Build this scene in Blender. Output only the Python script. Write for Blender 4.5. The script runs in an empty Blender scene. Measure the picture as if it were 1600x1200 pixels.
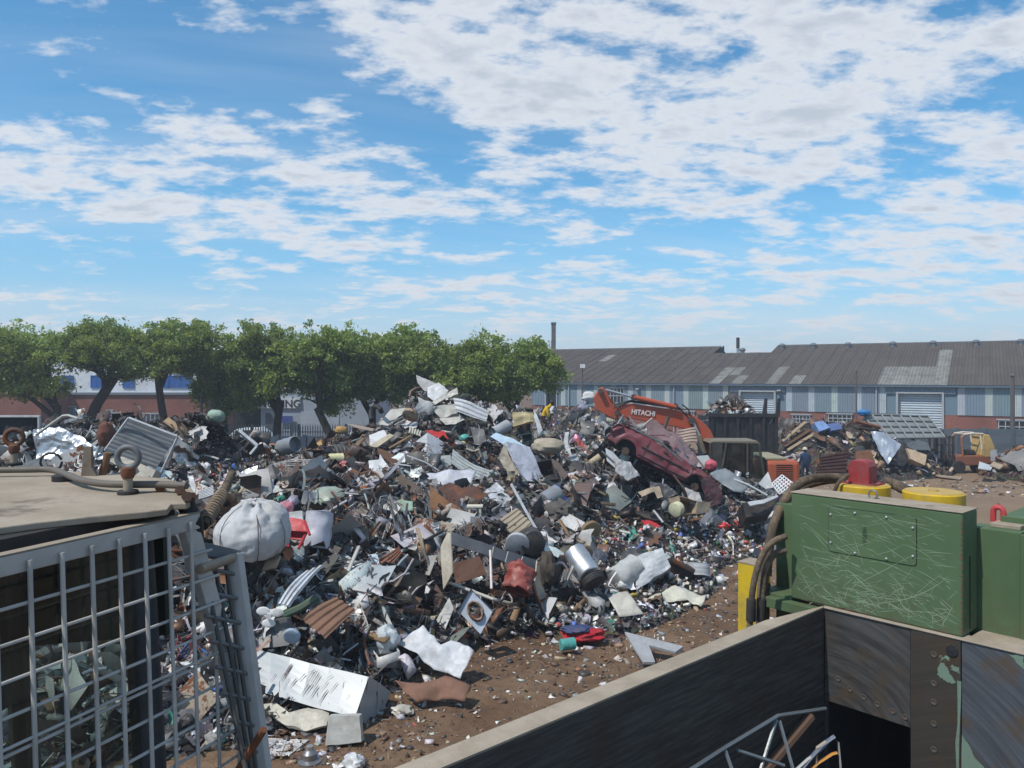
import bpy, bmesh, math, random
import numpy as np
from mathutils import Vector, Matrix, Euler, noise as mnoise

random.seed(11)
rng = np.random.default_rng(11)
scene = bpy.context.scene
COL = scene.collection

# ---------------------------------------------------------------- camera
H, HZ, F = 5.5, 585.0, 1200.0          # eye height, horizon row and focal length (in 1600x1200 pixels)
cam_data = bpy.data.cameras.new('camera')
cam_data.sensor_width = 36.0
cam_data.lens = 27.0
cam_data.shift_y = -15.0 / 1600.0
cam_data.clip_start = 0.05
cam_data.clip_end = 3000.0
cam = bpy.data.objects.new('camera', cam_data)
cam.location = (0, 0, H)
cam.rotation_euler = (math.radians(90), 0, 0)
COL.objects.link(cam)
scene.camera = cam

# ---------------------------------------------------------------- light
SUN_EL = math.radians(57)
SUN_DIR = Vector((-0.80, -0.60, 0)).normalized() * math.cos(SUN_EL) + Vector((0, 0, math.sin(SUN_EL)))
sun_data = bpy.data.lights.new('sun', 'SUN')
sun_data.energy = 3.4
sun_data.angle = math.radians(0.6)
sun_data.color = (1.0, 0.95, 0.88)
sun = bpy.data.objects.new('sun', sun_data)
sun.rotation_euler = (-SUN_DIR).to_track_quat('-Z', 'Y').to_euler()
sun.location = (-20, -15, 40)
COL.objects.link(sun)

vs = scene.view_settings
vs.view_transform = 'Standard'
vs.look = 'None'
vs.gamma = 1.0
vs.use_curve_mapping = False
vs.exposure = 0.27


class NT:
    """tiny helper to write node trees"""
    def __init__(self, tree):
        self.t = tree
        self.n = tree.nodes
        self.l = tree.links

    def new(self, kind, **kw):
        nd = self.n.new(kind)
        for k, v in kw.items():
            setattr(nd, k, v)
        return nd

    def put(self, sock, v):
        if isinstance(v, bpy.types.NodeSocket):
            self.l.new(v, sock)
        else:
            sock.default_value = v

    def math(self, op, a, b=0.0, c=None, clamp=False):
        nd = self.new('ShaderNodeMath', operation=op, use_clamp=clamp)
        self.put(nd.inputs[0], a)
        self.put(nd.inputs[1], b)
        if c is not None:
            self.put(nd.inputs[2], c)
        return nd.outputs[0]

    def vmath(self, op, a, b=None):
        nd = self.new('ShaderNodeVectorMath', operation=op)
        self.put(nd.inputs[0], a)
        if b is not None:
            if op == 'SCALE':
                self.put(nd.inputs['Scale'], b)
            else:
                self.put(nd.inputs[1], b)
        return nd.outputs['Value'] if op in ('LENGTH', 'DOT_PRODUCT') else nd.outputs[0]

    def ramp(self, v, lo, hi, a=0.0, b=1.0, smooth=True):
        nd = self.new('ShaderNodeMapRange', interpolation_type='SMOOTHSTEP' if smooth else 'LINEAR')
        self.put(nd.inputs['Value'], v)
        self.put(nd.inputs['From Min'], lo)
        self.put(nd.inputs['From Max'], hi)
        self.put(nd.inputs['To Min'], a)
        self.put(nd.inputs['To Max'], b)
        return nd.outputs[0]

    def mix(self, f, a, b, blend='MIX'):
        nd = self.new('ShaderNodeMix', data_type='RGBA', blend_type=blend)
        self.put(nd.inputs[0], f)
        for s, v in ((nd.inputs[6], a), (nd.inputs[7], b)):
            if isinstance(v, tuple) and len(v) == 3:
                v = (*v, 1)
            self.put(s, v)
        return nd.outputs[2]

    def noise(self, vec, scale, detail=3.0, rough=0.55, dist=0.0):
        nd = self.new('ShaderNodeTexNoise')
        if vec is not None:
            self.put(nd.inputs['Vector'], vec)
        nd.inputs['Scale'].default_value = scale
        nd.inputs['Detail'].default_value = detail
        nd.inputs['Roughness'].default_value = rough
        nd.inputs['Distortion'].default_value = dist
        return nd.outputs[0]

    def mapping(self, vec, loc=(0, 0, 0), rot=(0, 0, 0), scale=(1, 1, 1), kind='POINT'):
        nd = self.new('ShaderNodeMapping', vector_type=kind)
        self.put(nd.inputs['Vector'], vec)
        nd.inputs['Location'].default_value = loc
        nd.inputs['Rotation'].default_value = rot
        nd.inputs['Scale'].default_value = scale
        return nd.outputs[0]


# ---------------------------------------------------------------- sky: blue sky and broken cloud
world = bpy.data.worlds.new('World')
scene.world = world
world.use_nodes = True
world.cycles.sampling_method = 'MANUAL'
world.cycles.sample_map_resolution = 256
w = NT(world.node_tree)
w.n.clear()
sky = w.new('ShaderNodeTexSky', sky_type='NISHITA')
sky.sun_disc = False
sky.sun_elevation = SUN_EL
sky.sun_rotation = math.atan2(SUN_DIR.x, SUN_DIR.y)
sky.altitude = 0
sky.air_density = 1.0
sky.dust_density = 0.15
sky.ozone_density = 3.5
tc = w.new('ShaderNodeTexCoord')
sep = w.new('ShaderNodeSeparateXYZ')
w.l.new(tc.outputs['Generated'], sep.inputs[0])
dx, dy, dz = sep.outputs
# cloud layer plane: direction divided by elevation, so the deck recedes to the horizon
zz = w.math('ADD', w.math('MAXIMUM', dz, 0.0), 0.20)
cq = w.new('ShaderNodeCombineXYZ')
w.put(cq.inputs[0], w.math('DIVIDE', dx, zz))
w.put(cq.inputs[1], w.math('DIVIDE', dy, zz))
q = cq.outputs[0]
qs = w.mapping(q, rot=(0, 0, math.radians(-24)), scale=(0.8, 1.15, 1))
# azimuth / elevation of the direction, for where the banks of cloud lie
ae = w.new('ShaderNodeCombineXYZ')
w.put(ae.inputs[0], w.math('ARCTAN2', dx, dy))
w.put(ae.inputs[1], w.math('ARCSINE', dz))
ae = ae.outputs[0]


def bank(px, py, rx, ry, tilt, wgt):
    """a bank (wgt > 0) or a clear gap (wgt < 0) of the cloud deck, around one direction of the sky"""
    d = Vector(((px - 800) / F, 1, (HZ - py) / F)).normalized()
    a, e = math.atan2(d.x, d.y), math.asin(d.z)
    m = w.mapping(ae, loc=(a, e, 0), rot=(0, 0, math.radians(tilt)), scale=(rx / F, ry / F, 1), kind='TEXTURE')
    r = w.vmath('LENGTH', m)
    return w.ramp(r, 0.0, 1.0, wgt, 0.0)


cov = w.ramp(w.noise(qs, 0.33, 2.0, 0.5), 0.3, 0.7, -0.03, 0.05, smooth=False)
for b in [(1150, 60, 760, 300, -8, .24), (1180, 240, 560, 190, -10, .16), (560, 30, 470, 120, -14, .16),
          (800, 170, 230, 150, -35, .10), (140, 285, 330, 95, -9, .25), (290, 205, 320, 62, -7, .22),
          (560, 295, 330, 90, -6, .18), (540, 372, 260, 40, -8, .17), (1480, 360, 330, 110, 8, .16),
          (1520, 420, 200, 60, 0, .12), (950, 480, 640, 60, -3, .13), (430, 410, 160, 18, -8, .16), (520, 178, 90, 36, -4, .14),
          (930, 370, 150, 32, 0, .14), (1150, 410, 190, 30, -2, .14),
          (60, 130, 280, 110, 0, -.24), (330, 130, 270, 75, -12, -.22), (640, 215, 190, 60, -20, -.13), (150, 420, 420, 55, -4, -.16),
          (850, 400, 500, 40, -2, -.08), (1390, 280, 260, 50, 12, -.17), (1150, 355, 330, 40, -4, -.14), (1470, 35, 120, 60, 30, -.18),
          (560, 150, 190, 45, -25, -.10)]:
    cov = w.math('ADD', cov, bank(*b[:5], b[5] * 0.60))
fb = w.noise(qs, 4.2, 6.0, 0.60, 0.1)
fb2 = w.noise(qs, 13.0, 4.0, 0.62, 0.0)
dens = w.math('ADD', w.math('MULTIPLY', fb, 0.70), w.math('MULTIPLY', fb2, 0.30))
dens = w.math('ADD', w.math('ADD', w.math('MULTIPLY', dens, 1.45), -0.225), cov)
alpha = w.ramp(dens, 0.475, 0.69)
thick = w.ramp(dens, 0.64, 0.88)
veil = w.ramp(w.noise(w.mapping(qs, scale=(0.35, 1.4, 1)), 1.2, 5.0, 0.55), 0.40, 0.75, 0.0, 0.32)
alpha = w.math('MAXIMUM', alpha, veil)
ccol = w.mix(thick, (0.76, 0.80, 0.86), (0.55, 0.61, 0.69))
skyc = w.new('ShaderNodeHueSaturation')
skyc.inputs['Saturation'].default_value = 1.26
skyc.inputs['Hue'].default_value = 0.488
skyc.inputs['Value'].default_value = 1.06
w.l.new(sky.outputs[0], skyc.inputs['Color'])
SKY_STRENGTH = 0.12
cl = w.vmath('SCALE', ccol, 0.83 / SKY_STRENGTH)
far = w.ramp(dz, -0.05, 0.23, 0.97, 0.0)                      # distance haze over the low sky
hazec = w.mix(w.ramp(dz, 0.0, 0.14), (0.44, 0.56, 0.70), (0.14, 0.35, 0.63))
base = w.mix(far, skyc.outputs[0], w.vmath('SCALE', hazec, 1.0 / SKY_STRENGTH))
out = w.mix(w.math('MULTIPLY', alpha, 0.95), base, cl)
bg = w.new('ShaderNodeBackground')
w.l.new(out, bg.inputs['Color'])
bg.inputs['Strength'].default_value = SKY_STRENGTH
wo = w.new('ShaderNodeOutputWorld')
w.l.new(bg.outputs[0], wo.inputs['Surface'])

# ---------------------------------------------------------------- measuring: a pixel of the photograph at a distance
def P(px, py, d):
    return Vector(((px - 800) / F * d, d, H - (py - HZ) / F * d))


def G(px, py, z=0.0):
    return P(px, py, (H - z) * F / (py - HZ))


# ---------------------------------------------------------------- objects
def tag(o, label=None, cat=None, group=None, kind=None):
    for k, v in (('label', label), ('category', cat), ('group', group), ('kind', kind)):
        if v:
            o[k] = v
    return o


def empty(name, loc=(0, 0, 0), rz=0.0, label=None, cat=None, group=None):
    o = bpy.data.objects.new(name, None)
    o.empty_display_size = 0.2
    o.location = loc
    o.rotation_euler = (0, 0, rz)
    COL.objects.link(o)
    return tag(o, label, cat, group)


def link(name, me, mat, parent=None, col=None, mw=None):
    o = bpy.data.objects.new(name, me)
    if mat is not None and len(me.materials) == 0:
        me.materials.append(mat)
    COL.objects.link(o)
    if parent is not None:
        o.parent = parent
    if mw is not None:
        o.matrix_world = mw
    if col is not None:
        o.color = col if len(col) == 4 else (*col, 0.2)
    return o


class MB:
    """collects shapes and links them as one mesh object"""
    def __init__(self):
        self.v, self.f = [], []

    def add(self, vs, fs):
        n = len(self.v)
        self.v += [tuple(p) for p in vs]
        self.f += [tuple(i + n for i in f) for f in fs]
        return self

    def box(self, c, s, R=None, taper=1.0):
        hx, hy, hz = s[0] / 2, s[1] / 2, s[2] / 2
        vs = []
        for z in (-1, 1):
            k = taper if z > 0 else 1.0
            for x, y in ((-1, -1), (1, -1), (1, 1), (-1, 1)):
                p = Vector((x * hx * k, y * hy * k, z * hz))
                if R is not None:
                    p = R @ p
                vs.append(Vector(c) + p)
        return self.add(vs, [(3, 2, 1, 0), (4, 5, 6, 7), (0, 1, 5, 4), (1, 2, 6, 5), (2, 3, 7, 6), (3, 0, 4, 7)])

    def span(self, x0, x1, y0, y1, z0, z1):
        return self.box(((x0 + x1) / 2, (y0 + y1) / 2, (z0 + z1) / 2), (abs(x1 - x0), abs(y1 - y0), abs(z1 - z0)))

    def hexa(self, a, e):
        """quad a (4 points) pushed along vector e"""
        a = [Vector(p) for p in a]
        b = [p + Vector(e) for p in a]
        return self.add(a + b, [(3, 2, 1, 0), (4, 5, 6, 7), (0, 1, 5, 4), (1, 2, 6, 5), (2, 3, 7, 6), (3, 0, 4, 7)])

    def prism(self, poly, e):
        a = [Vector(p) for p in poly]
        n = len(a)
        b = [p + Vector(e) for p in a]
        return self.add(a + b, [tuple(range(n))[::-1], tuple(range(n, 2 * n))] + [(i, (i + 1) % n, n + (i + 1) % n, n + i) for i in range(n)])

    def tube(self, pts, r, n=8, caps=True, closed=False, flat=1.0):
        pts = [Vector(p) for p in pts]
        m = len(pts)
        rs = r if isinstance(r, (list, tuple)) else [r] * m
        vs, fs = [], []
        up = None
        for i, p in enumerate(pts):
            if closed:
                t = (pts[(i + 1) % m] - pts[i - 1]).normalized()
            else:
                t = (pts[min(i + 1, m - 1)] - pts[max(i - 1, 0)])
                t = t.normalized() if t.length > 1e-9 else Vector((0, 0, 1))
            if up is None:
                up = Vector((0, 0, 1)) if abs(t.z) < 0.9 else Vector((1, 0, 0))
            a = t.cross(up)
            a = a.normalized() if a.length > 1e-6 else t.orthogonal().normalized()
            up = a.cross(t).normalized()
            for k in range(n):
                an = 2 * math.pi * k / n
                vs.append(p + a * (math.cos(an) * rs[i]) + up * (math.sin(an) * rs[i] * flat))
        for i in range(m if closed else m - 1):
            for k in range(n):
                j = (i + 1) % m
                fs.append((i * n + k, i * n + (k + 1) % n, j * n + (k + 1) % n, j * n + k))
        if caps and not closed:
            fs.append(tuple(range(n))[::-1])
            fs.append(tuple((m - 1) * n + k for k in range(n)))
        return self.add(vs, fs)

    def cyl(self, a, b, r0, r1=None, n=12):
        return self.tube([a, b], [r0, r0 if r1 is None else r1], n)

    def lathe(self, prof, n=20, M=None, caps=True):
        vs, fs = [], []
        for (r, z) in prof:
            for k in range(n):
                an = 2 * math.pi * k / n
                p = Vector((r * math.cos(an), r * math.sin(an), z))
                vs.append(M @ p if M is not None else p)
        m = len(prof)
        for i in range(m - 1):
            for k in range(n):
                fs.append((i * n + k, i * n + (k + 1) % n, (i + 1) * n + (k + 1) % n, (i + 1) * n + k))
        if caps:
            fs.append(tuple(range(n))[::-1])
            fs.append(tuple((m - 1) * n + k for k in range(n)))
        return self.add(vs, fs)

    def grid(self, fn, nu, nv):
        vs = [fn(i / nu, j / nv) for j in range(nv + 1) for i in range(nu + 1)]
        fs = [(j * (nu + 1) + i, j * (nu + 1) + i + 1, (j + 1) * (nu + 1) + i + 1, (j + 1) * (nu + 1) + i) for j in range(nv) for i in range(nu)]
        return self.add(vs, fs)

    def ball(self, c, r, nu=16, nv=10, squash=(1, 1, 1), noise=0.0, fq=1.0, seed=0.0):
        vs, fs = [], []
        for j in range(nv + 1):
            th = math.pi * j / nv
            for i in range(nu):
                ph = 2 * math.pi * i / nu
                d = Vector((math.sin(th) * math.cos(ph), math.sin(th) * math.sin(ph), math.cos(th)))
                k = 1.0 + (noise * mnoise.fractal(d * fq + Vector((seed, seed * 1.7, 0)), 0.9, 2.0, 3) if noise else 0.0)
                vs.append(Vector(c) + Vector((d.x * squash[0], d.y * squash[1], d.z * squash[2])) * (r * k))
        for j in range(nv):
            for i in range(nu):
                fs.append((j * nu + i, (j + 1) * nu + i, (j + 1) * nu + (i + 1) % nu, j * nu + (i + 1) % nu))
        return self.add(vs, fs)

    def mesh(self, name, smooth=False, origin=None):
        me = bpy.data.meshes.new(name)
        vs = self.v
        if origin is not None:
            vs = [(p[0] - origin[0], p[1] - origin[1], p[2] - origin[2]) for p in vs]
        me.from_pydata(vs, [], self.f)
        if smooth:
            me.polygons.foreach_set('use_smooth', [True] * len(me.polygons))
        me.update()
        return me

    def build(self, name, mat, parent=None, smooth=False, col=None, bevel=0.0, autosmooth=False, centre=False):
        org = None
        if centre:
            a = np.array(self.v)
            org = (a.min(0) + a.max(0)) / 2
        me = self.mesh(name, smooth or autosmooth, org)
        if autosmooth:
            me.set_sharp_from_angle(angle=math.radians(38))
        o = link(name, me, mat, parent, col)
        if org is not None:
            o.location = org
        if bevel:
            b = o.modifiers.new('bevel', 'BEVEL')
            b.width = bevel
            b.segments = 2
            b.limit_method = 'ANGLE'
        return o


def fast_mesh(name, V, Tri, C=None, smooth=False):
    """numpy vertices (n,3), triangles (m,3), optional colour per vertex (n,4)"""
    me = bpy.data.meshes.new(name)
    me.vertices.add(len(V))
    me.vertices.foreach_set('co', np.ascontiguousarray(V, dtype=np.float32).ravel())
    me.loops.add(len(Tri) * 3)
    me.loops.foreach_set('vertex_index', np.ascontiguousarray(Tri, dtype=np.int32).ravel())
    me.polygons.add(len(Tri))
    me.polygons.foreach_set('loop_start', np.arange(0, len(Tri) * 3, 3, dtype=np.int32))
    me.polygons.foreach_set('loop_total', np.full(len(Tri), 3, dtype=np.int32))
    if smooth:
        me.polygons.foreach_set('use_smooth', np.ones(len(Tri), dtype=bool))
    me.update(calc_edges=True)
    if C is not None:
        at = me.color_attributes.new('Col', 'FLOAT_COLOR', 'POINT')
        at.data.foreach_set('color', np.ascontiguousarray(C, dtype=np.float32).ravel())
    return me


def rotz(a):
    return Matrix.Rotation(a, 3, 'Z')


def eul(x, y, z):
    return Euler((math.radians(x), math.radians(y), math.radians(z))).to_matrix()


# ---------------------------------------------------------------- materials
MATS = {}


def material(name):
    m = bpy.data.materials.new(name)
    m.use_nodes = True
    t = NT(m.node_tree)
    b = t.n['Principled BSDF']
    MATS[name] = m
    return m, t, b


def coords(t, per_object=True):
    tcn = t.new('ShaderNodeTexCoord')
    v = tcn.outputs['Object']
    if per_object:
        oi = t.new('ShaderNodeObjectInfo')
        v = t.vmath('ADD', v, t.vmath('SCALE', (31.0, 17.0, 23.0), oi.outputs['Random']))
        return v, oi
    return v, None


def bump(t, b, h, strength, dist=0.02):
    nd = t.new('ShaderNodeBump')
    nd.inputs['Strength'].default_value = strength
    nd.inputs['Distance'].default_value = dist
    t.l.new(h, nd.inputs['Height'])
    t.l.new(nd.outputs[0], b.inputs['Normal'])


def surface(name, rough=0.5, metal=0.0, dirt=0.35, dirt_scale=2.5, dust=(0.17, 0.125, 0.085), fixed=None, bumps=0.15, bscale=30.0, spec=0.4, rusty=True, grain=1.0):
    """painted, plastic or bare surface: colour from the object (alpha = how rusty), with dirt, scuffs and rust"""
    m, t, b = material(name)
    v, oi = coords(t)
    if fixed is None:
        base = oi.outputs['Color']
        rust = oi.outputs['Alpha']
    else:
        rgb = t.new('ShaderNodeRGB')
        rgb.outputs[0].default_value = (*fixed[:3], 1)
        base = rgb.outputs[0]
        rust = fixed[3] if len(fixed) > 3 else 0.0
    n1 = t.noise(v, dirt_scale, 5.0, 0.6)
    n2 = t.noise(v, dirt_scale * 5.5, 4.0, 0.65)
    n3 = t.noise(v, dirt_scale * 22.0, 2.0, 0.6)
    c = t.mix(1.0, base, t.mix(n3, (0.86, 0.86, 0.86), (1.1, 1.1, 1.1)), 'MULTIPLY') if grain else base
    dm = t.math('MULTIPLY', t.ramp(t.math('ADD', t.math('MULTIPLY', n1, 0.6), t.math('MULTIPLY', n2, 0.4)), 0.40, 0.66), dirt)
    c = t.mix(dm, c, (*dust, 1))
    rg = b.inputs['Roughness']
    if rusty:
        lo = t.math('SUBTRACT', 0.80, t.math('MULTIPLY', rust, 0.55))
        rn = t.math('ADD', t.math('MULTIPLY', n1, 0.55), t.math('MULTIPLY', n2, 0.45))
        rm = t.ramp(rn, lo, t.math('ADD', lo, 0.06))
        rc = t.mix(n2, (0.055, 0.026, 0.016), (0.24, 0.085, 0.032))
        c = t.mix(rm, c, rc)
        t.put(rg, t.math('ADD', t.math('MULTIPLY', rm, 0.9 - rough), t.math('ADD', t.math('MULTIPLY', n2, 0.25), rough - 0.12)))
        if metal:
            t.put(b.inputs['Metallic'], t.math('MULTIPLY', t.math('SUBTRACT', 1.0, rm), metal))
    else:
        t.put(rg, t.math('ADD', t.math('MULTIPLY', n2, 0.25), rough - 0.12))
        b.inputs['Metallic'].default_value = metal
    t.l.new(c, b.inputs['Base Color'])
    b.inputs['Specular IOR Level'].default_value = spec
    if bumps:
        bump(t, b, t.noise(v, bscale, 3.0, 0.6), bumps, 0.01)
    return m


M_PAINT = surface('painted metal', 0.5, 0.0, 0.40, dust=(0.15, 0.13, 0.11))
M_GALV = surface('galvanised metal', 0.40, 0.75, 0.30, dust=(0.2, 0.17, 0.14))
M_RUST = surface('rusted steel', 0.85, 0.0, 0.5, dirt_scale=3.5, dust=(0.10, 0.06, 0.04), bumps=0.3)
M_PLAST = surface('plastic', 0.42, 0.0, 0.35, rusty=False)
M_CLOTH = surface('cloth', 0.9, 0.0, 0.45, rusty=False, bumps=0.3, bscale=60, spec=0.1)
M_WOOD = surface('wood', 0.85, 0.0, 0.4, rusty=False, bumps=0.3, spec=0.2)
M_RUBBER = surface('rubber', 0.7, 0.0, 0.16, fixed=(0.018, 0.018, 0.02), rusty=False)
M_BLACK = surface('dark paint', 0.6, 0.0, 0.18)
M_STEEL = surface('dark worn steel', 0.5, 0.3, 0.4, fixed=(0.06, 0.062, 0.066, 0.25))

# ================================================================ THE SETTING
# ---------------------------------------------------------------- ground: one sheet of bare earth to the horizon
def ground_z(x, y):
    k = max(0.0, 1.0 - max(0.0, abs(x - 8) - 25) / 20.0) * max(0.0, 1.0 - max(0.0, y - 42) / 14.0)
    return k * (0.10 * mnoise.noise(Vector((x * 0.22, y * 0.22, 3))) + 0.035 * mnoise.noise(Vector((x * 1.1, y * 1.1, 7))))


gx = np.unique(np.concatenate([np.linspace(-1500, -40, 14), np.arange(-40, -16, 1.5), np.arange(-16, 20, 0.28), np.arange(20, 46, 0.8), np.linspace(46, 1500, 14)]))
gy = np.unique(np.concatenate([np.linspace(-300, 0, 6), np.arange(0, 8, 1.0), np.arange(8, 30, 0.28), np.arange(30, 52, 0.7), np.arange(52, 90, 4), np.linspace(90, 2400, 16)]))
gv = [(x, y, ground_z(x, y)) for y in gy for x in gx]
nx = len(gx)
gf = [(j * nx + i, j * nx + i + 1, (j + 1) * nx + i + 1, (j + 1) * nx + i) for j in range(len(gy) - 1) for i in range(nx - 1)]
me = bpy.data.meshes.new('ground')
me.from_pydata(gv, [], gf)
me.polygons.foreach_set('use_smooth', [True] * len(gf))
m, t, b = material('bare earth')
v, _ = coords(t, False)
n1 = t.noise(v, 0.35, 5, 0.6)
n2 = t.noise(v, 3.0, 5, 0.65)
n3 = t.noise(v, 28.0, 4, 0.7)
c = t.mix(t.ramp(n1, 0.35, 0.65), (0.132, 0.078, 0.046), (0.200, 0.132, 0.082))
c = t.mix(t.ramp(n2, 0.4, 0.7, 0.0, 0.7), c, (0.095, 0.055, 0.034))
c = t.mix(t.ramp(n3, 0.58, 0.75, 0.0, 0.6), c, (0.26, 0.20, 0.145))
c = t.mix(t.ramp(n3, 0.30, 0.42, 0.6, 0.0), c, (0.04, 0.026, 0.019))
sx = t.new('ShaderNodeSeparateXYZ')
t.l.new(v, sx.inputs[0])
yard = t.math('MULTIPLY', t.ramp(sx.outputs[0], 5.0, 12.0), t.ramp(sx.outputs[1], 14.0, 22.0))   # the driven yard is paler, drier
c = t.mix(t.math('MULTIPLY', yard, 0.55), c, t.mix(n2, (0.23, 0.165, 0.11), (0.33, 0.25, 0.175)))
t.l.new(c, b.inputs['Base Color'])
b.inputs['Roughness'].default_value = 0.95
b.inputs['Specular IOR Level'].default_value = 0.15
bump(t, b, t.math('ADD', t.math('MULTIPLY', n2, 1.2), t.math('MULTIPLY', n3, 0.5)), 0.7, 0.08)
tag(link('ground', me, m), 'bare brown earth of the yard', kind='structure')


# ---------------------------------------------------------------- corrugated sheets
def corr_mesh(name, wd, ln, pitch, amp, trap=False, bend=0.0, nv=1):
    """sheet in local XY: x across the waves, y along them, z the waves"""
    mb = MB()
    k = max(2, int(round(wd / pitch)))
    xs = []
    if trap:
        for i in range(k):
            for f, hgt in ((0.0, 0), (0.35, 0), (0.5, 1), (0.85, 1)):
                xs.append(((i + f) / k * wd, hgt * amp))
        xs.append((wd, 0))
    else:
        for i in range(k * 6 + 1):
            xs.append((i / (k * 6) * wd, amp * 0.5 * (1 + math.cos(2 * math.pi * i / 6))))
    vs = []
    for j in range(nv + 1):
        for x, z in xs:
            vs.append((x, ln * j / nv, z + bend * math.sin(math.pi * j / nv)))
    n = len(xs)
    mb.add(vs, [(j * n + i, j * n + i + 1, (j + 1) * n + i + 1, (j + 1) * n + i) for j in range(nv) for i in range(n - 1)])
    return mb.mesh(name)


# ---------------------------------------------------------------- warehouse on the right
WA = Vector((4.6, 79.0, 0))
WE = Vector((0.851, -0.524, 0)).normalized()
WN = Vector((-WE.y, WE.x, 0))                # into the building
wrz = math.atan2(WE.y, WE.x)
ware = empty('warehouse', WA, wrz, 'long warehouse with blue-grey cladding over red brick and a dark corrugated roof', 'warehouse')
M_BRICK, t, b = material('red brick wall')
v, _ = coords(t, False)
br = t.new('ShaderNodeTexBrick')
mp = t.mapping(v, rot=(math.radians(90), 0, 0))
t.l.new(mp, br.inputs['Vector'])
br.inputs['Scale'].default_value = 4.0
br.inputs['Color1'].default_value = (0.20, 0.065, 0.045, 1)
br.inputs['Color2'].default_value = (0.27, 0.10, 0.07, 1)
br.inputs['Mortar'].default_value = (0.22, 0.16, 0.13, 1)
br.inputs['Mortar Size'].default_value = 0.012
c = t.mix(t.ramp(t.noise(v, 0.5, 5, 0.6), 0.35, 0.7, 0.0, 0.55), br.outputs[0], (0.12, 0.05, 0.04))
t.l.new(c, b.inputs['Base Color'])
b.inputs['Roughness'].default_value = 0.9
M_CLAD = surface('cladding paint', 0.55, 0.0, 0.30, dirt_scale=0.6, dust=(0.16, 0.17, 0.17), bumps=0)
M_ROOF = surface('weathered roof sheet', 0.9, 0.0, 0.6, dirt_scale=1.3, dust=(0.065, 0.062, 0.06), bumps=0, rusty=False)
M_DARK = surface('dark opening', 0.8, 0.0, 0.1, fixed=(0.012, 0.014, 0.018), rusty=False)
M_FRAME = surface('grey frame paint', 0.5, 0.0, 0.2, fixed=(0.35, 0.38, 0.40, 0.0))

S0, S1, BRK, EAVE = -3.0, 54.0, 2.3, 4.55
doors = [(18.8, 21.7), (31.5, 34.6)]
dark_doors = [(-1.2, 0.0)]
segs, cur = [], S0
for a, bb in sorted(doors + dark_doors):
    segs.append((cur, a))
    cur = bb
segs.append((cur, S1))
for a, bb in segs:
    MB().span(a, bb, 0.0, 0.25, 0.0, BRK).build('brick_plinth', M_BRICK, ware)
    MB().span(a, bb, 0.02, 0.2, BRK, EAVE).build('cladding_back', M_CLAD, ware, col=(0.13, 0.20, 0.25, 0))
MB().span(S0, S1, 12.0, 12.2, 0, 6).build('back_wall', M_BRICK, ware)
for s in (S0, S1 - .2):
    MB().prism([(s, 0.25, 0), (s, 27.5, 0), (s, 27.5, 4.3), (s, 14, 8.1), (s, 0.25, 4.3)], (0.2, 0, 0)).build('gable_wall', M_BRICK, ware)
blue_me = corr_mesh('cladding_panel', 1.35, EAVE - BRK, 0.19, 0.035, True)
pale_me = corr_mesh('cladding_panel_pale', 0.5, EAVE - BRK, 0.17, 0.035, True)
RUP = Matrix.Rotation(math.radians(90), 4, 'X')
for me_ in (blue_me, pale_me):
    me_.materials.append(M_CLAD)


def in_door(a, bb):
    return any(a < d1 and bb > d0 for d0, d1 in doors + dark_doors)


k = 0
s = 7.93 - 1.85 * 6
while s < S1 - 1.0:
    for me_, s0, wd, colr in ((pale_me, s, 0.5, (0.44, 0.50, 0.50)), (blue_me, s + 0.5, 1.35, (0.185, 0.25, 0.295))):
        if not in_door(s0 + 0.05, s0 + wd - 0.05) and s0 > S0:
            o = link('cladding_panel', me_, None, ware, (*[x * random.uniform(0.93, 1.06) for x in colr], 0.0))
            o.matrix_local = Matrix.Translation((s0, -0.06, BRK)) @ RUP
    s += 1.85
for n_, (a, bb) in enumerate(doors):          # lintel cladding and roller doors
    lm = corr_mesh('lintel_panel', bb - a + 1.9, EAVE - 3.95, 0.19, 0.035, True)
    o = link('lintel_panel', lm, M_CLAD, ware, (0.15, 0.22, 0.275, 0))
    o.matrix_local = Matrix.Translation((a - 0.95, -0.115, 3.95)) @ RUP
    for e in (a - 0.16, bb):
        MB().span(e, e + 0.16, -0.16, 0.3, 0, 3.95).build('door_jamb', M_FRAME, ware, col=(0.2, 0.22, 0.24, 0))
    MB().span(a - 0.16, bb + 0.16, -0.17, 0.3, 3.95, 4.08).build('door_head', M_FRAME, ware)
    rd = empty('roller_door')
    rd.parent = ware
    for i in range(20):
        mb = MB()
        z0 = i * 0.195
        mb.add([(a, 0.30, z0), (bb, 0.30, z0), (bb, 0.24, z0 + 0.07), (a, 0.24, z0 + 0.07), (bb, 0.27, z0 + 0.19), (a, 0.27, z0 + 0.19)], [(0, 1, 2, 3), (3, 2, 4, 5)])
        mb.build('slat', M_CLAD, rd, col=(0.42, 0.50, 0.56, 0))
for a, bb in dark_doors:
    MB().span(a, bb, 0.3, 0.34, 0, 4.3).build('doorway', M_DARK, ware)
    for e in (a - 0.12, bb):
        MB().span(e, e + 0.12, -0.14, 0.3, 0, 4.35).build('door_jamb', M_FRAME, ware)
    MB().span(a - .12, bb + .12, -0.14, 0.3, 4.3, 4.45).build('door_head', M_FRAME, ware)
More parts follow.
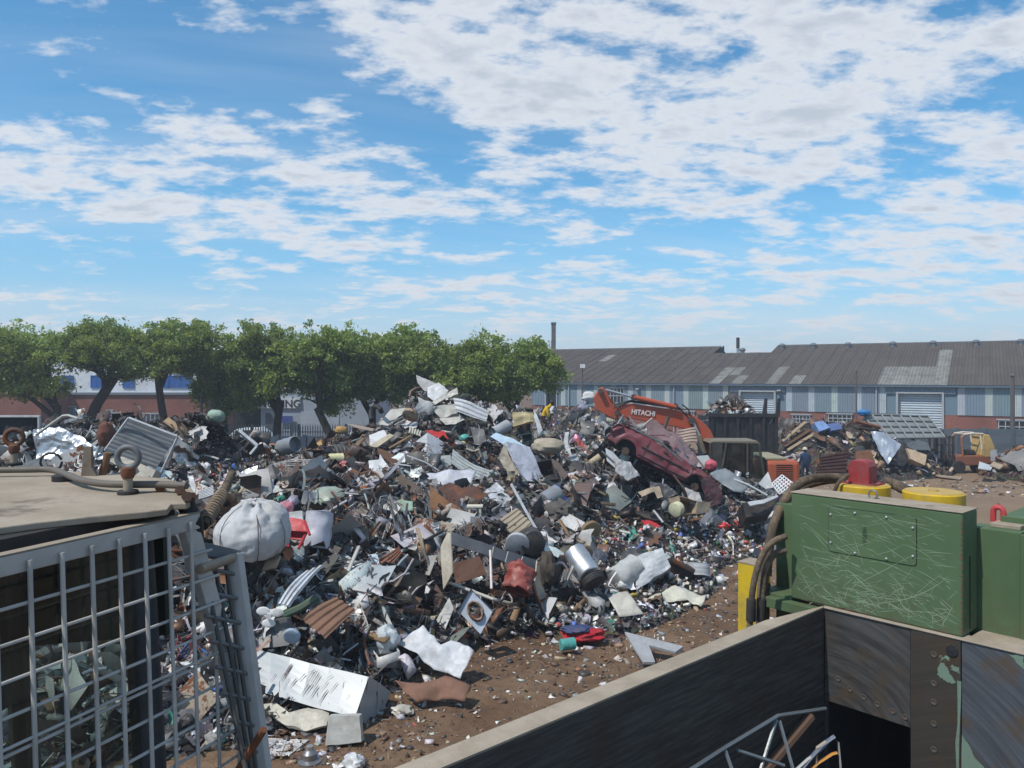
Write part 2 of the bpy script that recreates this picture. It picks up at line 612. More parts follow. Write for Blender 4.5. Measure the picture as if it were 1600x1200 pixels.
for (s0, s1, z0, z1) in ((5.7, 7.5, 2.7, 4.1), (23.3, 24.7, 1.35, 1.95), (26.2, 28.0, 1.5, 2.1), (38.4, 40.6, 1.1, 1.95), (44.6, 46.8, 1.0, 1.9), (13.5, 14.5, 1.4, 2.0)):
    wn = MB().span(s0, s1, -0.10, -0.07, z0, z1).build('window', M_DARK, ware)
    fr = MB()
    for z in (z0, z1, (z0 + z1) / 2):
        fr.span(s0 - .05, s1 + .05, -0.15, -0.09, z - 0.035, z + 0.035)
    for i in range(6):
        x = s0 + (s1 - s0) * i / 5
        fr.span(x - .03, x + .03, -0.145, -0.085, z0, z1)
    fr.build('frame', M_FRAME, wn)
    MB().span(s0 - .15, s1 + .15, -0.2, -0.05, z1 + .05, z1 + .14).build('lintel', M_FRAME, wn)
MB().span(S0, S1, -0.42, -0.16, EAVE - 0.06, EAVE + 0.12).build('gutter', M_CLAD, ware, col=(0.10, 0.15, 0.20, 0.1))
for s in (1.5, 12.6, 29.9, 47.0):
    MB().cyl((s, -0.2, 0), (s, -0.2, EAVE), 0.06, n=8).build('downpipe', M_FRAME, ware)
# roof sheets
SLOPE = math.atan2(3.75, 14.0)
ROWL = 14.6 / 5
sheet_me = corr_mesh('roof_sheet', 1.06, ROWL + 0.15, 0.265, 0.07)
sheet_me.materials.append(M_ROOF)
pale_sheets = {(30, 0), (31, 0), (32, 0), (33, 0), (34, 0), (30, 1), (31, 1), (32, 1), (33, 1), (34, 1), (34, 2), (34, 3), (16, 0), (16, 1), (17, 1), (18, 0), (21, 0), (21, 1), (23, 0), (1, 3)}
for i in range(-9, 49):
    for r in range(5):
        if r == 4 and 13 <= i < 19:
            continue
        if i < -3 and r < 3:
            continue
        if i > 43 and r > 2:
            continue
        base = (0.235, 0.23, 0.21) if (i, r) in pale_sheets else (0.094, 0.078, 0.064)
        k = random.uniform(0.88, 1.13)
        o = link('roof_sheet', sheet_me, None, ware, (*[x * k for x in base], 0))
        o.matrix_local = (Matrix.Translation((i * 1.0 - 0.03, -0.45, EAVE + 0.06 + random.uniform(0, .02))) @ Matrix.Rotation(SLOPE, 4, 'X')
                          @ Matrix.Translation((0, r * ROWL, 0.012 * r + random.uniform(0, .012))) @ Matrix.Rotation(random.uniform(-.003, .003), 4, 'Z'))
zr = EAVE + 0.06 + 14.6 * math.sin(SLOPE)
yr = -0.45 + 14.6 * math.cos(SLOPE)
for a, bb in ((-9, 13), (19, 44)):
    MB().tube([(a, yr, zr + .05), (bb, yr, zr + .05)], 0.16, 8).build('ridge_cap', M_ROOF, ware, col=(0.11, 0.105, 0.1, 0))
    MB().add([(a, yr, zr), (bb, yr, zr), (bb, yr + 14, zr - 3.9), (a, yr + 14, zr - 3.9)], [(0, 1, 2, 3)]).build('back_slope', M_ROOF, ware, col=(0.1, 0.095, 0.09, 0))
y4, z4 = -0.45 + 4 * ROWL * math.cos(SLOPE), EAVE + 0.06 + 4 * ROWL * math.sin(SLOPE)
MB().prism([(12.95, y4, z4 - .1), (12.95, yr, zr), (12.95, yr + 1.0, zr + .25), (12.95, yr + 1.0, zr - .6)], (0.1, 0, 0)).build('torn_gable', M_DARK, ware)
MB().prism([(18.95, y4, z4 - .1), (18.95, yr, zr), (18.95, yr + 14, zr - 3.9), (18.95, yr + 14, 3)], (0.1, 0, 0)).build('gable_edge', M_ROOF, ware, col=(0.1, 0.1, 0.1, 0))
for i, px in enumerate((1222, 1271, 1325, 1395, 1458, 1525, 1595, 1160)):
    kk = (px - 800) / F
    r = 12.6 if px > 1200 else 11.0
    # point of the slope seen at that column
    s = (kk * (WA.y + WN.y * r) - WA.x - WN.x * r) / (WE.x - kk * WE.y)
    z = EAVE + 0.1 + (r + 0.45) * math.tan(SLOPE)
    vt = MB().lathe([(0.22, -0.25), (0.22, 0.15), (0.28, 0.17), (0.28, 0.22)], 14, Matrix.Translation((s, r, z))).build('ventilator', M_GALV, ware, autosmooth=True, col=(0.36, 0.37, 0.38, 0.3))
    MB().lathe([(0.26, 0.22), (0.35, 0.31), (0.35, 0.38), (0.23, 0.50), (0.04, 0.55)], 14, Matrix.Translation((s, r, z))).build('turbine_head', M_GALV, vt, autosmooth=True, col=(0.30, 0.31, 0.32, 0.3))
for s in (9.0, 22.2):
    MB().box((s, -0.3, 4.1), (0.35, 0.4, 0.12)).build('wall_lamp', M_FRAME, ware)

# ---------------------------------------------------------------- chimneys and the far tower
ch = empty('chimney', P(865, 585, 112) * 1, 0, 'tall square chimney stack behind the left end of the warehouse roof', 'chimney')
ch.location.z = 0
MB().box((0, 0, 6.4), (0.62, 0.62, 12.8)).build('stack', M_ROOF, ch, col=(.13, .11, .10, 0))
MB().box((0, 0, 12.9), (0.72, 0.72, 0.35)).build('cap', M_ROOF, ch, col=(0.08, 0.075, 0.07, 0))
mb = MB()
for x in (-0.62, -0.36):
    mb.cyl((x, -0.2, 5), (x, -0.2, 10.5), 0.04, n=6)
for i in range(14):
    mb.cyl((-0.62, -0.2, 5.2 + i * .38), (-0.36, -0.2, 5.2 + i * .38), 0.03, n=5)
mb.build('ladder', M_FRAME, ch)
ch = empty('flue_pipe', P(1153, 585, 97) * 1, 0, 'thin black-topped flue pipe rising behind the middle of the warehouse roof', 'chimney')
ch.location.z = 0
MB().cyl((0, 0, 0), (0, 0, 8.8), 0.17, n=10).build('pipe', M_GALV, ch, col=(0.5, 0.5, 0.5, 0.2), autosmooth=True)
MB().cyl((0, 0, 8.8), (0, 0, 10.15), 0.21, n=10).build('sooty_top', M_RUBBER, ch, autosmooth=True)
tw = empty('office_tower', (-13.5, 230, 0), 0, 'small far-off blue glass block just above the tree tops', 'building')
MB().box((0, 0, 7.2), (7, 7, 14.4)).build('wall', M_CLAD, tw, col=(0.14, 0.26, 0.36, 0))
for i in range(4):
    MB().box((-2.6 + i * 1.75, -3.52, 13.2), (1.3, 0.1, 1.5)).build('window', M_CLAD, tw, col=(0.06, 0.12, 0.2, 0))


# ---------------------------------------------------------------- precast walls
def slab_wall(name, x0, x1, y, hgt, label, colr, bay=1.7, rows=4, yend=None):
    root = empty(name, (x0, y, 0), math.atan2((yend - y) if yend else 0, x1 - x0), label, 'wall')
    n = int((x1 - x0) / bay)
    pm = MB().box((0, 0, hgt / 2 + .04), (0.16, 0.18, hgt + 0.08)).mesh('post')
    sm = MB().box((bay / 2, 0, 0), (bay - 0.162, 0.06, hgt / rows - 0.012)).mesh('slab')
    for m_ in (pm, sm):
        m_.materials.append(M_CLAD)
    for i in range(n + 1):
        k = random.uniform(0.9, 1.05)
        o = link('post', pm, None, root, (*[c_ * k * 0.9 for c_ in colr], 0.0))
        o.location = (i * bay, 0, 0)
        if i < n:
            for r in range(rows):
                k = random.uniform(0.88, 1.08)
                o = link('slab', sm, None, root, (*[c_ * k for c_ in colr], 0.0))
                o.location = (i * bay, random.uniform(-.006, .006), (r + 0.5) * hgt / rows)
    return root


slab_wall('precast_wall', 23.5, 45, 46.5, 2.2, 'grey precast slab wall behind the rusty forklift', (0.125, 0.15, 0.17), 1.7, 5)
slab_wall('precast_wall', -17.6, -2.0, 43.0, 2.05, 'dark blue precast slab wall below the trees behind the scrap heap', (0.045, 0.065, 0.10), 1.5, 3)

# ---------------------------------------------------------------- palisade fence
pf = empty('palisade_fence', (-34, 48, 0), 0, 'grey steel palisade fence in front of the brick building under the trees', 'fence')
pm = MB().prism([(-0.035, 0, 0.1), (0.035, 0, 0.1), (0.035, 0, 2.2), (0, 0, 2.42), (-0.035, 0, 2.2)], (0, 0.02, 0)).mesh('pale')
pm.materials.append(M_CLAD)
for i in range(190):
    o = link('pale', pm, None, pf, (0.20, 0.23, 0.26, 0))
    o.location = (i * 0.155, random.uniform(-.01, .01), random.uniform(-.02, .02))
for z in (0.5, 1.9):
    MB().span(-0.1, 29.5, 0.03, 0.08, z - .03, z + .03).build('rail', M_CLAD, pf, col=(0.2, 0.23, 0.26, 0))
for i in range(11):
    MB().box((i * 2.95, 0.13, 1.2), (0.09, 0.09, 2.4)).build('post', M_CLAD, pf, col=(0.2, 0.23, 0.26, 0))

# ---------------------------------------------------------------- brick building and grey building behind the trees
D1 = 66.0
bx0, bx1 = P(-90, 0, D1).x, P(322, 0, D1).x
bb_ = empty('brick_building', (bx0, D1, 0), 0, 'red brick building with white upper storey and blue windows behind the trees', 'building')
wd = bx1 - bx0
MB().span(0, wd, 0, 12, 0, 3.75).build('brick_wall', M_BRICK, bb_)
MB().span(0.1, wd - 0.1, 0.12, 12, 3.95, 7.4).build('upper_wall', M_CLAD, bb_, col=(0.72, 0.75, 0.78, 0))
MB().span(-0.1, wd + 0.1, -0.15, 12, 3.75, 3.95).build('band', M_CLAD, bb_, col=(0.16, 0.19, 0.22, 0))
MB().span(-0.2, wd + 0.2, -0.3, 12.3, 7.4, 7.65).build('roof', M_ROOF, bb_, col=(0.12, 0.12, 0.12, 0))
for px in (60, 105, 150, 200, 256, 271, 289):
    x = P(px, 0, D1).x - bx0
    wn = MB().span(x - .45, x + .45, 0.06, 0.10, 4.4, 5.35).build('window', M_CLAD, bb_, col=(0.02, 0.11, 0.36, 0))
    fr = MB()
    for z in (4.38, 5.37):
        fr.span(x - .5, x + .5, 0.03, 0.1, z - .04, z + .04)
    for xx in (x - .47, x, x + .47):
        fr.span(xx - .03, xx + .03, 0.035, 0.105, 4.4, 5.35)
    fr.build('frame', M_CLAD, wn, col=(0.03, 0.13, 0.38, 0))
for px, py, wp, hp, colr in ((236, 656, 27, 20, (0.03, 0.04, 0.05)), (182, 653, 14, 16, (0.45, 0.52, 0.55)), (172, 650, 9, 18, (0.6, 0.66, 0.68)), (3, 645, 9, 9, (0.04, 0.05, 0.06)), (95, 652, 48, 34, (0.06, 0.20, 0.36))):
    c = P(px, py, D1)
    x, z = c.x - bx0, c.z
    hw, hh = wp / F * D1 / 2, hp / F * D1 / 2
    wn = MB().span(x - hw, x + hw, -0.06, -0.02, z - hh, z + hh).build('window', M_CLAD, bb_, col=(*colr, 0))
    fr = MB()
    for zz_ in (z - hh, z + hh):
        fr.span(x - hw - .06, x + hw + .06, -0.1, -0.03, zz_ - .06, zz_ + .06)
    for i in range(5):
        xx = x - hw + 2 * hw * i / 4
        fr.span(xx - .04, xx + .04, -0.095, -0.025, z - hh, z + hh)
    fr.build('frame', M_FRAME, wn)
bd = empty('brown_brick_building', (P(-140, 0, 62).x, 62, 0), 0, 'low brown brick building at the far left behind the trees', 'building')
MB().span(0, P(64, 0, 62).x - P(-140, 0, 62).x, 0, 4, 0, 3.9).build('brick_wall', M_BRICK, bd)
MB().span(-.1, P(64, 0, 62).x - P(-140, 0, 62).x + .1, -.1, 4, 3.9, 4.1).build('coping', M_ROOF, bd, col=(0.2, 0.18, 0.16, 0))

D2 = 58.0
gx0 = P(362, 0, D2).x
gb = empty('grey_building', (gx0, D2, 0), 0, 'grey building with white lettered fascia between the tree trunks', 'building')
gw = P(585, 0, D2).x - gx0
MB().span(2.2, gw, 0, 8, 0, 4.3).build('wall', M_CLAD, gb, col=(0.33, 0.38, 0.44, 0))
MB().span(0, 2.1, 0.3, 8, 0, 3.9).build('doorway', M_DARK, gb)
MB().span(-.1, 2.15, -.8, 8, 3.7, 4.1).build('canopy', M_CLAD, gb, col=(0.05, 0.06, 0.075, 0))
fs_ = P(403, 0, D2).x - gx0
fa = MB().span(fs_, P(470, 0, D2).x - gx0, -0.14, -0.02, 2.95, 3.75).build('fascia', M_CLAD, gb, col=(0.62, 0.66, 0.70, 0))
ft = bpy.data.curves.new('lettering', 'FONT')
ft.body = 'MOVING'
ft.size = 0.80
ft.extrude = 0.01
ft.offset = 0.012
ft_o = bpy.data.objects.new('lettering_curve', ft)
fo = link('lettering', bpy.data.meshes.new_from_object(ft_o), M_RUBBER, fa)
bpy.data.objects.remove(ft_o)
fo.rotation_euler = (math.radians(90), 0, 0)
fo.location = (fs_ + 0.1, -0.16, 3.03)
for px, wp, z0, z1, colr in ((425, 20, 0.2, 2.6, (0.08, 0.10, 0.13)), (449, 12, 0.2, 2.4, (0.35, 0.42, 0.5)), (500, 60, 0.1, 2.7, (0.37, 0.42, 0.48))):
    x = P(px, 0, D2).x - gx0
    hw = wp / F * D2 / 2
    MB().span(x - hw, x + hw, -0.05, -0.01, z0, z1).build('door', M_CLAD, gb, col=(*colr, 0))
MB().box((P(448, 0, D2).x - gx0, -0.2, 2.1), (1.0, 0.06, 0.55)).build('sign_board', M_CLAD, gb, col=(0.03, 0.06, 0.25, 0))

# parked pale car seen over the wall
pc = empty('parked_car', P(392, 585, 52) * 1, 0, 'pale parked car with only its roof showing above the dark blue wall', 'car')
pc.location.z = 0.0
prof = [(-2.1, .35), (-2.15, .8), (-1.5, 1.12), (-.75, 1.85), (.7, 1.9), (1.45, 1.35), (2.1, 1.2), (2.15, .35)]
MB().prism([(x, -.8, z) for x, z in prof], (0, 1.6, 0)).build('body', M_PAINT, pc, col=(0.6, 0.65, 0.68, 0), bevel=0.08)
MB().prism([(-1.05, -.82, 1.25), (-.65, -.82, 1.75), (.6, -.82, 1.78), (1.1, -.82, 1.35)], (0, 1.64, 0)).build('window', M_DARK, pc)
for x in (-1.35, 1.35):
    MB().cyl((x, -.83, .33), (x, .83, .33), .33, n=16).build('wheel', M_RUBBER, pc)

# ---------------------------------------------------------------- poles
for name, px, py0, d, r, label, ht in (('lamp_post', 315, 560, 46.5, 0.075, 'slim grey pole standing among the trees on the left', None),
                                      ('steel_pole', 1338, 580, 50, 0.06, 'thin dark pole in front of the warehouse left of the large roller door', None),
                                      ('steel_pole', 1582, 587, 47.5, 0.12, 'thick dark pole near the right end of the grey slab wall', None),
                                      ('lamp_post', 910, 576, 60, 0.045, 'thin post with a small white lamp before the left end of the warehouse', 1)):
    p = P(px, py0, d)
    root = empty(name, (p.x, d, 0), 0, label, 'pole')
    MB().tube([(0, 0, 0), (0, 0, p.z)], [r * 1.2, r], 8).build('shaft', M_PAINT, root, col=(0.10, 0.095, 0.09, 0.35), autosmooth=True)
    MB().box((0, 0, 0.03), (r * 5, r * 5, 0.06)).build('base_plate', M_PAINT, root, col=(0.1, 0.1, 0.1, 0.5))
    MB().cyl((0, 0, p.z), (0, 0, p.z + .12), r * 1.6, r * 1.1, 8).build('cap', M_PAINT, root, col=(0.10, 0.095, 0.09, 0.35))
    if ht:
        MB().box((0, -.1, p.z + .2), (0.35, 0.4, 0.3)).build('lamp_head', M_PAINT, root, col=(0.8, 0.8, 0.8, 0))

# ---------------------------------------------------------------- trees
M_BARK = surface('bark', 0.95, 0.0, 0.08, fixed=(0.035, 0.027, 0.022), rusty=False, bumps=0.5, dirt_scale=4)
M_LEAF, t, b = material('leaves')
at = t.new('ShaderNodeVertexColor', layer_name='Col')
t.l.new(at.outputs[0], b.inputs['Base Color'])
b.inputs['Roughness'].default_value = 0.55
b.inputs['Specular IOR Level'].default_value = 0.25
tr = t.new('ShaderNodeBsdfTranslucent')
t.l.new(t.mix(1.0, at.outputs[0], (1.25, 1.35, 0.6), 'MULTIPLY'), tr.inputs[0])
mx = t.new('ShaderNodeMixShader')
mx.inputs[0].default_value = 0.42
t.l.new(b.outputs[0], mx.inputs[1])
t.l.new(tr.outputs[0], mx.inputs[2])
t.l.new(mx.outputs[0], t.n['Material Output'].inputs[0])


def tree(label, px, d, top, bot, wpx, lean=0.0, forks=3, dens=1.0, tone=1.0, seed=0, droop=0.0, bare=0.0, trunk_px=None, rtr=0.26):
    r_ = np.random.default_rng(500 + seed)
    rd = random.Random(900 + seed)
    c = P(px, 0, d).x
    tx = P(trunk_px if trunk_px is not None else px, 0, d).x
    ztop, zbot, R = P(0, top, d).z, P(0, bot, d).z, wpx / F * d / 2 * 1.08
    root = empty('tree', (tx, d, 0), 0, label, 'tree', 'trees along the far side of the yard')
    mb = MB()
    zf = zbot + 0.10 * (ztop - zbot)
    pts = [Vector((0, 0, -0.1)), Vector((lean * 0.25 + 0.05, 0.05, zf * 0.35)), Vector((lean * 0.6, -0.05, zf * 0.7)), Vector((lean, 0, zf))]
    mb.tube(pts, [rtr * 1.3, rtr, rtr * 0.88, rtr * 0.78], 9)
    tips = []
    for k in range(forks):
        an = 2 * math.pi * k / forks + rd.uniform(-.5, .5)
        e = Vector((c - tx + math.cos(an) * R * rd.uniform(.35, .6), math.sin(an) * R * 0.6, zbot + (ztop - zbot) * rd.uniform(.5, .8)))
        s0 = pts[3] - Vector((0, 0, rd.uniform(0.05, 0.9)))
        s0.x = pts[3].x - (pts[3].z - s0.z) * (pts[3].x - pts[2].x) / max(.1, pts[3].z - pts[2].z)
        mid = s0.lerp(e, 0.5) + Vector((rd.uniform(-.4, .4), rd.uniform(-.3, .3), -0.25))
        mb.tube([s0, mid, e], [rtr * 0.62, rtr * 0.42, rtr * 0.12], 7)
        tips.append((mid, e))
        for q_ in range(4):
            f = rd.uniform(.3, .9)
            a0 = s0.lerp(mid, f * 2) if f < .5 else mid.lerp(e, f * 2 - 1)
            e2 = a0 + Vector((rd.uniform(-1, 1) * R * .55, rd.uniform(-1, 1) * R * .4, rd.uniform(.2, 1.0) * R * .45))
            mb.tube([a0, a0.lerp(e2, .5) + Vector((0, 0, .1)), e2], [rtr * .26, rtr * .17, rtr * .05], 5)
    mb.build('trunk', M_BARK, root, autosmooth=True)
    # crown: leaf clumps gathered into uneven boughs, with gaps between them
    hh = (ztop - zbot) * 0.5
    zc = (ztop + zbot) / 2
    boughs = []
    for k in range(int(10 + 7 * dens)):
        u = r_.normal(size=3)
        u /= np.linalg.norm(u)
        rad = r_.uniform(0.35, 0.88)
        boughs.append((np.array([u[0] * R * rad, u[1] * R * .75 * rad, u[2] * hh * rad]), r_.uniform(.22, .42), r_.uniform(.78, 1.25), r_.uniform(0, .6)))
    for mid, e in tips:
        boughs.append((np.array([e.x - (c - tx), e.y, e.z - zc]), r_.uniform(.26, .40), r_.uniform(.8, 1.2), r_.uniform(0, .6)))
    Vs, Cs = [], []
    for k in range(34):                              # ragged sprays standing out of the crown
        u = r_.normal(size=3)
        u[2] = abs(u[2]) * .9 + .1
        u /= np.linalg.norm(u)
        boughs.append((np.array([u[0] * R, u[1] * R * .8, u[2] * hh]) * r_.uniform(.88, 1.10), .045, r_.uniform(.85, 1.3), r_.uniform(.1, .8)))
    for bc, br, btone, byel in boughs:
        for q_ in range(int(14 * dens * (1 - bare)) if br > .1 else 2):
            u = r_.normal(size=3)
            u /= np.linalg.norm(u)
            rr_ = br * r_.uniform(.45, 1.0) ** .5
            p = bc + u * np.array([R, R * .85, min(hh, R)]) * rr_
            n = int(r_.integers(70, 150)) if br > .1 else 22
            sg = R * (r_.uniform(.05, .10) if br > .1 else .045)
            off = r_.normal(size=(n, 3)) * np.array([sg, sg, sg * .7])
            if droop:
                off[:, 2] -= np.abs(r_.normal(size=n)) * droop
            pos = p + off + np.array([c - tx, 0, zc])
            L = r_.uniform(0.06, 0.14, n)[:, None]
            a1 = r_.normal(size=(n, 3))
            a1 /= np.linalg.norm(a1, axis=1)[:, None]
            a2 = np.cross(a1, r_.normal(size=(n, 3)))
            a2 /= np.linalg.norm(a2, axis=1)[:, None]
            quad = np.stack([pos - a1 * L, pos + a2 * L * .5, pos + a1 * L, pos - a2 * L * .5], axis=1)
            Vs.append(quad.reshape(-1, 3))
            tn = tone * btone * r_.uniform(0.8, 1.2) * r_.uniform(0.75, 1.25, n)
            yel = r_.uniform(0, .5, n) + byel
            colr = np.stack([0.160 + 0.085 * yel, 0.235 + 0.045 * yel, 0.076 + 0.004 * yel], axis=1) * tn[:, None]
            Cs.append(np.repeat(np.concatenate([colr, np.ones((n, 1))], axis=1), 4, axis=0))
    V_ = np.concatenate(Vs)
    C_ = np.concatenate(Cs)
    nq = len(V_) // 4
    q4 = np.arange(nq)[:, None] * 4
    T_ = np.concatenate([q4 + [0, 1, 2], q4 + [0, 2, 3]])
    me_ = fast_mesh('crown', V_, T_, C_)
    o = link('crown', me_, M_LEAF, root)
    return root


tree('leafy tree at the left edge of the picture above the dark frame', 22, 45, 497, 648, 185, dens=1.2, tone=1.15, seed=1, trunk_px=90)
tree('tree with a thick trunk leaning right before the brick building', 168, 46, 503, 598, 170, lean=2.6, forks=4, dens=0.9, tone=0.95, seed=2, trunk_px=112, rtr=0.34)
tree('open forked tree with bare twigs on top before the blue windows', 282, 45, 498, 596, 140, lean=-0.6, forks=4, dens=0.62, tone=0.95, seed=3, bare=0.2, trunk_px=262, rtr=0.24)
tree('bushy tree just right of the slim grey pole with foliage hanging low', 350, 47, 520, 655, 100, dens=0.85, tone=0.9, seed=4, droop=0.5)
tree('tree with two dark trunks beside the lettered fascia', 415, 46, 506, 640, 140, lean=0.4, forks=4, dens=1.0, seed=5, trunk_px=428)
tree('bright-topped tree right of the lettered fascia', 512, 45, 506, 652, 155, lean=-1.3, forks=3, dens=1.15, tone=1.12, seed=6, trunk_px=530)
tree('smaller tree filling the gap left of the peak of the heap', 582, 48, 528, 648, 110, dens=0.9, tone=0.95, seed=7)
tree('rounded dense tree directly behind the peak of the heap', 642, 46, 513, 650, 150, dens=1.2, tone=1.05, seed=8)
tree('low bushy tree right behind the peak panels', 706, 45, 572, 655, 90, dens=0.8, tone=1.1, seed=9)
tree('rounded tree at the right end of the row next to the warehouse', 788, 46, 523, 642, 158, dens=1.25, tone=1.08, seed=10, trunk_px=806)
tree('tree between the two rounded crowns with the blue tower behind', 740, 50, 542, 650, 110, dens=0.9, tone=0.9, seed=11)

# ================================================================ THE SCRAP HEAPS
class Field:
    """height field through measured points (thin plate spline), on a grid"""
    def __init__(self, pts, x0, x1, y0, y1, step, rough=0.16, seed=0, smooth=0.02):
        pts = np.array([[p[0], p[1], p[2]] for p in pts])
        self.x0, self.y0, self.step = x0, y0, step
        xs = np.arange(x0, x1 + step / 2, step)
        ys = np.arange(y0, y1 + step / 2, step)
        n = len(pts)

        def U(r2):
            return np.where(r2 > 1e-9, r2 * np.log(np.maximum(r2, 1e-9)) * 0.5, 0.0)
        D2_ = ((pts[:, None, :2] - pts[None, :, :2]) ** 2).sum(-1)
        A = np.zeros((n + 3, n + 3))
        A[:n, :n] = U(D2_) + np.eye(n) * smooth * n
        A[:n, n] = 1
        A[:n, n + 1:] = pts[:, :2]
        A[n, :n] = 1
        A[n + 1:, :n] = pts[:, :2].T
        sol = np.linalg.solve(A, np.concatenate([pts[:, 2], np.zeros(3)]))
        X, Y = np.meshgrid(xs, ys)
        Z = sol[n] + sol[n + 1] * X + sol[n + 2] * Y
        for i in range(n):
            Z = Z + sol[i] * U((X - pts[i, 0]) ** 2 + (Y - pts[i, 1]) ** 2)
        self.X, self.Y = X, Y
        self.nx, self.ny = len(xs), len(ys)
        nz = np.zeros_like(Z)
        r_ = np.random.default_rng(seed + 5)
        for sc, am in ((1.6, 0.8), (0.7, 0.5), (0.3, 0.35)):      # lumps of several sizes
            gx_, gy_ = int((x1 - x0) / sc) + 3, int((y1 - y0) / sc) + 3
            g = r_.normal(size=(gy_, gx_))
            fx, fy = (X - x0) / sc, (Y - y0) / sc
            ix, iy = fx.astype(int), fy.astype(int)
            tx_, ty_ = fx - ix, fy - iy
            tx_, ty_ = tx_ * tx_ * (3 - 2 * tx_), ty_ * ty_ * (3 - 2 * ty_)
            nz += am * ((g[iy, ix] * (1 - tx_) + g[iy, ix + 1] * tx_) * (1 - ty_) + (g[iy + 1, ix] * (1 - tx_) + g[iy + 1, ix + 1] * tx_) * ty_)
        k = np.clip(Z / 0.8, 0, 1)
        self.Z = Z + nz * rough * k

    def h(self, x, y):
        fx = np.clip((np.asarray(x) - self.x0) / self.step, 0, self.nx - 1.001)
        fy = np.clip((np.asarray(y) - self.y0) / self.step, 0, self.ny - 1.001)
        ix, iy = fx.astype(int), fy.astype(int)
        tx_, ty_ = fx - ix, fy - iy
        Z = self.Z
        return (Z[iy, ix] * (1 - tx_) + Z[iy, ix + 1] * tx_) * (1 - ty_) + (Z[iy + 1, ix] * (1 - tx_) + Z[iy + 1, ix + 1] * tx_) * ty_

    def normal(self, x, y, e=0.35):
        hx = (self.h(np.asarray(x) + e, y) - self.h(np.asarray(x) - e, y)) / (2 * e)
        hy = (self.h(x, np.asarray(y) + e) - self.h(x, np.asarray(y) - e)) / (2 * e)
        n = np.stack([-hx, -hy, np.ones_like(hx)], -1)
        return n / np.linalg.norm(n, axis=-1, keepdims=True)

    def hit(self, px, py, lo=8.0, hi=46.0, step=0.06):
        """distance at which the view through a pixel meets the heap (nan where it misses)"""
        px, py = np.atleast_1d(np.asarray(px, float)), np.atleast_1d(np.asarray(py, float))
        kx, kz = (px - 800) / F, (py - HZ) / F
        res = np.full(len(px), np.nan)
        x1 = self.x0 + (self.nx - 1) * self.step
        y1 = self.y0 + (self.ny - 1) * self.step
        for d in np.arange(max(lo, self.y0), min(hi, y1), step):
            x = kx * d
            z = H - kz * d
            ok = np.isnan(res) & (x > self.x0) & (x < x1) & (z < np.maximum(self.h(x, np.full_like(x, d)), 0.0))
            res[ok] = d
            if not np.isnan(res).any():
                break
        return res

    def mesh_object(self, name, mat, label):
        Z = np.where(self.Z > 0.02, self.Z, -0.3)
        V_ = np.stack([self.X, self.Y, Z], -1).reshape(-1, 3)
        i, j = np.meshgrid(np.arange(self.nx - 1), np.arange(self.ny - 1))
        a = (j * self.nx + i).ravel()
        keep = (Z[:-1, :-1].ravel() > 0) | (Z[1:, 1:].ravel() > 0) | (Z[:-1, 1:].ravel() > 0) | (Z[1:, :-1].ravel() > 0)
        a = a[keep]
        T_ = np.concatenate([np.stack([a, a + 1, a + self.nx + 1], -1), np.stack([a, a + self.nx + 1, a + self.nx], -1)])
        o = link(name, fast_mesh(name, V_, T_), mat)
        return tag(o, label, kind='stuff')


def at_px(px, py, d, dz=0.0):
    p = P(px, py, d)
    return (p.x, p.y, p.z + dz)


ctrl = [at_px(*c) for c in [
    (-60, 705, 21), (60, 712, 21), (160, 716, 21), (240, 722, 20.5), (300, 672, 26), (345, 692, 27), (400, 712, 27), (450, 716, 28), (500, 708, 29), (560, 696, 30), (600, 660, 31),
    (640, 622, 31.5), (662, 614, 31.5), (690, 626, 31.5), (722, 645, 31), (762, 660, 31), (800, 664, 32), (850, 664, 34), (890, 650, 36), (920, 646, 36), (962, 658, 33), (1000, 663, 30.2), (1040, 670, 29.6), (1072, 682, 29.2),
    (1060, 712, 28), (1100, 742, 27.5), (1150, 760, 27), (1190, 775, 26.2), (1225, 795, 25.5),
    (300, 800, 18), (395, 885, 14.6), (330, 900, 14.2), (500, 858, 16.8), (600, 805, 19.8), (600, 905, 16.2), (540, 985, 14.2), (430, 1000, 13.4), (640, 965, 15.2), (700, 855, 18.7), (800, 805, 21.7),
    (800, 905, 17.9), (850, 765, 24.3), (900, 852, 20.7), (950, 785, 24.2), (1000, 765, 25.2), (1050, 850, 23.3), (1150, 835, 24.2), (700, 725, 26), (600, 730, 26), (500, 768, 23),
    (400, 775, 21), (350, 745, 22.5), (900, 705, 29), (1000, 725, 27), (640, 660, 30), (760, 700, 28), (250, 790, 18), (150, 800, 17.5),
    (200, 950, 13.2), (100, 1000, 12.6), (0, 1000, 12.6), (300, 1080, 12.0)]]
for p in [(430, 1135), (600, 1095), (690, 1020), (770, 995), (850, 990), (950, 1010), (1060, 965), (1150, 920), (1250, 870), (330, 1180), (150, 1190)]:
    g = G(*p)
    ctrl.append((g.x, g.y, 0.04))
    ctrl.append((g.x, g.y - 1.6, -0.35))
ctrl += [(x, 42.5, -0.8) for x in (-16, -10, -4, 2, 8, 13)] + [(13.0, 27, -0.6), (14, 32, -1.0), (12, 38, -1.0), (-17, 36, 0.2), (-17, 28, 1.5), (-18, 18, 1.5), (-14, 13, 0.6), (-3, 36, 3.4), (3, 40, 1.2), (-9, 35, 1.1),
         (7.5, 31, -0.2), (9, 30, 0.0), (6, 34, 0.9), (9.5, 33, -0.6)]
HEAP = Field(ctrl, -18, 14, 9.5, 43, 0.12, 0.27, 1)

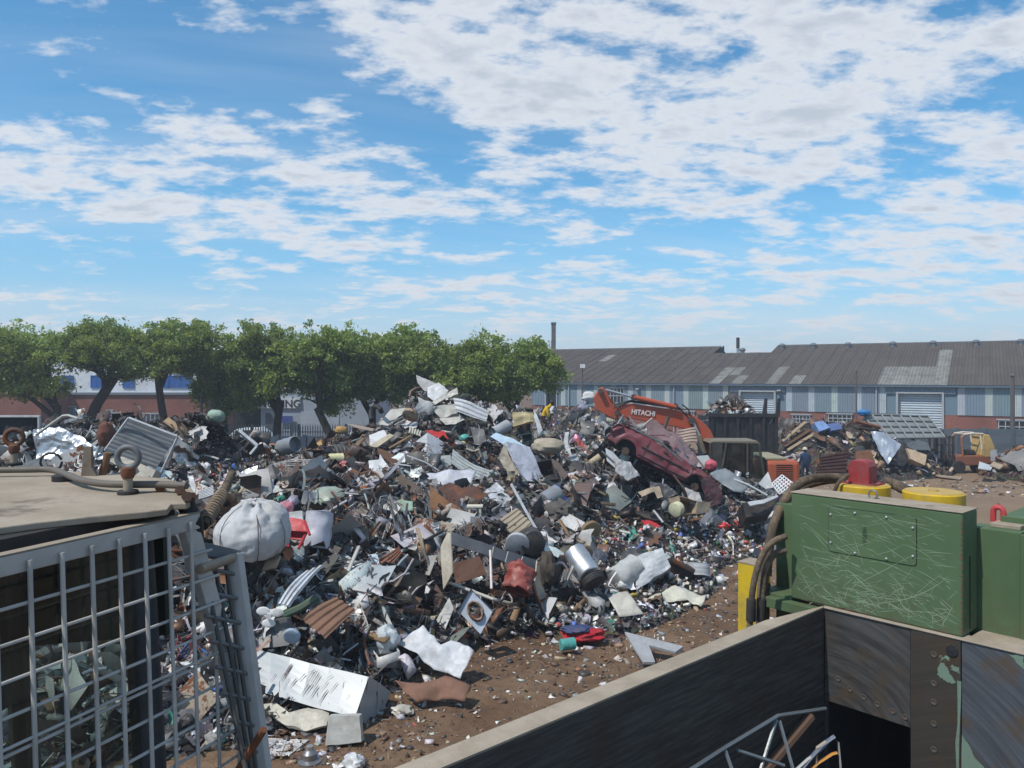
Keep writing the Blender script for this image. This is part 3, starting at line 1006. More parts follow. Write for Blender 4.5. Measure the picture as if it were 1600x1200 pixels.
M_MOUND, t, b = material('packed scrap')
v, _ = coords(t, False)
vo = t.new('ShaderNodeTexVoronoi')
vo.inputs['Scale'].default_value = 6.0
t.l.new(v, vo.inputs['Vector'])
n1 = t.noise(v, 1.2, 5, 0.6)
c = t.mix(t.ramp(n1, 0.35, 0.65), (0.018, 0.016, 0.015), (0.075, 0.048, 0.034))
c = t.mix(0.35, c, t.mix(1.0, vo.outputs['Color'], (0.12, 0.115, 0.11), 'MULTIPLY'))
t.l.new(c, b.inputs['Base Color'])
b.inputs['Roughness'].default_value = 0.9
bump(t, b, vo.outputs['Distance'], 0.9, 0.15)
HEAP.mesh_object('scrap_mound', M_MOUND, 'dark packed scrap and dirt between the pieces of the big heap')

# ---------------------------------------------------------------- shapes of scrap (numpy, shared)
def tri_faces(fs):
    out = []
    for f in fs:
        for k in range(1, len(f) - 1):
            out.append((f[0], f[k], f[k + 1]))
    return np.array(out, dtype=np.int32)


def crumple(V_, r_, amp, folds=3):
    """fold a flat sheet (x, y) along a few creases and ruffle it"""
    V_ = np.array(V_, float)
    size = np.abs(V_[:, :2]).max()
    for _ in range(folds):
        a = r_.uniform(0, math.pi)
        n = np.array([math.cos(a), math.sin(a)])
        cc = r_.uniform(-.45, .45) * size
        s_ = V_[:, :2] @ n - cc
        V_[:, 2] += amp * r_.choice([-1, 1]) * np.maximum(s_, 0) * r_.uniform(.4, 1.3)
    ph = r_.uniform(0, 6, 4)
    V_[:, 2] += amp * size * 0.16 * (np.sin(V_[:, 0] / size * 5 + ph[0]) + np.sin(V_[:, 1] / size * 6 + ph[1]) + .6 * np.sin((V_[:, 0] + V_[:, 1]) / size * 11 + ph[2]))
    V_[:, 2] += r_.normal(size=len(V_)) * amp * size * 0.05
    V_[:, 2] -= V_[:, 2].mean()
    return V_


def t_sheet(r_, nu=4, nv=3, asp=0.7, amp=0.5, folds=3):
    mb = MB().grid(lambda u, v_: ((u - .5), (v_ - .5) * asp, 0), nu, nv)
    V_ = np.array(mb.v)
    edge = (np.abs(V_[:, 0]) > .49) | (np.abs(V_[:, 1]) > asp * .49)
    V_[edge, :2] *= r_.uniform(.78, 1.08, (edge.sum(), 1))
    return crumple(V_, r_, amp, folds), tri_faces(mb.f)


def t_strip(r_, n=6, wd=0.09, bend=0.5):
    xs = np.linspace(-.5, .5, n + 1)
    a, b_ = r_.normal(0, bend * .25, 2)
    y = a * np.sin(xs * math.pi * r_.uniform(.6, 2)) * .6
    z = b_ * np.cos(xs * math.pi * r_.uniform(.6, 2)) * .6
    tw = xs * r_.normal(0, 1.2)
    V_ = []
    for s_ in (-1, 1):
        V_ += [(x, yy + s_ * wd / 2 * math.cos(q_), zz_ + s_ * wd / 2 * math.sin(q_)) for x, yy, zz_, q_ in zip(xs, y, z, tw)]
    fs = [(i, i + 1, n + 2 + i, n + 1 + i) for i in range(n)]
    return np.array(V_), tri_faces(fs)


def t_pipe(r_, r=0.04, n=3, sides=6, bend=0.3):
    pts = []
    a, b_ = r_.normal(0, bend * .2, 2)
    for i in range(n + 1):
        x = i / n - .5
        pts.append((x, a * math.cos(x * math.pi), b_ * math.sin(x * 5)))
    mb = MB().tube(pts, r, sides)
    return np.array(mb.v), tri_faces(mb.f)


def t_box(r_, s=(1, .6, .5), dent=0.12, sub=1):
    mb = MB().box((0, 0, 0), s)
    V_ = np.array(mb.v)
    V_ += r_.normal(size=V_.shape) * dent * min(s)
    return V_, tri_faces(mb.f)


def t_openbox(r_, s=(.8, .55, .45), dent=.1):
    x, y, z = s[0] / 2, s[1] / 2, s[2] / 2
    k = 0.93
    V_ = [(-x, -y, -z), (x, -y, -z), (x, y, -z), (-x, y, -z), (-x, -y, z), (x, -y, z), (x, y, z), (-x, y, z),
          (-x * k, -y * k, z), (x * k, -y * k, z), (x * k, y * k, z), (-x * k, y * k, z), (-x * k, -y * k, -z * .8), (x * k, -y * k, -z * .8), (x * k, y * k, -z * .8), (-x * k, y * k, -z * .8)]
    fs = [(3, 2, 1, 0), (0, 1, 5, 4), (1, 2, 6, 5), (2, 3, 7, 6), (3, 0, 4, 7), (4, 5, 9, 8), (5, 6, 10, 9), (6, 7, 11, 10), (7, 4, 8, 11),
          (8, 9, 13, 12), (9, 10, 14, 13), (10, 11, 15, 14), (11, 8, 12, 15), (12, 13, 14, 15)]
    V_ = np.array(V_)
    nz = r_.normal(size=(8, 3)) * dent * min(s)
    V_[:8] += nz
    V_[8:12] += nz[4:8]
    return V_, tri_faces(fs)


def t_can(r_, rr=.3, n=9, dent=.1):
    mb = MB().lathe([(rr, -.5), (rr, -.15), (rr, .2), (rr, .5)], n)
    V_ = np.array(mb.v)
    V_[:, :2] *= (1 + r_.normal(size=(len(V_), 1)) * dent)
    return V_, tri_faces(mb.f)


def t_bottle(r_):
    mb = MB().lathe([(.18, -.5), (.2, -.2), (.19, .15), (.07, .32), (.07, .5)], 8)
    V_ = np.array(mb.v)
    V_[:, 0] *= r_.uniform(.6, 1)
    return V_, tri_faces(mb.f)


def t_shard(r_):
    n = int(r_.integers(3, 6))
    an = np.sort(r_.uniform(0, 2 * math.pi, n))
    rr = r_.uniform(.25, .55, n)
    top = [(r * math.cos(a), r * math.sin(a), .02) for r, a in zip(rr, an)]
    bot = [(x, y, -.02) for x, y, z in top]
    V_ = np.array(top + bot)
    V_[:, 2] += r_.normal() * .4 * V_[:, 0] ** 2
    fs = [tuple(range(n)), tuple(range(n, 2 * n))[::-1]] + [(i, n + i, n + (i + 1) % n, (i + 1) % n) for i in range(n)]
    return V_, tri_faces(fs)


def t_lump(r_, nu=7, nv=5):
    mb = MB().ball((0, 0, 0), .5, nu, nv, (1, r_.uniform(.5, .9), r_.uniform(.35, .7)))
    V_ = np.array(mb.v)
    V_ *= 1 + r_.normal(size=(len(V_), 1)) * .13
    return V_, tri_faces(mb.f)


def t_angle(r_):
    k = .05
    V_, fs = [], []
    for x in (-.5, 0, .5):
        b_ = r_.normal() * .04
        V_ += [(x, -k + b_, 0), (x, b_, 0), (x, b_, k)]
    for i in (0, 3):
        fs += [(i, i + 1, i + 4, i + 3), (i + 1, i + 2, i + 5, i + 4)]
    return np.array(V_), tri_faces(fs)


def t_wire(r_, n=10, loops=1.5):
    pts = []
    ph = r_.uniform(0, 6, 3)
    for i in range(n + 1):
        f = i / n
        pts.append((.5 * math.cos(f * loops * 6.28 + ph[0]) * (.5 + .5 * f), .4 * math.sin(f * loops * 6.28 + ph[1]), .15 * math.sin(f * 9 + ph[2])))
    mb = MB().tube(pts, .012, 3)
    return np.array(mb.v), tri_faces(mb.f)


def t_corr(r_, waves=4, amp=.05, asp=.6, nv=2):
    xs = np.linspace(-.5, .5, waves * 4 + 1)
    b_ = r_.normal() * .3
    V_, fs = [], []
    for j in range(nv + 1):
        f = j / nv - .5
        for i, x in enumerate(xs):
            V_.append((x, f * asp, amp * math.sin(i * math.pi / 2) + b_ * f * f + r_.normal() * .008))
    n = len(xs)
    for j in range(nv):
        fs += [(j * n + i, j * n + i + 1, (j + 1) * n + i + 1, (j + 1) * n + i) for i in range(n - 1)]
    return np.array(V_), tri_faces(fs)


tr_ = np.random.default_rng(77)
T_SCRAP = ([t_shard(tr_) for _ in range(9)] + [t_sheet(tr_, 3, 2, tr_.uniform(.4, .9), .75, 2) for _ in range(12)] + [t_strip(tr_, 5, tr_.uniform(.04, .14), .9) for _ in range(14)]
           + [t_box(tr_, (1, .5, .2), .15) for _ in range(2)] + [t_pipe(tr_, .03, 3, 4, .6) for _ in range(5)] + [t_wire(tr_) for _ in range(7)] + [t_angle(tr_) for _ in range(5)])
T_FINE = (T_SCRAP[:28] + [t_can(tr_, .22, 7) for _ in range(2)] + [t_bottle(tr_) for _ in range(2)] + [t_box(tr_, (1, .7, .35), .12) for _ in range(4)] + [t_lump(tr_, 6, 4) for _ in range(2)])

PAL = {
    'mix': [(.62, .62, .62, 5), (.78, .78, .76, 4), (.35, .36, .38, 4), (.05, .05, .055, 6), (.14, .13, .125, 4), (.45, .06, .05, .9), (.05, .13, .42, .7), (.55, .42, .06, .5), (.06, .28, .22, .6), (.34, .27, .19, 2.5), (.16, .085, .05, 3), (.55, .5, .42, 2.5), (.55, .25, .32, .4)],
    'dark': [(.03, .03, .032, 6), (.07, .06, .055, 5), (.13, .085, .06, 4), (.2, .19, .18, 3), (.4, .4, .41, 1.6), (.62, .62, .6, .8), (.20, .09, .045, 3), (.3, .25, .2, 2)],
    'rust': [(.17, .075, .04, 6), (.26, .115, .05, 4), (.09, .05, .035, 5), (.05, .045, .04, 4), (.3, .22, .15, 3), (.42, .38, .32, 1.5), (.5, .5, .5, .8)],
    'metal': [(.46, .48, .5, 5), (.32, .34, .36, 5), (.6, .62, .63, 3.5), (.16, .165, .17, 4), (.05, .05, .055, 5), (.72, .73, .72, 1.8), (.17, .085, .05, 2.5), (.36, .3, .22, 2)],
    'pale': [(.74, .74, .72, 5), (.6, .6, .58, 4), (.62, .57, .47, 2.5), (.4, .4, .4, 3), (.06, .06, .06, 4), (.16, .15, .14, 3), (.3, .24, .17, 2), (.35, .08, .06, .6), (.07, .2, .35, .5)],
    'wood': [(.36, .26, .16, 4), (.25, .16, .09, 4), (.45, .36, .25, 3), (.08, .06, .045, 4), (.16, .09, .055, 4), (.5, .5, .48, 1)],
}
for k_ in PAL:
    a_ = np.array(PAL[k_])
    PAL[k_] = (a_[:, :3], a_[:, 3] / a_[:, 3].sum())
# (pixel, pixel, palette, spread): what the heap is made of around each spot
ZONES = [(330, 720, 'mix'), (400, 745, 'mix'), (300, 760, 'mix'), (360, 820, 'dark'), (310, 660, 'dark'), (450, 720, 'dark'), (520, 680, 'rust'), (560, 700, 'rust'), (500, 740, 'dark'), (470, 790, 'dark'),
         (600, 690, 'pale'), (650, 630, 'pale'), (690, 660, 'dark'), (740, 680, 'dark'), (650, 760, 'metal'), (580, 800, 'metal'), (540, 840, 'dark'), (620, 850, 'metal'), (560, 920, 'metal'), (450, 950, 'mix'),
         (650, 920, 'dark'), (690, 880, 'metal'), (520, 1010, 'metal'), (620, 990, 'metal'), (800, 640, 'pale'), (850, 670, 'pale'), (900, 650, 'mix'), (920, 680, 'pale'), (890, 730, 'metal'), (930, 750, 'metal'),
         (780, 760, 'metal'), (840, 800, 'metal'), (900, 800, 'dark'), (760, 850, 'dark'), (820, 940, 'dark'), (880, 900, 'metal'), (930, 840, 'mix'), (1000, 820, 'mix'), (1080, 830, 'mix'), (1150, 820, 'mix'),
         (1100, 870, 'mix'), (980, 880, 'mix'), (1050, 900, 'mix'), (960, 960, 'mix'), (880, 960, 'mix'), (1000, 740, 'dark'), (1060, 780, 'metal'), (1150, 760, 'metal'), (950, 700, 'metal'), (200, 720, 'metal'),
         (60, 720, 'metal'), (100, 1050, 'metal'), (300, 1000, 'mix'), (970, 655, 'pale')]
ZP = np.array([[z[0], z[1] * 1.5] for z in ZONES], float)
ZK = [z[2] for z in ZONES]
PK = sorted(PAL)


def to_px(p):
    p = np.asarray(p)
    d = np.maximum(p[..., 1], 0.5)
    return 800 + p[..., 0] / d * F, HZ + (H - p[..., 2]) / d * F


def zone_of(pos, r_, jitter=28):
    px, py = to_px(pos)
    q_ = np.stack([px + r_.normal(size=len(px)) * jitter, (py + r_.normal(size=len(px)) * jitter) * 1.5], -1)
    idx = ((q_[:, None, :] - ZP[None]) ** 2).sum(-1).argmin(1)
    return np.array([ZK[i] for i in idx])


def pick_colours(zs, r_, var=0.22):
    C_ = np.zeros((len(zs), 3))
    for k in PK:
        m_ = zs == k
        if m_.any():
            cols, wts = PAL[k]
            C_[m_] = cols[r_.choice(len(cols), m_.sum(), p=wts)]
    C_ *= np.exp(r_.normal(size=(len(zs), 1)) * var)
    C_ *= np.exp(r_.normal(size=(len(zs), 3)) * 0.05)
    return np.clip(C_, 0.008, 0.82)


def rand_rot(n, r_, nrm=None, flat=0.5):
    """random frames; flat -> 1 lays the z axis of the piece along the slope's normal"""
    z = r_.normal(size=(n, 3))
    z /= np.linalg.norm(z, axis=1)[:, None]
    if nrm is not None:
        z = z * (1 - flat) + nrm * flat
        z /= np.linalg.norm(z, axis=1)[:, None]
    x = np.cross(z, r_.normal(size=(n, 3)))
    x /= np.linalg.norm(x, axis=1)[:, None]
    y = np.cross(z, x)
    return np.stack([x, y, z], axis=2)


def scatter_mesh(name, pos, nrm, size, cols, metal, templates, r_, mat, flat=0.45):
    n = len(pos)
    R_ = rand_rot(n, r_, nrm, flat)
    which = r_.integers(0, len(templates), n)
    Vs, Ts, Cs = [], [], []
    base = 0
    for k, (tv, tf) in enumerate(templates):
        m_ = np.where(which == k)[0]
        if not len(m_):
            continue
        V_ = np.einsum('nij,vj->nvi', R_[m_], tv) * size[m_][:, None, None] + pos[m_][:, None, :]
        nv = len(tv)
        T_ = tf[None] + (np.arange(len(m_)) * nv)[:, None, None] + base
        base += nv * len(m_)
        Vs.append(V_.reshape(-1, 3))
        Ts.append(T_.reshape(-1, 3))
        cc = np.concatenate([cols[m_], metal[m_][:, None]], 1)
        Cs.append(np.repeat(cc, nv, axis=0))
    me_ = fast_mesh(name, np.concatenate(Vs), np.concatenate(Ts), np.concatenate(Cs))
    return link(name, me_, mat)


M_BITS, t, b = material('scrap bits')
at = t.new('ShaderNodeVertexColor', layer_name='Col')
v, _ = coords(t, False)
n2 = t.noise(v, 14.0, 3, 0.6)
c = t.mix(t.ramp(n2, 0.42, 0.68, 0.0, 0.55), at.outputs[0], (0.09, 0.065, 0.048))
t.l.new(c, b.inputs['Base Color'])
t.l.new(t.ramp(at.outputs[1], 0.4, 0.6, 0.0, 0.8), b.inputs['Metallic'])
t.l.new(t.ramp(n2, 0.2, 0.8, 0.38, 0.75), b.inputs['Roughness'])

fr_ = np.random.default_rng(31)
# small pieces: seen from here, and spread over the whole heap
npx = 26000
px_, py_ = fr_.uniform(-20, 1260, npx), fr_.uniform(600, 1180, npx)
d_ = HEAP.hit(px_, py_, step=0.12)
ok = ~np.isnan(d_)
pos1 = np.stack([(px_[ok] - 800) / F * d_[ok], d_[ok]], -1)
npl = 34000
pos2 = np.stack([fr_.uniform(-17, 13.5, npl), fr_.uniform(10, 42, npl)], -1)
xy = np.concatenate([pos1, pos2])
hz_ = HEAP.h(xy[:, 0], xy[:, 1])
m_ = hz_ > 0.03
xy, hz_ = xy[m_], hz_[m_]
size = np.exp(fr_.normal(-1.75, .45, len(xy)))
size = np.clip(size, .05, .6)
nr = HEAP.normal(xy[:, 0], xy[:, 1])
pos = np.concatenate([xy, (hz_ + fr_.uniform(-.02, .16, len(xy)))[:, None]], 1)
zs = zone_of(pos, fr_)
size = np.where(zs == 'mix', size * 0.72, size * 1.08)
cols = pick_colours(zs, fr_)
metal = (fr_.random(len(pos)) < np.where(zs == 'metal', .35, .12)).astype(float)
mixz = zs == 'mix'
gap_shade = np.where(mixz, 1.0, np.where(fr_.random(len(pos)) < .16, 1.0, fr_.uniform(.25, .75, len(pos))))  # bits dimmed by colour to imitate shade in gaps between larger pieces
cols = np.clip(cols * gap_shade[:, None], .008, .8)
size = np.where(mixz, size, size * 1.35)
right = pos[:, 0] > 0
for nm, mk, tt, lab in (('scrap_bits', ~right & mixz, T_FINE, 'bright small litter on the left part of the heap'), ('scrap_bits', right & mixz, T_FINE, 'bright small litter on the right part of the heap'),
                        ('scrap_bits', ~right & ~mixz, T_SCRAP, 'small scrap darkened like shaded gaps covering the left half of the heap'), ('scrap_bits', right & ~mixz, T_SCRAP, 'small scrap darkened like shaded gaps covering the right half of the heap')):
    tag(scatter_mesh(nm, pos[mk], nr[mk], size[mk], cols[mk], metal[mk], tt, fr_, M_BITS), lab, kind='stuff')
# litter trodden into the ground in front of the heap
ng = 9500
gpx, gpy = fr_.uniform(380, 1250, ng), fr_.uniform(880, 1199, ng)
gd = H * F / (gpy - HZ)
gxy = np.stack([(gpx - 800) / F * gd, gd], -1)
hh_ = HEAP.h(gxy[:, 0], gxy[:, 1])
edge = np.clip(1 + hh_ / 0.75, 0.016, 1)
m_ = (hh_ < 0.05) & (fr_.random(ng) < edge)
gxy = gxy[m_]
pos = np.concatenate([gxy, np.array([ground_z(x, y) for x, y in gxy])[:, None] + .012], 1)
sz = np.clip(np.exp(fr_.normal(-2.6, .5, len(pos))), .02, .22)
zs = np.array(['wood', 'dark', 'pale', 'rust', 'metal'])[fr_.choice(5, len(pos), p=[.3, .2, .25, .15, .1])]
nr = np.tile([[0, 0, 1.0]], (len(pos), 1))
tag(scatter_mesh('ground_litter', pos, nr, sz, pick_colours(zs, fr_), np.zeros(len(pos)), T_FINE, fr_, M_BITS, .75), 'small trodden litter on the bare earth in front of the heap', kind='stuff')

# clods of earth along the foot of the heap
nc = 2600
cpx, cpy = fr_.uniform(380, 1250, nc), fr_.uniform(880, 1199, nc)
cd = H * F / (cpy - HZ)
cxy = np.stack([(cpx - 800) / F * cd, cd], -1)
ch_ = HEAP.h(cxy[:, 0], cxy[:, 1])
m_ = (ch_ < .12) & (fr_.random(nc) < np.clip(1 + ch_ / .9, .05, 1))
cxy = cxy[m_]
pos = np.concatenate([cxy, np.maximum(np.array([ground_z(x, y) for x, y in cxy]), HEAP.h(cxy[:, 0], cxy[:, 1]))[:, None]], 1)
cc = np.array([.115, .068, .042]) * fr_.uniform(.6, 1.3, (len(pos), 1))
tag(scatter_mesh('earth_clods', pos, np.tile([[0, 0, 1.0]], (len(pos), 1)), np.clip(np.exp(fr_.normal(-3.0, .5, len(pos))), .015, .16), cc, np.zeros(len(pos)), [t_lump(fr_, 7, 5) for _ in range(8)], fr_, M_BITS, .7), 'crumbled clods of brown earth at the foot of the heap', kind='stuff')

# ================================================================ PIECES OF SCRAP ONE CAN PICK OUT
HERO_BOX = []        # picture boxes taken by the picked-out pieces, so that loose pieces keep off them
LAND = []            # (pixel, phrase) landmarks used in labels
MAT = {'p': M_PAINT, 'g': M_GALV, 'r': M_RUST, 'l': M_PLAST, 'c': M_CLOTH, 'w': M_WOOD, 'k': M_RUBBER}
KOL = {'white': (.56, .57, .57), 'offwhite': (.47, .455, .40), 'cream': (.46, .41, .30), 'grey': (.36, .38, .40), 'lgrey': (.41, .43, .45), 'dgrey': (.10, .105, .11), 'black': (.018, .018, .02), 'rust': (.19, .075, .035),
       'brown': (.12, .065, .04), 'dbrown': (.06, .04, .03), 'tan': (.36, .28, .19), 'red': (.42, .035, .035), 'blue': (.03, .12, .42), 'sky': (.42, .56, .68), 'sage': (.30, .35, .29), 'green': (.05, .2, .11), 'teal': (.06, .36, .33),
       'yellow': (.58, .43, .12), 'orange': (.50, .13, .04), 'pink': (.48, .20, .24), 'beige': (.40, .35, .27), 'silver': (.55, .57, .59), 'lilac': (.52, .53, .59)}
_seed = [0]


def depth_at(pts, d, lift, tilt=1.0, yaw=0.0):
    """distance of a piece: as near as its corners need to lie on top of the heap rather than in it"""
    cx, cy = sum(p[0] for p in pts) / len(pts), sum(p[1] for p in pts) / len(pts)
    hs = HEAP.hit([p[0] for p in pts] + [cx], [p[1] for p in pts] + [cy])
    ks = np.array([1 + (tilt * (cy - p[1]) + yaw * (p[0] - cx)) / F for p in pts] + [1.0])
    ok_ = ~np.isnan(hs)
    if not ok_.any():
        return cx, cy, (d if d is not None else 30.0)
    need = float((hs[ok_] / ks[ok_]).min()) - lift * .4
    mid = float(hs[-1]) if ok_[-1] else float(hs[ok_].mean())
    if d is None:
        return cx, cy, max(need, mid - 1.1)
    return cx, cy, max(min(d, need), d - .9)


def plane_pts(pts, d, tilt, yaw, lift):
    cx, cy, d = depth_at(pts, d, lift, tilt, yaw)
    out = []
    for p in pts:
        k = 1 + (tilt * (cy - p[1]) + yaw * (p[0] - cx)) / F + (p[2] if len(p) > 2 else 0.0) / d
        out.append(P(p[0], p[1], d * k))
    return out, d


def finish(o, label, cat, pts, group=None, land=None, note=True):
    tag(o, label, cat, group)
    xs, ys = [p[0] for p in pts], [p[1] for p in pts]
    if note:
        HERO_BOX.append((min(xs), max(xs), min(ys), max(ys)))
    if land:
        LAND.append((sum(xs) / len(xs), sum(ys) / len(ys), land))
    return o


def sheet(name, label, cat, pts, col, m='p', rust=0.25, tilt=1.2, yaw=0.0, amp=0.05, d=None, lift=0.25, thick=0.012, land=None, soft=False, cuts=5, parent=None):
    _seed[0] += 1
    sd = _seed[0] * 3.7
    Q, d = plane_pts(pts, d, tilt, yaw, lift)
    bm = bmesh.new()
    vs = [bm.verts.new(p) for p in Q]
    f = bm.faces.new(vs)
    f.normal_update()
    nrm = f.normal.copy()
    bmesh.ops.triangulate(bm, faces=bm.faces[:])
    bmesh.ops.subdivide_edges(bm, edges=bm.edges[:], cuts=cuts, use_grid_fill=True)
    c0 = sum(Q, Vector()) / len(Q)
    size = max((p - c0).length for p in Q)
    for v_ in bm.verts:
        q_ = (v_.co - c0) / size
        dsp = amp * size * (1.4 * mnoise.noise(q_ * 1.6 + Vector((sd, 0, 0))) + 0.7 * (abs(mnoise.noise(q_ * 3.1 + Vector((0, sd, 0)))) - .25))
        if not soft:
            dsp += amp * size * 0.18 * mnoise.noise(q_ * 9 + Vector((0, 0, sd)))
        v_.co += nrm * dsp + Vector((mnoise.noise(q_ * 4 + Vector((sd, 1, 0))), 0, mnoise.noise(q_ * 4 + Vector((1, sd, 0))))) * size * amp * .35
    for v_ in bm.verts:
        v_.co -= c0
    me_ = bpy.data.meshes.new(name)
    bm.to_mesh(me_)
    bm.free()
    if soft:
        me_.polygons.foreach_set('use_smooth', [True] * len(me_.polygons))
    colr = KOL[col] if isinstance(col, str) else col
    o = link(name, me_, MAT[m], parent, (*colr, rust))
    o.location = c0
    if thick:
        md = o.modifiers.new('thickness', 'SOLIDIFY')
        md.thickness = thick
    return finish(o, label, cat, pts, land=land) if label else o


def ribbed(name, label, cat, pts, col, waves=5, m='p', rust=0.2, tilt=1.2, yaw=0.0, d=None, lift=0.3, amp=0.035, bend=0.05, land=None, along=0):
    """corrugated or ribbed sheet through four corners; the ribs run from corner 0 towards corner 1 (along=0) or from 1 towards 2"""
    _seed[0] += 1
    r_ = np.random.default_rng(_seed[0])
    Q, d = plane_pts(pts, d, tilt, yaw, lift)
    if along:
        Q = Q[1:] + Q[:1]
    n = (Q[1] - Q[0]).cross(Q[3] - Q[0]).normalized()
    if n.y > 0:
        n = -n
    size = (Q[1] - Q[0]).length
    b1, b2 = r_.normal() * bend, r_.normal() * bend
    prof = (0, 0, 1, 1, 1, 0) if waves <= 6 else (0, .5, 1, .5)
    k = len(prof)
    nvv = waves * k

    def fn(u, v_):
        p = Q[0].lerp(Q[1], u).lerp(Q[3].lerp(Q[2], u), v_)
        i = int(round(v_ * nvv)) % k
        return p + n * (prof[i] * amp + size * (b1 * math.sin(u * 3.1) + b2 * math.sin(u * 5 + v_ * 2) * .4 + .012 * mnoise.noise(Vector((u * 5, v_ * 5, _seed[0])))))
    mb = MB().grid(fn, 8, nvv)
    colr = KOL[col] if isinstance(col, str) else col
    o = mb.build(name, MAT[m], col=(*colr, rust), centre=True)
    md = o.modifiers.new('thickness', 'SOLIDIFY')
    md.thickness = 0.008
    return finish(o, label, cat, pts, land=land)


def casing(name, label, cat, pts, col, depth=0.5, m='p', rust=0.2, tilt=1.0, yaw=0.0, d=None, lift=0.4, dent=0.03, land=None, open_=False, push=None, bevel=0.015):
    """dented sheet-metal or plastic box: a front face through four corners, pushed back by its depth"""
    _seed[0] += 1
    Q, d = plane_pts(pts, d, tilt, yaw, lift)
    n = (Q[1] - Q[0]).cross(Q[3] - Q[0]).normalized()
    if n.dot(Q[0] - Vector((0, 0, H))) < 0:
        n = -n
    e = Vector(push) if push else n * depth
    bm = bmesh.new()
    a = [bm.verts.new(p) for p in Q]
    b_ = [bm.verts.new(p + e) for p in Q]
    if not open_:
        bm.faces.new(a)
    bm.faces.new(b_[::-1])
    for i in range(4):
        bm.faces.new((a[i], b_[i], b_[(i + 1) % 4], a[(i + 1) % 4]))
    bmesh.ops.recalc_face_normals(bm, faces=bm.faces[:])
    bmesh.ops.subdivide_edges(bm, edges=bm.edges[:], cuts=5, use_grid_fill=True)
    c0 = sum(Q, Vector()) / 4 + e / 2
    size = max((p - c0).length for p in Q)
    for v_ in bm.verts:
        q_ = (v_.co - c0) / size
        v_.co += Vector([mnoise.noise(q_ * 2.3 + Vector((_seed[0] * 2.2, k * 9.1, 0))) for k in range(3)]) * dent * size
        v_.co -= c0
    me_ = bpy.data.meshes.new(name)
    bm.to_mesh(me_)
    bm.free()
    colr = KOL[col] if isinstance(col, str) else col
    o = link(name, me_, MAT[m], None, (*colr, rust))
    o.location = c0
    if open_:
        md = o.modifiers.new('thickness', 'SOLIDIFY')
        md.thickness = 0.02
    return finish(o, label, cat, pts, land=land)


def drum(name, label, cat, a, b_, rpx, col, m='p', rust=0.3, d=None, lift=0.3, dd=0.0, dent=0.05, land=None, hollow=False, inner=None):
    """drum or tank: axis from pixel a to pixel b_ (dd metres farther), radius in pixels"""
    _seed[0] += 1
    cx, cy, d = depth_at([a, b_, (a[0], a[1] + rpx * .6), (b_[0], b_[1] + rpx * .6)], d, lift)
    A, B = P(a[0], a[1], d), P(b_[0], b_[1], d + dd)
    r = rpx / F * d
    L = (B - A).length
    z = (B - A).normalized()
    M4 = Matrix.Translation(A) @ z.to_track_quat('Z', 'Y').to_matrix().to_4x4()
    prof = [(r * .94, 0), (r, L * .01 + .005), (r * 1.03, L * .02 + .01), (r, L * .04 + .02)] + [(r * (1.03 if k in (4, 8) else 1), L * k / 12) for k in range(1, 12)] + [(r, L * .98), (r * 1.03, L * .99), (r * .95, L)]
    if hollow:
        prof = [(r * .86, L * .35), (r * .9, 0.01)] + prof
    mb = MB().lathe(prof, 22, M4)
    c0 = (A + B) / 2
    for i, p in enumerate(mb.v):
        q_ = (Vector(p) - c0) / max(r, L / 2)
        k = Vector([mnoise.noise(q_ * 2 + Vector((_seed[0] * 1.9, j * 7.7, 0))) for j in range(3)]) * dent * max(r, L / 2)
        mb.v[i] = tuple(Vector(p) + k)
    colr = KOL[col] if isinstance(col, str) else col
    o = mb.build(name, MAT[m], col=(*colr, rust), autosmooth=True, centre=True)
    return finish(o, label, cat, [(a[0] - rpx, a[1] - rpx), (b_[0] + rpx, b_[1] + rpx)], land=land)


def lump(name, label, cat, c, rx, ry, col, m='c', noise=0.35, fq=1.7, d=None, lift=0.15, depth=None, land=None, nu=26, nv=16, flatten=False):
    """bag, bundle or bowl: an uneven rounded body, radii in pixels"""
    _seed[0] += 1
    cx, cy, d = depth_at([c, (c[0], c[1] + ry * .8)], d, lift)
    s_ = d / F
    q_ = P(c[0], c[1], d)
    mb = MB().ball((0, 0, 0), 1.0, nu, nv, (rx * s_, (depth if depth else (rx + ry) / 2 * s_), ry * s_), noise, fq, _seed[0] * 2.3)
    colr = KOL[col] if isinstance(col, str) else col
    o = mb.build(name, MAT[m], col=(*colr, 0.1), autosmooth=True)
    o.location = q_
    return finish(o, label, cat, [(c[0] - rx * .7, c[1] - ry * .7), (c[0] + rx * .7, c[1] + ry * .7)], land=land)


def rod(name, label, cat, pts, r, col, m='p', rust=0.2, d=None, lift=0.3, land=None, n=7, flat=1.0):
    """bar, pipe or cable through pixels (x, y, metres farther)"""
    cx, cy, d = depth_at(pts, d, lift)
    Q = [P(p[0], p[1], d + (p[2] if len(p) > 2 else 0)) for p in pts]
    mb = MB().tube(Q, r, n, flat=flat)
    colr = KOL[col] if isinstance(col, str) else col
    o = mb.build(name, MAT[m], col=(*colr, rust), autosmooth=True, centre=True)
    tag(o, label, cat)
    if land:
        LAND.append((cx, cy, land))
    return o


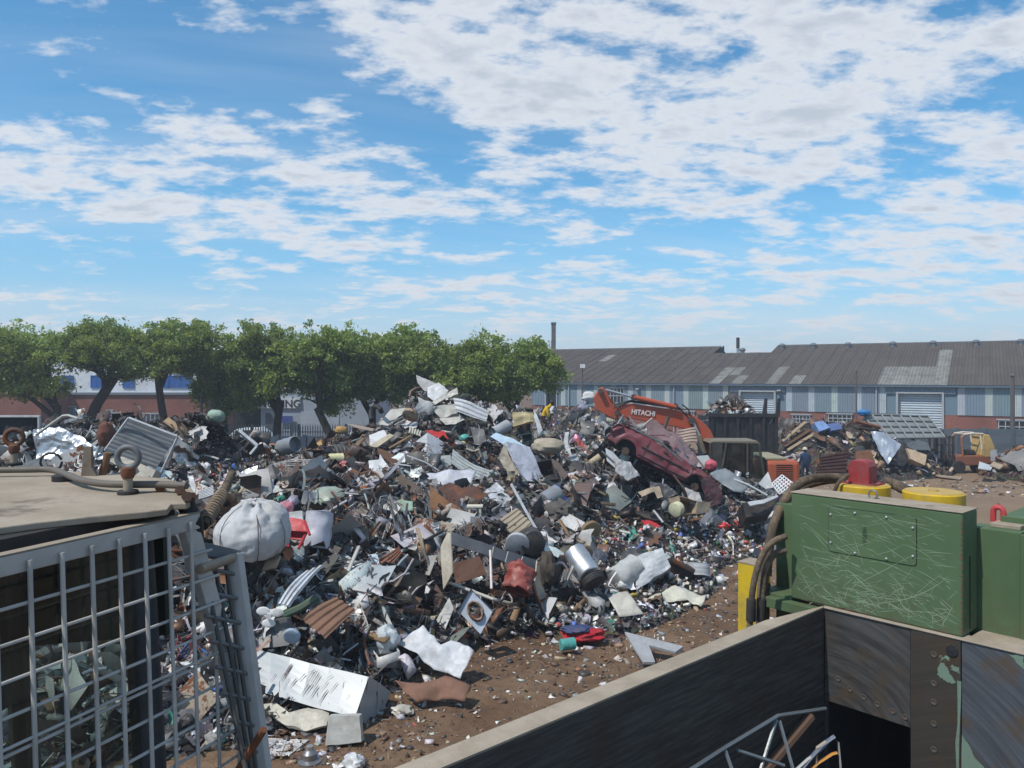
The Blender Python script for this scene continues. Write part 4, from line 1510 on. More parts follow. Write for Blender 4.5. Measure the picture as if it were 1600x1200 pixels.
# ---- the peak of the heap
sheet('scrap_sheet', 'grey sheet-metal panel sticking up as the very top of the heap', 'panel', [(650, 586), (681, 599), (674, 612), (663, 611), (652, 598)], (.40, .39, .38), tilt=.5, d=30.3, amp=.05, land='the topmost panel')
sheet('scrap_sheet', 'bright white folded panel just right of the topmost panel', 'panel', [(668, 606), (686, 598), (701, 611), (680, 627), (668, 620)], 'white', tilt=.9, d=30.0, amp=.10, rust=.1)
sheet('curved_sheet', 'white curled sheet edge at the right of the peak', 'sheet', [(714, 606), (716, 616), (698, 622), (680, 633), (675, 629), (692, 616)], 'offwhite', tilt=.6, d=29.6, amp=.10)
casing('appliance_casing', 'dirty off-white appliance casing crushed below the peak', 'appliance', [(676, 636), (711, 630), (715, 645), (688, 655)], 'offwhite', .7, rust=.35, tilt=.4, d=29.0, dent=.08, land='the off-white casing below the peak')
sheet('scrap_sheet', 'white flap with a brown edge under the off-white casing', 'panel', [(686, 655), (718, 647), (726, 656), (712, 663), (696, 663)], 'offwhite', rust=.35, tilt=1.5, d=28.8)
ribbed('ribbed_sheet', 'long grey ribbed panel sloping down to the right from the peak', 'panel', [(708, 622), (764, 641), (760, 660), (713, 644)], (.44, .46, .48), 3, tilt=.9, d=28.9, amp=.05, rust=.08, land='the long ribbed panel')
sheet('scrap_sheet', 'long pale sheet lying left of the peak with a brown lower edge', 'sheet', [(610, 640), (639, 637), (622, 652), (606, 666), (592, 664)], 'offwhite', tilt=1.0, d=28.8, rust=.25, land='the pale sheet left of the peak')
for i, (a, b_) in enumerate((((598, 668), (672, 628)), ((604, 660), (660, 632)), ((616, 664), (680, 630)))):
    rod('metal_strip', ('lowest', 'topmost', 'middle')[i] + ' of three thin metal strips slanting up to the peak', 'strip', [(*a, 0), (*b_, .4)], .03, 'lgrey', d=28.6, flat=.4)
drum('drum_lid', 'round rusty lid below the left side of the peak', 'lid', (640, 650), (642, 646), 12, 'tan', rust=.6, d=28.4, dd=.10, dent=.03)
rod('black_hoop', 'black hoop on the left shoulder of the peak', 'hoop', [(588 + 9 * math.cos(a * .5), 648 + 13 * math.sin(a * .5), .2 * math.sin(a)) for a in range(5, 13)], .09, 'black', 'k', d=28.6)
rod('dark_arch', 'dark arched trim standing behind the left of the peak', 'hoop', [(640, 620, 0), (642, 612, .1), (650, 607, .2), (660, 606, .3), (664, 612, .3)], .07, 'brown', 'p', d=30.2)
casing('appliance_sheet', 'white square panel with a dark stain left under the peak', 'panel', [(577, 680), (600, 671), (606, 682), (578, 696)], 'white', .25, rust=.3, tilt=1, d=27.4)
sheet('board', 'cream board with rust stains left below the peak', 'board', [(577, 698), (609, 679), (616, 682), (589, 701)], 'cream', 'w', tilt=1.2, d=27.0, thick=.05, amp=.02)
sheet('plank', 'pale pinkish plank pointing left from the heap over the brown heap', 'plank', [(541, 662), (556, 664), (585, 670), (583, 674), (558, 669)], (.5, .40, .33), 'w', tilt=.2, d=28.6, thick=.06, amp=.01)
sheet('folded_sheet', 'left half of the pale tent-shaped panel in the middle of the heap', 'panel', [(648, 692), (668, 676), (667, 713), (655, 702)], (.46, .48, .50), tilt=1.0, yaw=-1.0, amp=.02, rust=.05, land='the tent-shaped panel')
sheet('folded_sheet', 'right half of the pale tent-shaped panel in the middle of the heap', 'panel', [(668, 676), (692, 691), (695, 712), (667, 713)], (.40, .42, .45), tilt=1.0, yaw=.8, amp=.02, rust=.05)
casing('metal_casing', 'grey-green ribbed slab right under the tent-shaped panel', 'casing', [(666, 714), (704, 711), (705, 727), (668, 728)], (.34, .38, .37), .35, rust=.1, tilt=.5)
ribbed('ribbed_sheet', 'long grey-green corrugated strip running down right of the tent-shaped panel', 'panel', [(708, 702), (780, 741), (768, 757), (704, 722)], (.36, .40, .39), 4, tilt=1.4, amp=.05, rust=.08, land='the grey-green corrugated strip')
sheet('crumpled_sheet', 'wide white crumpled sheet below the tent-shaped panel', 'sheet', [(648, 746), (668, 741), (697, 738), (724, 733), (744, 734), (736, 757), (705, 755), (676, 763), (652, 757)], (.50, .52, .57), tilt=1.0, amp=.10, rust=.05, lift=.5, land='the wide white crumpled sheet', soft=True)
lump('plastic_bowl', 'turquoise plastic bowl in the dark hollow right of the tent-shaped panel', 'bowl', (726, 685), 9, 7, 'teal', 'l', .05)
lump('plastic_pot', 'small yellow pot just below the turquoise bowl', 'pot', (723, 694), 6, 5, 'yellow', 'l', .1)
sheet('red_cloth', 'crumpled red cloth in the dark hollow above the tent-shaped panel', 'cloth', [(664, 673), (680, 671), (694, 674), (700, 684), (712, 694), (703, 698), (690, 688), (676, 680)], 'red', 'c', tilt=1.2, amp=.16, rust=0, soft=True, land='the red cloth')
sheet('board', 'dark rectangular board right of the turquoise bowl', 'board', [(735, 668), (756, 671), (760, 690), (742, 696)], 'dgrey', tilt=.6, thick=.04, rust=.1)
ribbed('ribbed_sheet', 'short striped grey-green ribbed offcut above the red cloth', 'panel', [(640, 668), (664, 676), (661, 684), (638, 677)], (.42, .42, .34), 6, tilt=.8, along=1, amp=.05)
sheet('scrap_sheet', 'white torn block-shaped sheet left of the wide white crumpled sheet', 'sheet', [(576, 720), (592, 718), (594, 710), (600, 719), (609, 732), (599, 745), (578, 743)], 'white', tilt=.7, amp=.05, rust=.08, lift=.4, land='the white torn sheet')
sheet('plank', 'dark brown beam slanting down left of the tent-shaped panel', 'beam', [(590, 702), (604, 706), (630, 722), (616, 729), (592, 712)], 'brown', 'w', tilt=.6, thick=.12, amp=.02, lift=.5)
rod('metal_strip', 'long thin grey channel passing under the tent-shaped panel', 'strip', [(636, 712, 0), (664, 722, -.1), (690, 738, -.2)], .06, 'lgrey', lift=.6, flat=.4)
rod('metal_strip', 'bent pale channel left of the wide white crumpled sheet', 'strip', [(616, 725, 0), (640, 728, 0), (668, 727, 0)], .07, 'grey', lift=.5, flat=.5)
rod('hose', 'cream bent hose right of the red cloth', 'hose', [(728, 701, 0), (740, 706, 0), (748, 702, 0), (752, 712, 0), (747, 722, 0)], .045, 'beige', 'l', lift=.4)
# ---- right of the peak
drum('rolled_sheet', 'grey rolled sheet right of the long ribbed panel', 'roll', (772, 676), (795, 664), 9, (.33, .35, .37), rust=.05, dd=.3, d=27.6, hollow=True)
sheet('scrap_sheet', 'pale blue-white long panel running into the crushed fridge', 'panel', [(766, 682), (775, 676), (800, 685), (827, 700), (815, 709), (790, 697)], 'sky', tilt=.9, amp=.03, d=26.6)
sheet('crushed_fridge', 'tall crushed white fridge cabinet bent in the middle of the heap', 'fridge', [(790, 691), (809, 695), (826, 699), (836, 722), (846, 745), (845, 756), (822, 753), (801, 722)], 'lilac', tilt=.7, yaw=.8, amp=.04, d=25.2, thick=.06, rust=.03, land='the tall crushed white fridge')
sheet('fridge_liner', 'beige open inner side of the tall crushed white fridge', 'panel', [(790, 692), (801, 722), (821, 753), (816, 772), (806, 758), (792, 735), (780, 716)], 'beige', tilt=.3, yaw=-1.4, amp=.06, d=25.4, rust=.1)
casing('metal_bin', 'dark brown metal bin lying right of the tall crushed white fridge', 'bin', [(834, 722), (862, 717), (872, 748), (841, 752)], (.05, .04, .038), .9, 'r', tilt=.8, d=25.0, open_=True, land='the dark metal bin')
sheet('metal_sheet', 'curved brown sheet joined to the dark metal bin', 'sheet', [(862, 717), (874, 724), (888, 742), (880, 752), (869, 752)], (.11, .085, .075), 'r', tilt=.8, d=24.8, amp=.05)
lump('mattress', 'rolled dirty beige mattress right above the dark metal bin', 'mattress', (856, 697), 25, 13, 'beige', 'c', .18, 2.0, d=26.4, land='the rolled mattress')
sheet('curved_sheet', 'white curved car trim standing right of the rolled mattress', 'trim', [(883, 676), (889, 675), (887, 692), (893, 710), (903, 725), (894, 716), (884, 703), (880, 692)], 'white', tilt=.5, amp=.04, rust=0, land='the white curved trim')
sheet('car_sheet', 'crumpled red-brown sheet right of the white curved trim', 'panel', [(899, 685), (909, 688), (917, 697), (923, 707), (914, 709), (903, 699)], (.30, .06, .04), tilt=.8, amp=.12, rust=.1)
casing('sofa_part', 'torn cream sofa base standing on the crest right of the ribbed panel', 'sofa', [(801, 644), (832, 644), (834, 658), (802, 666)], (.60, .50, .28), .5, 'c', tilt=.2, d=30.2, dent=.10, land='the cream sofa base')
sheet('curved_sheet', 'white curved blade standing up right of the cream sofa base', 'trim', [(834, 639), (839, 649), (846, 667), (848, 672), (841, 679), (838, 664), (834, 652)], 'white', tilt=.3, amp=.05, d=29.8, rust=0)
casing('crate', 'dark green plastic crate under the cream sofa base', 'crate', [(815, 679), (831, 677), (833, 691), (817, 693)], (.012, .05, .04), .4, 'l', tilt=.3, d=28.2, open_=True)
lump('bag', 'bulging white sack at the top left of the excavator arm', 'bag', (921, 621), 12, 9, 'white', 'c', .25, d=34.4, land='the white sack')
lump('bag', 'bluish grey bag just under the white sack', 'bag', (911, 636), 8, 10, (.30, .32, .42), 'c', .3, d=34.0)
sheet('metal_sheet', 'bent grey sheet below the bluish bag', 'sheet', [(906, 653), (918, 646), (928, 655), (935, 663), (918, 664)], (.25, .28, .31), tilt=.9, d=32.5, amp=.1)
sheet('board', 'beige crumpled sheet below the tip of the excavator arm', 'sheet', [(929, 654), (943, 646), (958, 652), (965, 660), (940, 661)], 'beige', 'c', tilt=1.0, d=31.8, amp=.1)
rod('wire_hoop', 'white oval hoop in the metal tangle left of the red car', 'hoop', [(908 + 14 * math.cos(a * .7), 716 + 7 * math.sin(a * .7), .15 * math.sin(a * .7)) for a in range(9)], .05, 'beige', lift=.5)
sheet('appliance_sheet', 'flat white appliance side under the front of the red car', 'panel', [(946, 700), (958, 707), (971, 721), (964, 734), (948, 720)], 'lgrey', tilt=.6, d=24.6, amp=.02, rust=.05)
# ---- under and right of the car
casing('cardboard_carton', 'brown open carton under the tail of the red car', 'box', [(1060, 774), (1090, 783), (1088, 803), (1068, 804)], 'tan', .5, 'w', tilt=.4, yaw=.5, d=23.0, dent=.05, open_=True, land='the brown carton')
sheet('carton_sheet', 'brown side flap of the open carton under the red car', 'carton', [(1089, 784), (1110, 785), (1107, 800), (1088, 804)], (.30, .25, .18), 'w', tilt=.4, yaw=1.0, d=23.0, amp=.03)
drum('round_disc', 'pale yellow-green round appliance lid left of the brown carton', 'lid', (1054, 797), (1060, 794), 11, (.55, .55, .36), rust=.1, dd=.15, d=22.8)
sheet('arched_sheet', 'brown arched panel left of the pale round lid', 'panel', [(996, 769), (1014, 763), (1030, 760), (1036, 776), (1028, 779), (1022, 768), (1004, 776)], 'tan', tilt=.6, d=23.4, amp=.05)
sheet('padded_board', 'black-edged red panel lying on the bright litter below the red car', 'panel', [(983, 801), (1010, 801), (1027, 805), (1041, 817), (1022, 815)], 'black', 'l', tilt=1.5, amp=.03, thick=.05, land='the black-edged red panel')
sheet('red_sheet', 'red under-side of the black-edged panel on the bright litter', 'panel', [(1002, 812), (1020, 814), (1036, 825), (1026, 828), (1006, 822)], (.45, .02, .03), 'l', tilt=1.0, amp=.02, rust=0)
lump('bag', 'small bright red bag on the litter left of the green machine', 'bag', (1131, 822), 10, 5, (.6, .03, .04), 'l', .15, land='the bright red bag')
for i, (dx_, dy_) in enumerate(((0, 0), (4, 3))):
    pass
wr = empty('wire_rack', P(1222, 757, 24.6), 0, 'white wire rack leaning behind the green machine housing', 'rack')
for i in range(6):
    u = i / 5
    a, b_ = Vector((1206, 756, 0)).lerp(Vector((1222, 742, 0)), u), Vector((1218, 772, 0)).lerp(Vector((1240, 756, 0)), u)
    MB().tube([P(a.x, a.y, 24.8 + u * .4) - wr.location, P(b_.x, b_.y, 24.2 + u * .4) - wr.location], .022, 5).build('wire', M_PAINT, wr, col=(.75, .76, .77, .05))
    a, b_ = Vector((1206, 756, 0)).lerp(Vector((1218, 772, 0)), u), Vector((1222, 742, 0)).lerp(Vector((1240, 756, 0)), u)
    MB().tube([P(a.x, a.y, 24.76 - u * .6) - wr.location, P(b_.x, b_.y, 25.16 - u * .6) - wr.location], .022, 5).build('wire', M_PAINT, wr, col=(.75, .76, .77, .05))
sheet('appliance_sheet', 'white triangular torn panel left of the wire rack', 'panel', [(1185, 756), (1200, 737), (1208, 762), (1196, 764)], 'white', tilt=.4, d=25.0, amp=.03, rust=.03)
casing('black_box', 'large black box with a pale lid edge left of the green machine housing', 'box', [(1160, 786), (1216, 776), (1206, 800), (1166, 809)], 'black', .7, 'l', tilt=.6, d=23.6, land='the large black box')
sheet('metal_strip', 'white flat strip along the top edge of the large black box', 'strip', [(1168, 785), (1190, 782), (1214, 774), (1216, 777), (1192, 788), (1172, 791)], 'lgrey', tilt=1.2, d=23.4, amp=.03, thick=.03)
sheet('car_bonnet', 'curved dark grey car bonnet right of the tail of the red car', 'car part', [(1108, 742), (1120, 734), (1133, 731), (1152, 744), (1171, 760), (1160, 771), (1146, 770), (1126, 755)], (.20, .23, .25), tilt=.8, d=25.4, amp=.10, rust=.08, soft=True, land='the curved grey bonnet')
lump('bag', 'red and white striped bag behind the tail of the red car', 'bag', (1111, 727), 9, 9, (.5, .09, .12), 'l', .2, d=26.8)
rod('metal_strip', 'long pale pole running down right of the curved grey bonnet', 'pole', [(1143, 747, .3), (1170, 758, 0), (1199, 774, -.3)], .035, 'lgrey', d=25.2)
rod('metal_strip', 'short white bar standing left of the pale round lid', 'bar', [(1021, 797, 0), (1036, 816, -.2)], .05, 'white', d=22.6, flat=.4)
ribbed('crumpled_sheet', 'pinkish brown wrinkled sheet under the excavator arm', 'sheet', [(1058, 672), (1086, 668), (1090, 692), (1062, 694)], (.34, .25, .20), 5, tilt=.8, d=28.2, bend=.12)
# ---- middle of the heap
lump('crushed_tank', 'pale sage green crushed water tank left of the middle of the heap', 'tank', (511, 782), 31, 20, 'sage', 'l', .22, 1.4, land='the sage green tank', depth=.5)
drum('plastic_bin', 'white plastic bin standing right of the red plastic chair', 'bin', (492, 858), (500, 800), 22, 'lilac', 'l', 0, dd=.25, d=15.9, dent=.07, land='the white plastic bin')
sheet('scrap_sheet', 'big rusty brown sheet in the middle of the heap', 'sheet', [(672, 756), (683, 770), (700, 782), (728, 800), (712, 812), (690, 815), (673, 812), (671, 785)], (.21, .10, .045), 'r', tilt=.7, amp=.04, rust=.4, lift=.5, land='the big rusty sheet')
sheet('scrap_sheet', 'dark rusty folded sheet behind the big rusty sheet', 'sheet', [(684, 762), (702, 753), (722, 762), (742, 760), (760, 772), (744, 790), (728, 800), (702, 784)], (.085, .04, .028), 'r', tilt=1.0, amp=.08, rust=.5, lift=.4)
sheet('scrap_sheet', 'long dark brown bent sheet left of the big rusty sheet', 'sheet', [(607, 760), (626, 743), (650, 758), (672, 776), (662, 793), (634, 776)], (.10, .075, .055), 'r', tilt=1.2, amp=.06, lift=.4)
sheet('striped_cloth', 'green and white striped cloth left of the big rusty sheet', 'cloth', [(608, 786), (626, 781), (645, 784), (646, 799), (628, 800), (610, 805)], (.30, .42, .33), 'c', tilt=.6, amp=.08, rust=0, soft=True)
lump('rusty_chunk', 'orange rusty chunk right of the sage green tank', 'chunk', (568, 767), 11, 7, (.36, .11, .03), 'r', .3)
lump('bag', 'dusty pink bag between the bulk bag and the sage green tank', 'bag', (447, 793), 12, 11, 'pink', 'c', .25, d=16.2)
casing('small_appliance', 'small white box with a dark screen on the red plastic chair', 'box', [(451, 800), (472, 798), (473, 812), (453, 813)], 'white', .25, 'l', tilt=.3, d=15.9, dent=.03)
rc = empty('plastic_chair', P(462, 835, 15.3), 0, 'broken red plastic chair between the bulk bag and the white bin', 'chair')
for nm, pts in (('seat', [(437, 806), (476, 814), (482, 832), (446, 830)]), ('backrest', [(440, 830), (478, 832), (476, 846), (448, 842)])):
    o = sheet(nm, None, None, pts, (.45, .02, .03), 'l', 0, tilt=.9, d=15.3, amp=.03, thick=.03)
    o.parent = rc
    o.matrix_parent_inverse = Matrix.Translation(-rc.location)
for a, b_ in (((480, 830), (466, 858)), ((476, 814), (484, 836)), ((448, 838), (450, 856)), ((440, 808), (444, 846))):
    o = MB().tube([P(*a, 15.25) - rc.location, P(*b_, 15.05) - rc.location], .03, 6).build('leg', M_PLAST, rc, col=(.45, .02, .03, 0))
LAND.append((462, 835, 'the red plastic chair'))
sheet('plank', 'long white board pointing down to the right below the white bin', 'board', [(518, 864), (527, 859), (552, 876), (583, 893), (570, 901), (540, 882)], 'white', tilt=1.2, thick=.05, amp=.015, rust=.12, land='the long white board')
sheet('scrap_sheet', 'small pale blue panel right of the long white board', 'panel', [(571, 868), (590, 865), (593, 881), (578, 889)], 'sky', tilt=.7, rust=.25)
ribbed('corrugated_sheet', 'rust-red folded corrugated piece right of the pale blue panel', 'sheet', [(592, 872), (624, 855), (628, 866), (602, 897)], (.24, .10, .06), 4, 'r', tilt=1.2)
ribbed('corrugated_sheet', 'grey corrugated sheet below the bulk bag', 'sheet', [(434, 945), (475, 895), (507, 884), (452, 950)], (.50, .53, .56), 3, 'p', tilt=1.1, rust=.02, d=13.6, land='the grey corrugated sheet')
ribbed('corrugated_sheet', 'brown rusty corrugated sheet above the white freezer', 'sheet', [(468, 966), (524, 933), (556, 955), (508, 999)], (.20, .11, .07), 4, 'r', tilt=1.2, along=0, d=13.5, land='the brown corrugated sheet')
sheet('speckled_sheet', 'white panel with black specks left of the brown wall panel', 'panel', [(636, 901), (652, 894), (672, 921), (664, 940), (654, 934)], (.55, .57, .58), tilt=.8, rust=.3, amp=.03)
sheet('scrap_sheet', 'brown square sheet left of the washing machine front', 'sheet', [(664, 934), (681, 912), (695, 934), (680, 959)], (.08, .05, .042), 'r', tilt=.8, amp=.03)
sheet('speckled_sheet', 'speckled grey panel directly left of the washing machine front', 'panel', [(681, 970), (702, 934), (709, 951), (696, 984)], (.46, .46, .44), tilt=.6, rust=.35, amp=.03)
# washing machine front with its round hole
wf = empty('washing_machine_front', P(743, 955, 15.0), 0, 'pale blue washing machine front with a round hole at the foot of the heap', 'appliance')
Q, _ = plane_pts([(716, 955), (736, 920), (770, 955), (751, 991)], 15.0, .35, 0, 0)
c0 = sum(Q, Vector()) / 4
ex, ey = (Q[2] - Q[0]) / 2, (Q[1] - Q[3]) / 2
nz_ = ex.cross(ey).normalized()
mb = MB()
n_ = 32
ring, outer = [], []
for i in range(n_):
    a = 2 * math.pi * i / n_
    ca, sa = math.cos(a), math.sin(a)
    k = 1 / (abs(ca) + abs(sa))
    outer.append(c0 + ex * ca * k + ey * sa * k)
    ring.append(c0 + (ex * ca + ey * sa) * .40 * (1 + .05 * mnoise.noise(Vector((ca * 2, sa * 2, 4)))))
mb.add([p - wf.location for p in outer + ring] + [p - wf.location + nz_ * .06 for p in outer] + [p - wf.location - nz_ * -.10 for p in ring],
       [(i, (i + 1) % n_, n_ + (i + 1) % n_, n_ + i) for i in range(n_)] + [(i, 2 * n_ + i, 2 * n_ + (i + 1) % n_, (i + 1) % n_) for i in range(n_)] + [(n_ + i, n_ + (i + 1) % n_, 3 * n_ + (i + 1) % n_, 3 * n_ + i) for i in range(n_)])
mb.build('panel', M_PAINT, wf, col=(.42, .47, .54, .12))
MB().tube([p - wf.location - nz_ * .01 for p in ring], .035, 7, closed=True).build('rim', M_PAINT, wf, col=(.30, .22, .17, .6), autosmooth=True)
HERO_BOX.append((716, 770, 920, 991))
LAND.append((743, 955, 'the washing machine front'))
sheet('bent_sheet', 'large bright white bent sheet lying on the earth at the foot of the heap', 'sheet', [(620, 1004), (640, 990), (660, 978), (676, 994), (690, 1008), (704, 1001), (718, 1004), (741, 1018), (730, 1040), (721, 1063), (700, 1050), (678, 1046), (650, 1022)], (.55, .57, .59), tilt=.8, amp=.11, d=13.9, rust=.02, thick=.01, soft=True, cuts=7, land='the bright white bent sheet')
sheet('bent_sheet', 'rusty curled sheet lying on the bare earth below the white bent sheet', 'sheet', [(618, 1064), (655, 1067), (697, 1058), (736, 1070), (728, 1099), (690, 1090), (650, 1098)], (.20, .105, .07), 'r', tilt=1.0, amp=.12, d=12.75, rust=.3, thick=.01, soft=True, cuts=7, land='the rusty curled sheet')
lump('orange_plastic', 'crushed orange plastic tray left of the washing machine front', 'tray', (717, 993), 12, 7, (.50, .09, .03), 'l', .3)
lump('plastic_sack', 'clear plastic sack with blue lettering above the white bent sheet', 'bag', (604, 1000), 18, 24, (.50, .55, .57), 'l', .25, d=14.0, land='the lettered plastic sack')
# ---- white freezer at the foot of the heap
fz = empty('chest_freezer', P(490, 1090, 12.2), 0, 'long white freezer on its side with dark drips running down the front', 'freezer')
M_FRZ, t, b = material('stained white enamel')
v, _ = coords(t, False)
sv = t.mapping(v, scale=(11, 3, 1.1), rot=(0, math.radians(14), 0))
n1 = t.noise(sv, 1.6, 3, .6)
n2 = t.noise(v, 3.0, 4, .6)
n3 = t.noise(v, 1.1, 4, .6)
c = t.mix(t.ramp(n2, .45, .75, 0, .35), (.33, .36, .37), (.25, .265, .255))
c = t.mix(t.math('MULTIPLY', t.ramp(n1, .63, .68), t.ramp(n3, .44, .56)), c, (.05, .022, .025))
t.l.new(c, b.inputs['Base Color'])
b.inputs['Roughness'].default_value = .35
Q, _ = plane_pts([(396, 1014), (576, 1058), (553, 1121), (392, 1078)], 12.3, .75, -.25, 0)
n = (Q[1] - Q[0]).cross(Q[3] - Q[0]).normalized()
n = n if n.y > 0 else -n
o = casing('cabinet', None, None, [(396, 1014), (576, 1058), (553, 1121), (392, 1078)], 'white', d=12.3, tilt=.75, yaw=-.25, dent=.016, lift=0, push=n * .62 + Vector((.10, .25, -.1)))
o.data.materials.clear()
o.data.materials.append(M_FRZ)
o.parent = fz
o.matrix_parent_inverse = Matrix.Translation(-fz.location)
MB().hexa([p - fz.location + Vector((0, .03, -.03)) for p in (Q[3], Q[2], Q[2] + Vector((0, .35, -.07)), Q[3] + Vector((0, .35, -.07)))], (0, .02, -.05)).build('shaded_underside', M_RUBBER, fz)  # black slab added as the shade along the freezer's lower edge
dr = random.Random(3)
for k in range(20):
    u0 = dr.uniform(.18, .80)
    v0 = dr.uniform(.12, .55)
    ln = dr.uniform(.10, .42)
    w_ = dr.uniform(.0016, .0042)
    vs = []
    for i in range(6):
        f = i / 5
        u = u0 - .045 * f + .0012 * math.sin(i * 2 + k)
        v_ = v0 + ln * f
        ww = w_ * (1.6 - 1.2 * f) * (.4 if i == 0 else 1)
        for sg in (-1, 1):
            p = Q[0].lerp(Q[1], u + sg * ww).lerp(Q[3].lerp(Q[2], u + sg * ww), min(v_, .97))
            vs.append(p - fz.location - n * .03)
    MB().add(vs, [(2 * i, 2 * i + 1, 2 * i + 3, 2 * i + 2) for i in range(5)]).build('drip_stain', M_PLAST, fz, col=(.055, .03, .035, 0))
HERO_BOX.append((390, 600, 1014, 1135))
LAND.append((490, 1075, 'the white freezer'))
sheet('freezer_lid', 'cream broken freezer door curling out below the white freezer', 'door', [(408, 1106), (432, 1101), (452, 1116), (482, 1110), (514, 1117), (511, 1137), (480, 1142), (452, 1139), (428, 1122)], (.46, .43, .35), 'p', tilt=1.0, amp=.07, d=11.9, rust=.05, thick=.05, land='the cream freezer door')
casing('control_box', 'off-white plastic box with a grey sticker at the corner of the freezer', 'box', [(513, 1119), (561, 1118), (565, 1160), (508, 1165)], (.46, .46, .42), .22, 'l', tilt=.25, d=11.6, dent=.03)
MB().hexa([P(524, 1140, 11.545), P(552, 1138, 11.555), P(552, 1152, 11.545), P(524, 1154, 11.535)], (0, .006, 0)).build('sticker', M_PLAST, bpy.data.objects['control_box'], col=(.36, .35, .32, 0)).matrix_parent_inverse = Matrix.Translation(-bpy.data.objects['control_box'].location)
ws = empty('wire_shelf', G(448, 1171), 0, 'white wire shelf lying flat on the earth left of the off-white box', 'shelf')
for i in range(15):
    u = i / 14
    a, b_ = G(414 + 36 * u * .2 + 5 * u, 1157 + 26 * u), G(482 - 30 * u, 1160 + 24 * u)
    MB().tube([a - ws.location + Vector((0, 0, .03)), b_ - ws.location + Vector((0, 0, .03))], .007, 5).build('wire', M_PAINT, ws, col=(.7, .7, .7, .1))
for u in (0, .5, 1):
    a, b_ = G(414 + 68 * u, 1157 + 3 * u), G(424 + 28 * u, 1184 + 0 * u)
    MB().tube([a - ws.location + Vector((0, 0, .04)), b_ - ws.location + Vector((0, 0, .04))], .010, 5).build('frame', M_PAINT, ws, col=(.6, .6, .6, .1))
mt = empty('motor', G(484, 1192), 0, 'small round metal motor lying on the earth near the bottom edge', 'motor')
MB().lathe([(.17, 0), (.17, .04), (.10, .06), (.10, .14), (.06, .19)], 18).build('housing', M_GALV, mt, col=(.3, .3, .3, .3), autosmooth=True)
MB().lathe([(.05, .19), (.05, .24)], 12).build('shaft', M_GALV, mt, col=(.5, .5, .5, .1))
MB().lathe([(.24, 0), (.24, .03)], 18, eul(8, 0, 0).to_4x4()).build('flange', M_RUST, mt, col=(.1, .07, .05, .5))
lump('bag', 'crumpled white plastic bag at the very bottom of the picture', 'bag', (552, 1192), 16, 13, 'white', 'l', .4, d=10.75)
lump('bag', 'crumpled white foil scrap beside the freezer corner', 'foil', (628, 1110), 17, 7, 'offwhite', 'l', .4, d=12.5)
fan = empty('fan_blades', P(421, 962, 13.0), 0, 'white fan with rounded blades above the left end of the freezer', 'fan')
for k in range(3):
    a = k * 2.1 + .4
    MB().ball((math.cos(a) * .13, 0, math.sin(a) * .13), .12, 12, 8, (1, .10, .62)).build('blade', M_PLAST, fan, col=(.74, .74, .72, 0), autosmooth=True)
MB().cyl((0, -.06, 0), (0, .05, 0), .05, n=12).build('hub', M_PLAST, fan, col=(.6, .6, .6, 0))
drum('pot_lid', 'round pale blue lid above the white freezer', 'lid', (455, 996), (457, 992), 13, (.33, .42, .52), rust=.1, dd=.06, d=13.0)
casing('small_appliance', 'small white cube with a black face above the white freezer', 'box', [(428, 968), (448, 966), (450, 984), (430, 986)], 'dgrey', .25, 'l', tilt=.2, d=13.1, dent=.02)
rod('green_tube', 'dark green tube pointing up right above the brown corrugated sheet', 'tube', [(443, 962, 0), (470, 950, .1), (496, 933, .25)], .075, (.06, .11, .075), 'l', d=13.7)
for i, (a, b_) in enumerate((((512, 928), (580, 944)), ((560, 918), (640, 896)), ((540, 940), (575, 968)), ((520, 1040), (560, 1005)), ((556, 1020), (588, 1012)), ((490, 1028), (548, 1032)))):
    rod('metal_tube', ('thin grey tube crossing above the brown corrugated sheet', 'long thin pale tube left of the speckled white panel', 'short grey tube right of the brown corrugated sheet', 'thin bent tube rising behind the white freezer',
                       'short pale tube left of the lettered plastic sack', 'thin tube lying along the back of the white freezer')[i], 'tube', [(*a, 0), ((a[0] + b_[0]) / 2, (a[1] + b_[1]) / 2 - 3, .1), (*b_, .2)], .022, 'lgrey', 'g', lift=.35)
# ---- centre right
ribbed('corrugated_sheet', 'tan corrugated asbestos sheet in the middle of the heap', 'sheet', [(728, 835), (806, 794), (831, 818), (778, 853)], (.33, .28, .21), 5, 'w', tilt=1.2, rust=0, land='the tan corrugated sheet')
bf = empty('bed_frame', P(770, 900, 17.0), 0, 'broken plastic-sided bed frame with beige end boards in the middle of the heap', 'bed')
for nm, pts, colr, mm, tl, yw, dd_ in (('side_tray', [(703, 831), (840, 877), (833, 892), (703, 850)], (.35, .32, .30), 'l', .3, 1.2, 17.3), ('end_board', [(701, 832), (706, 836), (708, 895), (694, 921), (690, 855)], (.58, .53, .43), 'w', .2, -1.5, 16.6),
                                       ('end_board', [(838, 876), (843, 886), (852, 940), (846, 952), (834, 912)], (.58, .53, .43), 'w', .2, 1.0, 17.2)):
    o = sheet(nm, None, None, pts, colr, mm, .05, tilt=tl, yaw=yw, d=dd_, amp=.015, thick=.03)
    o.parent = bf
    o.matrix_parent_inverse = Matrix.Translation(-bf.location)
for i in range(1, 6):
    u = i / 6
    a, b_ = P(703 + 137 * u, 831 + 46 * u, 17.15 + (u - .5) * 1.3), P(703 + 130 * u, 850 + 42 * u, 17.08 + (u - .5) * 1.3)
    MB().tube([a - bf.location, b_ - bf.location], .014, 5).build('rib', M_PLAST, bf, col=(.5, .48, .45, 0))
MB().tube([P(703, 911, 16.7) - bf.location, P(770, 936, 16.4) - bf.location, P(846, 955, 16.9) - bf.location], .035, 7).build('rail', M_PAINT, bf, col=(.5, .47, .42, .2))
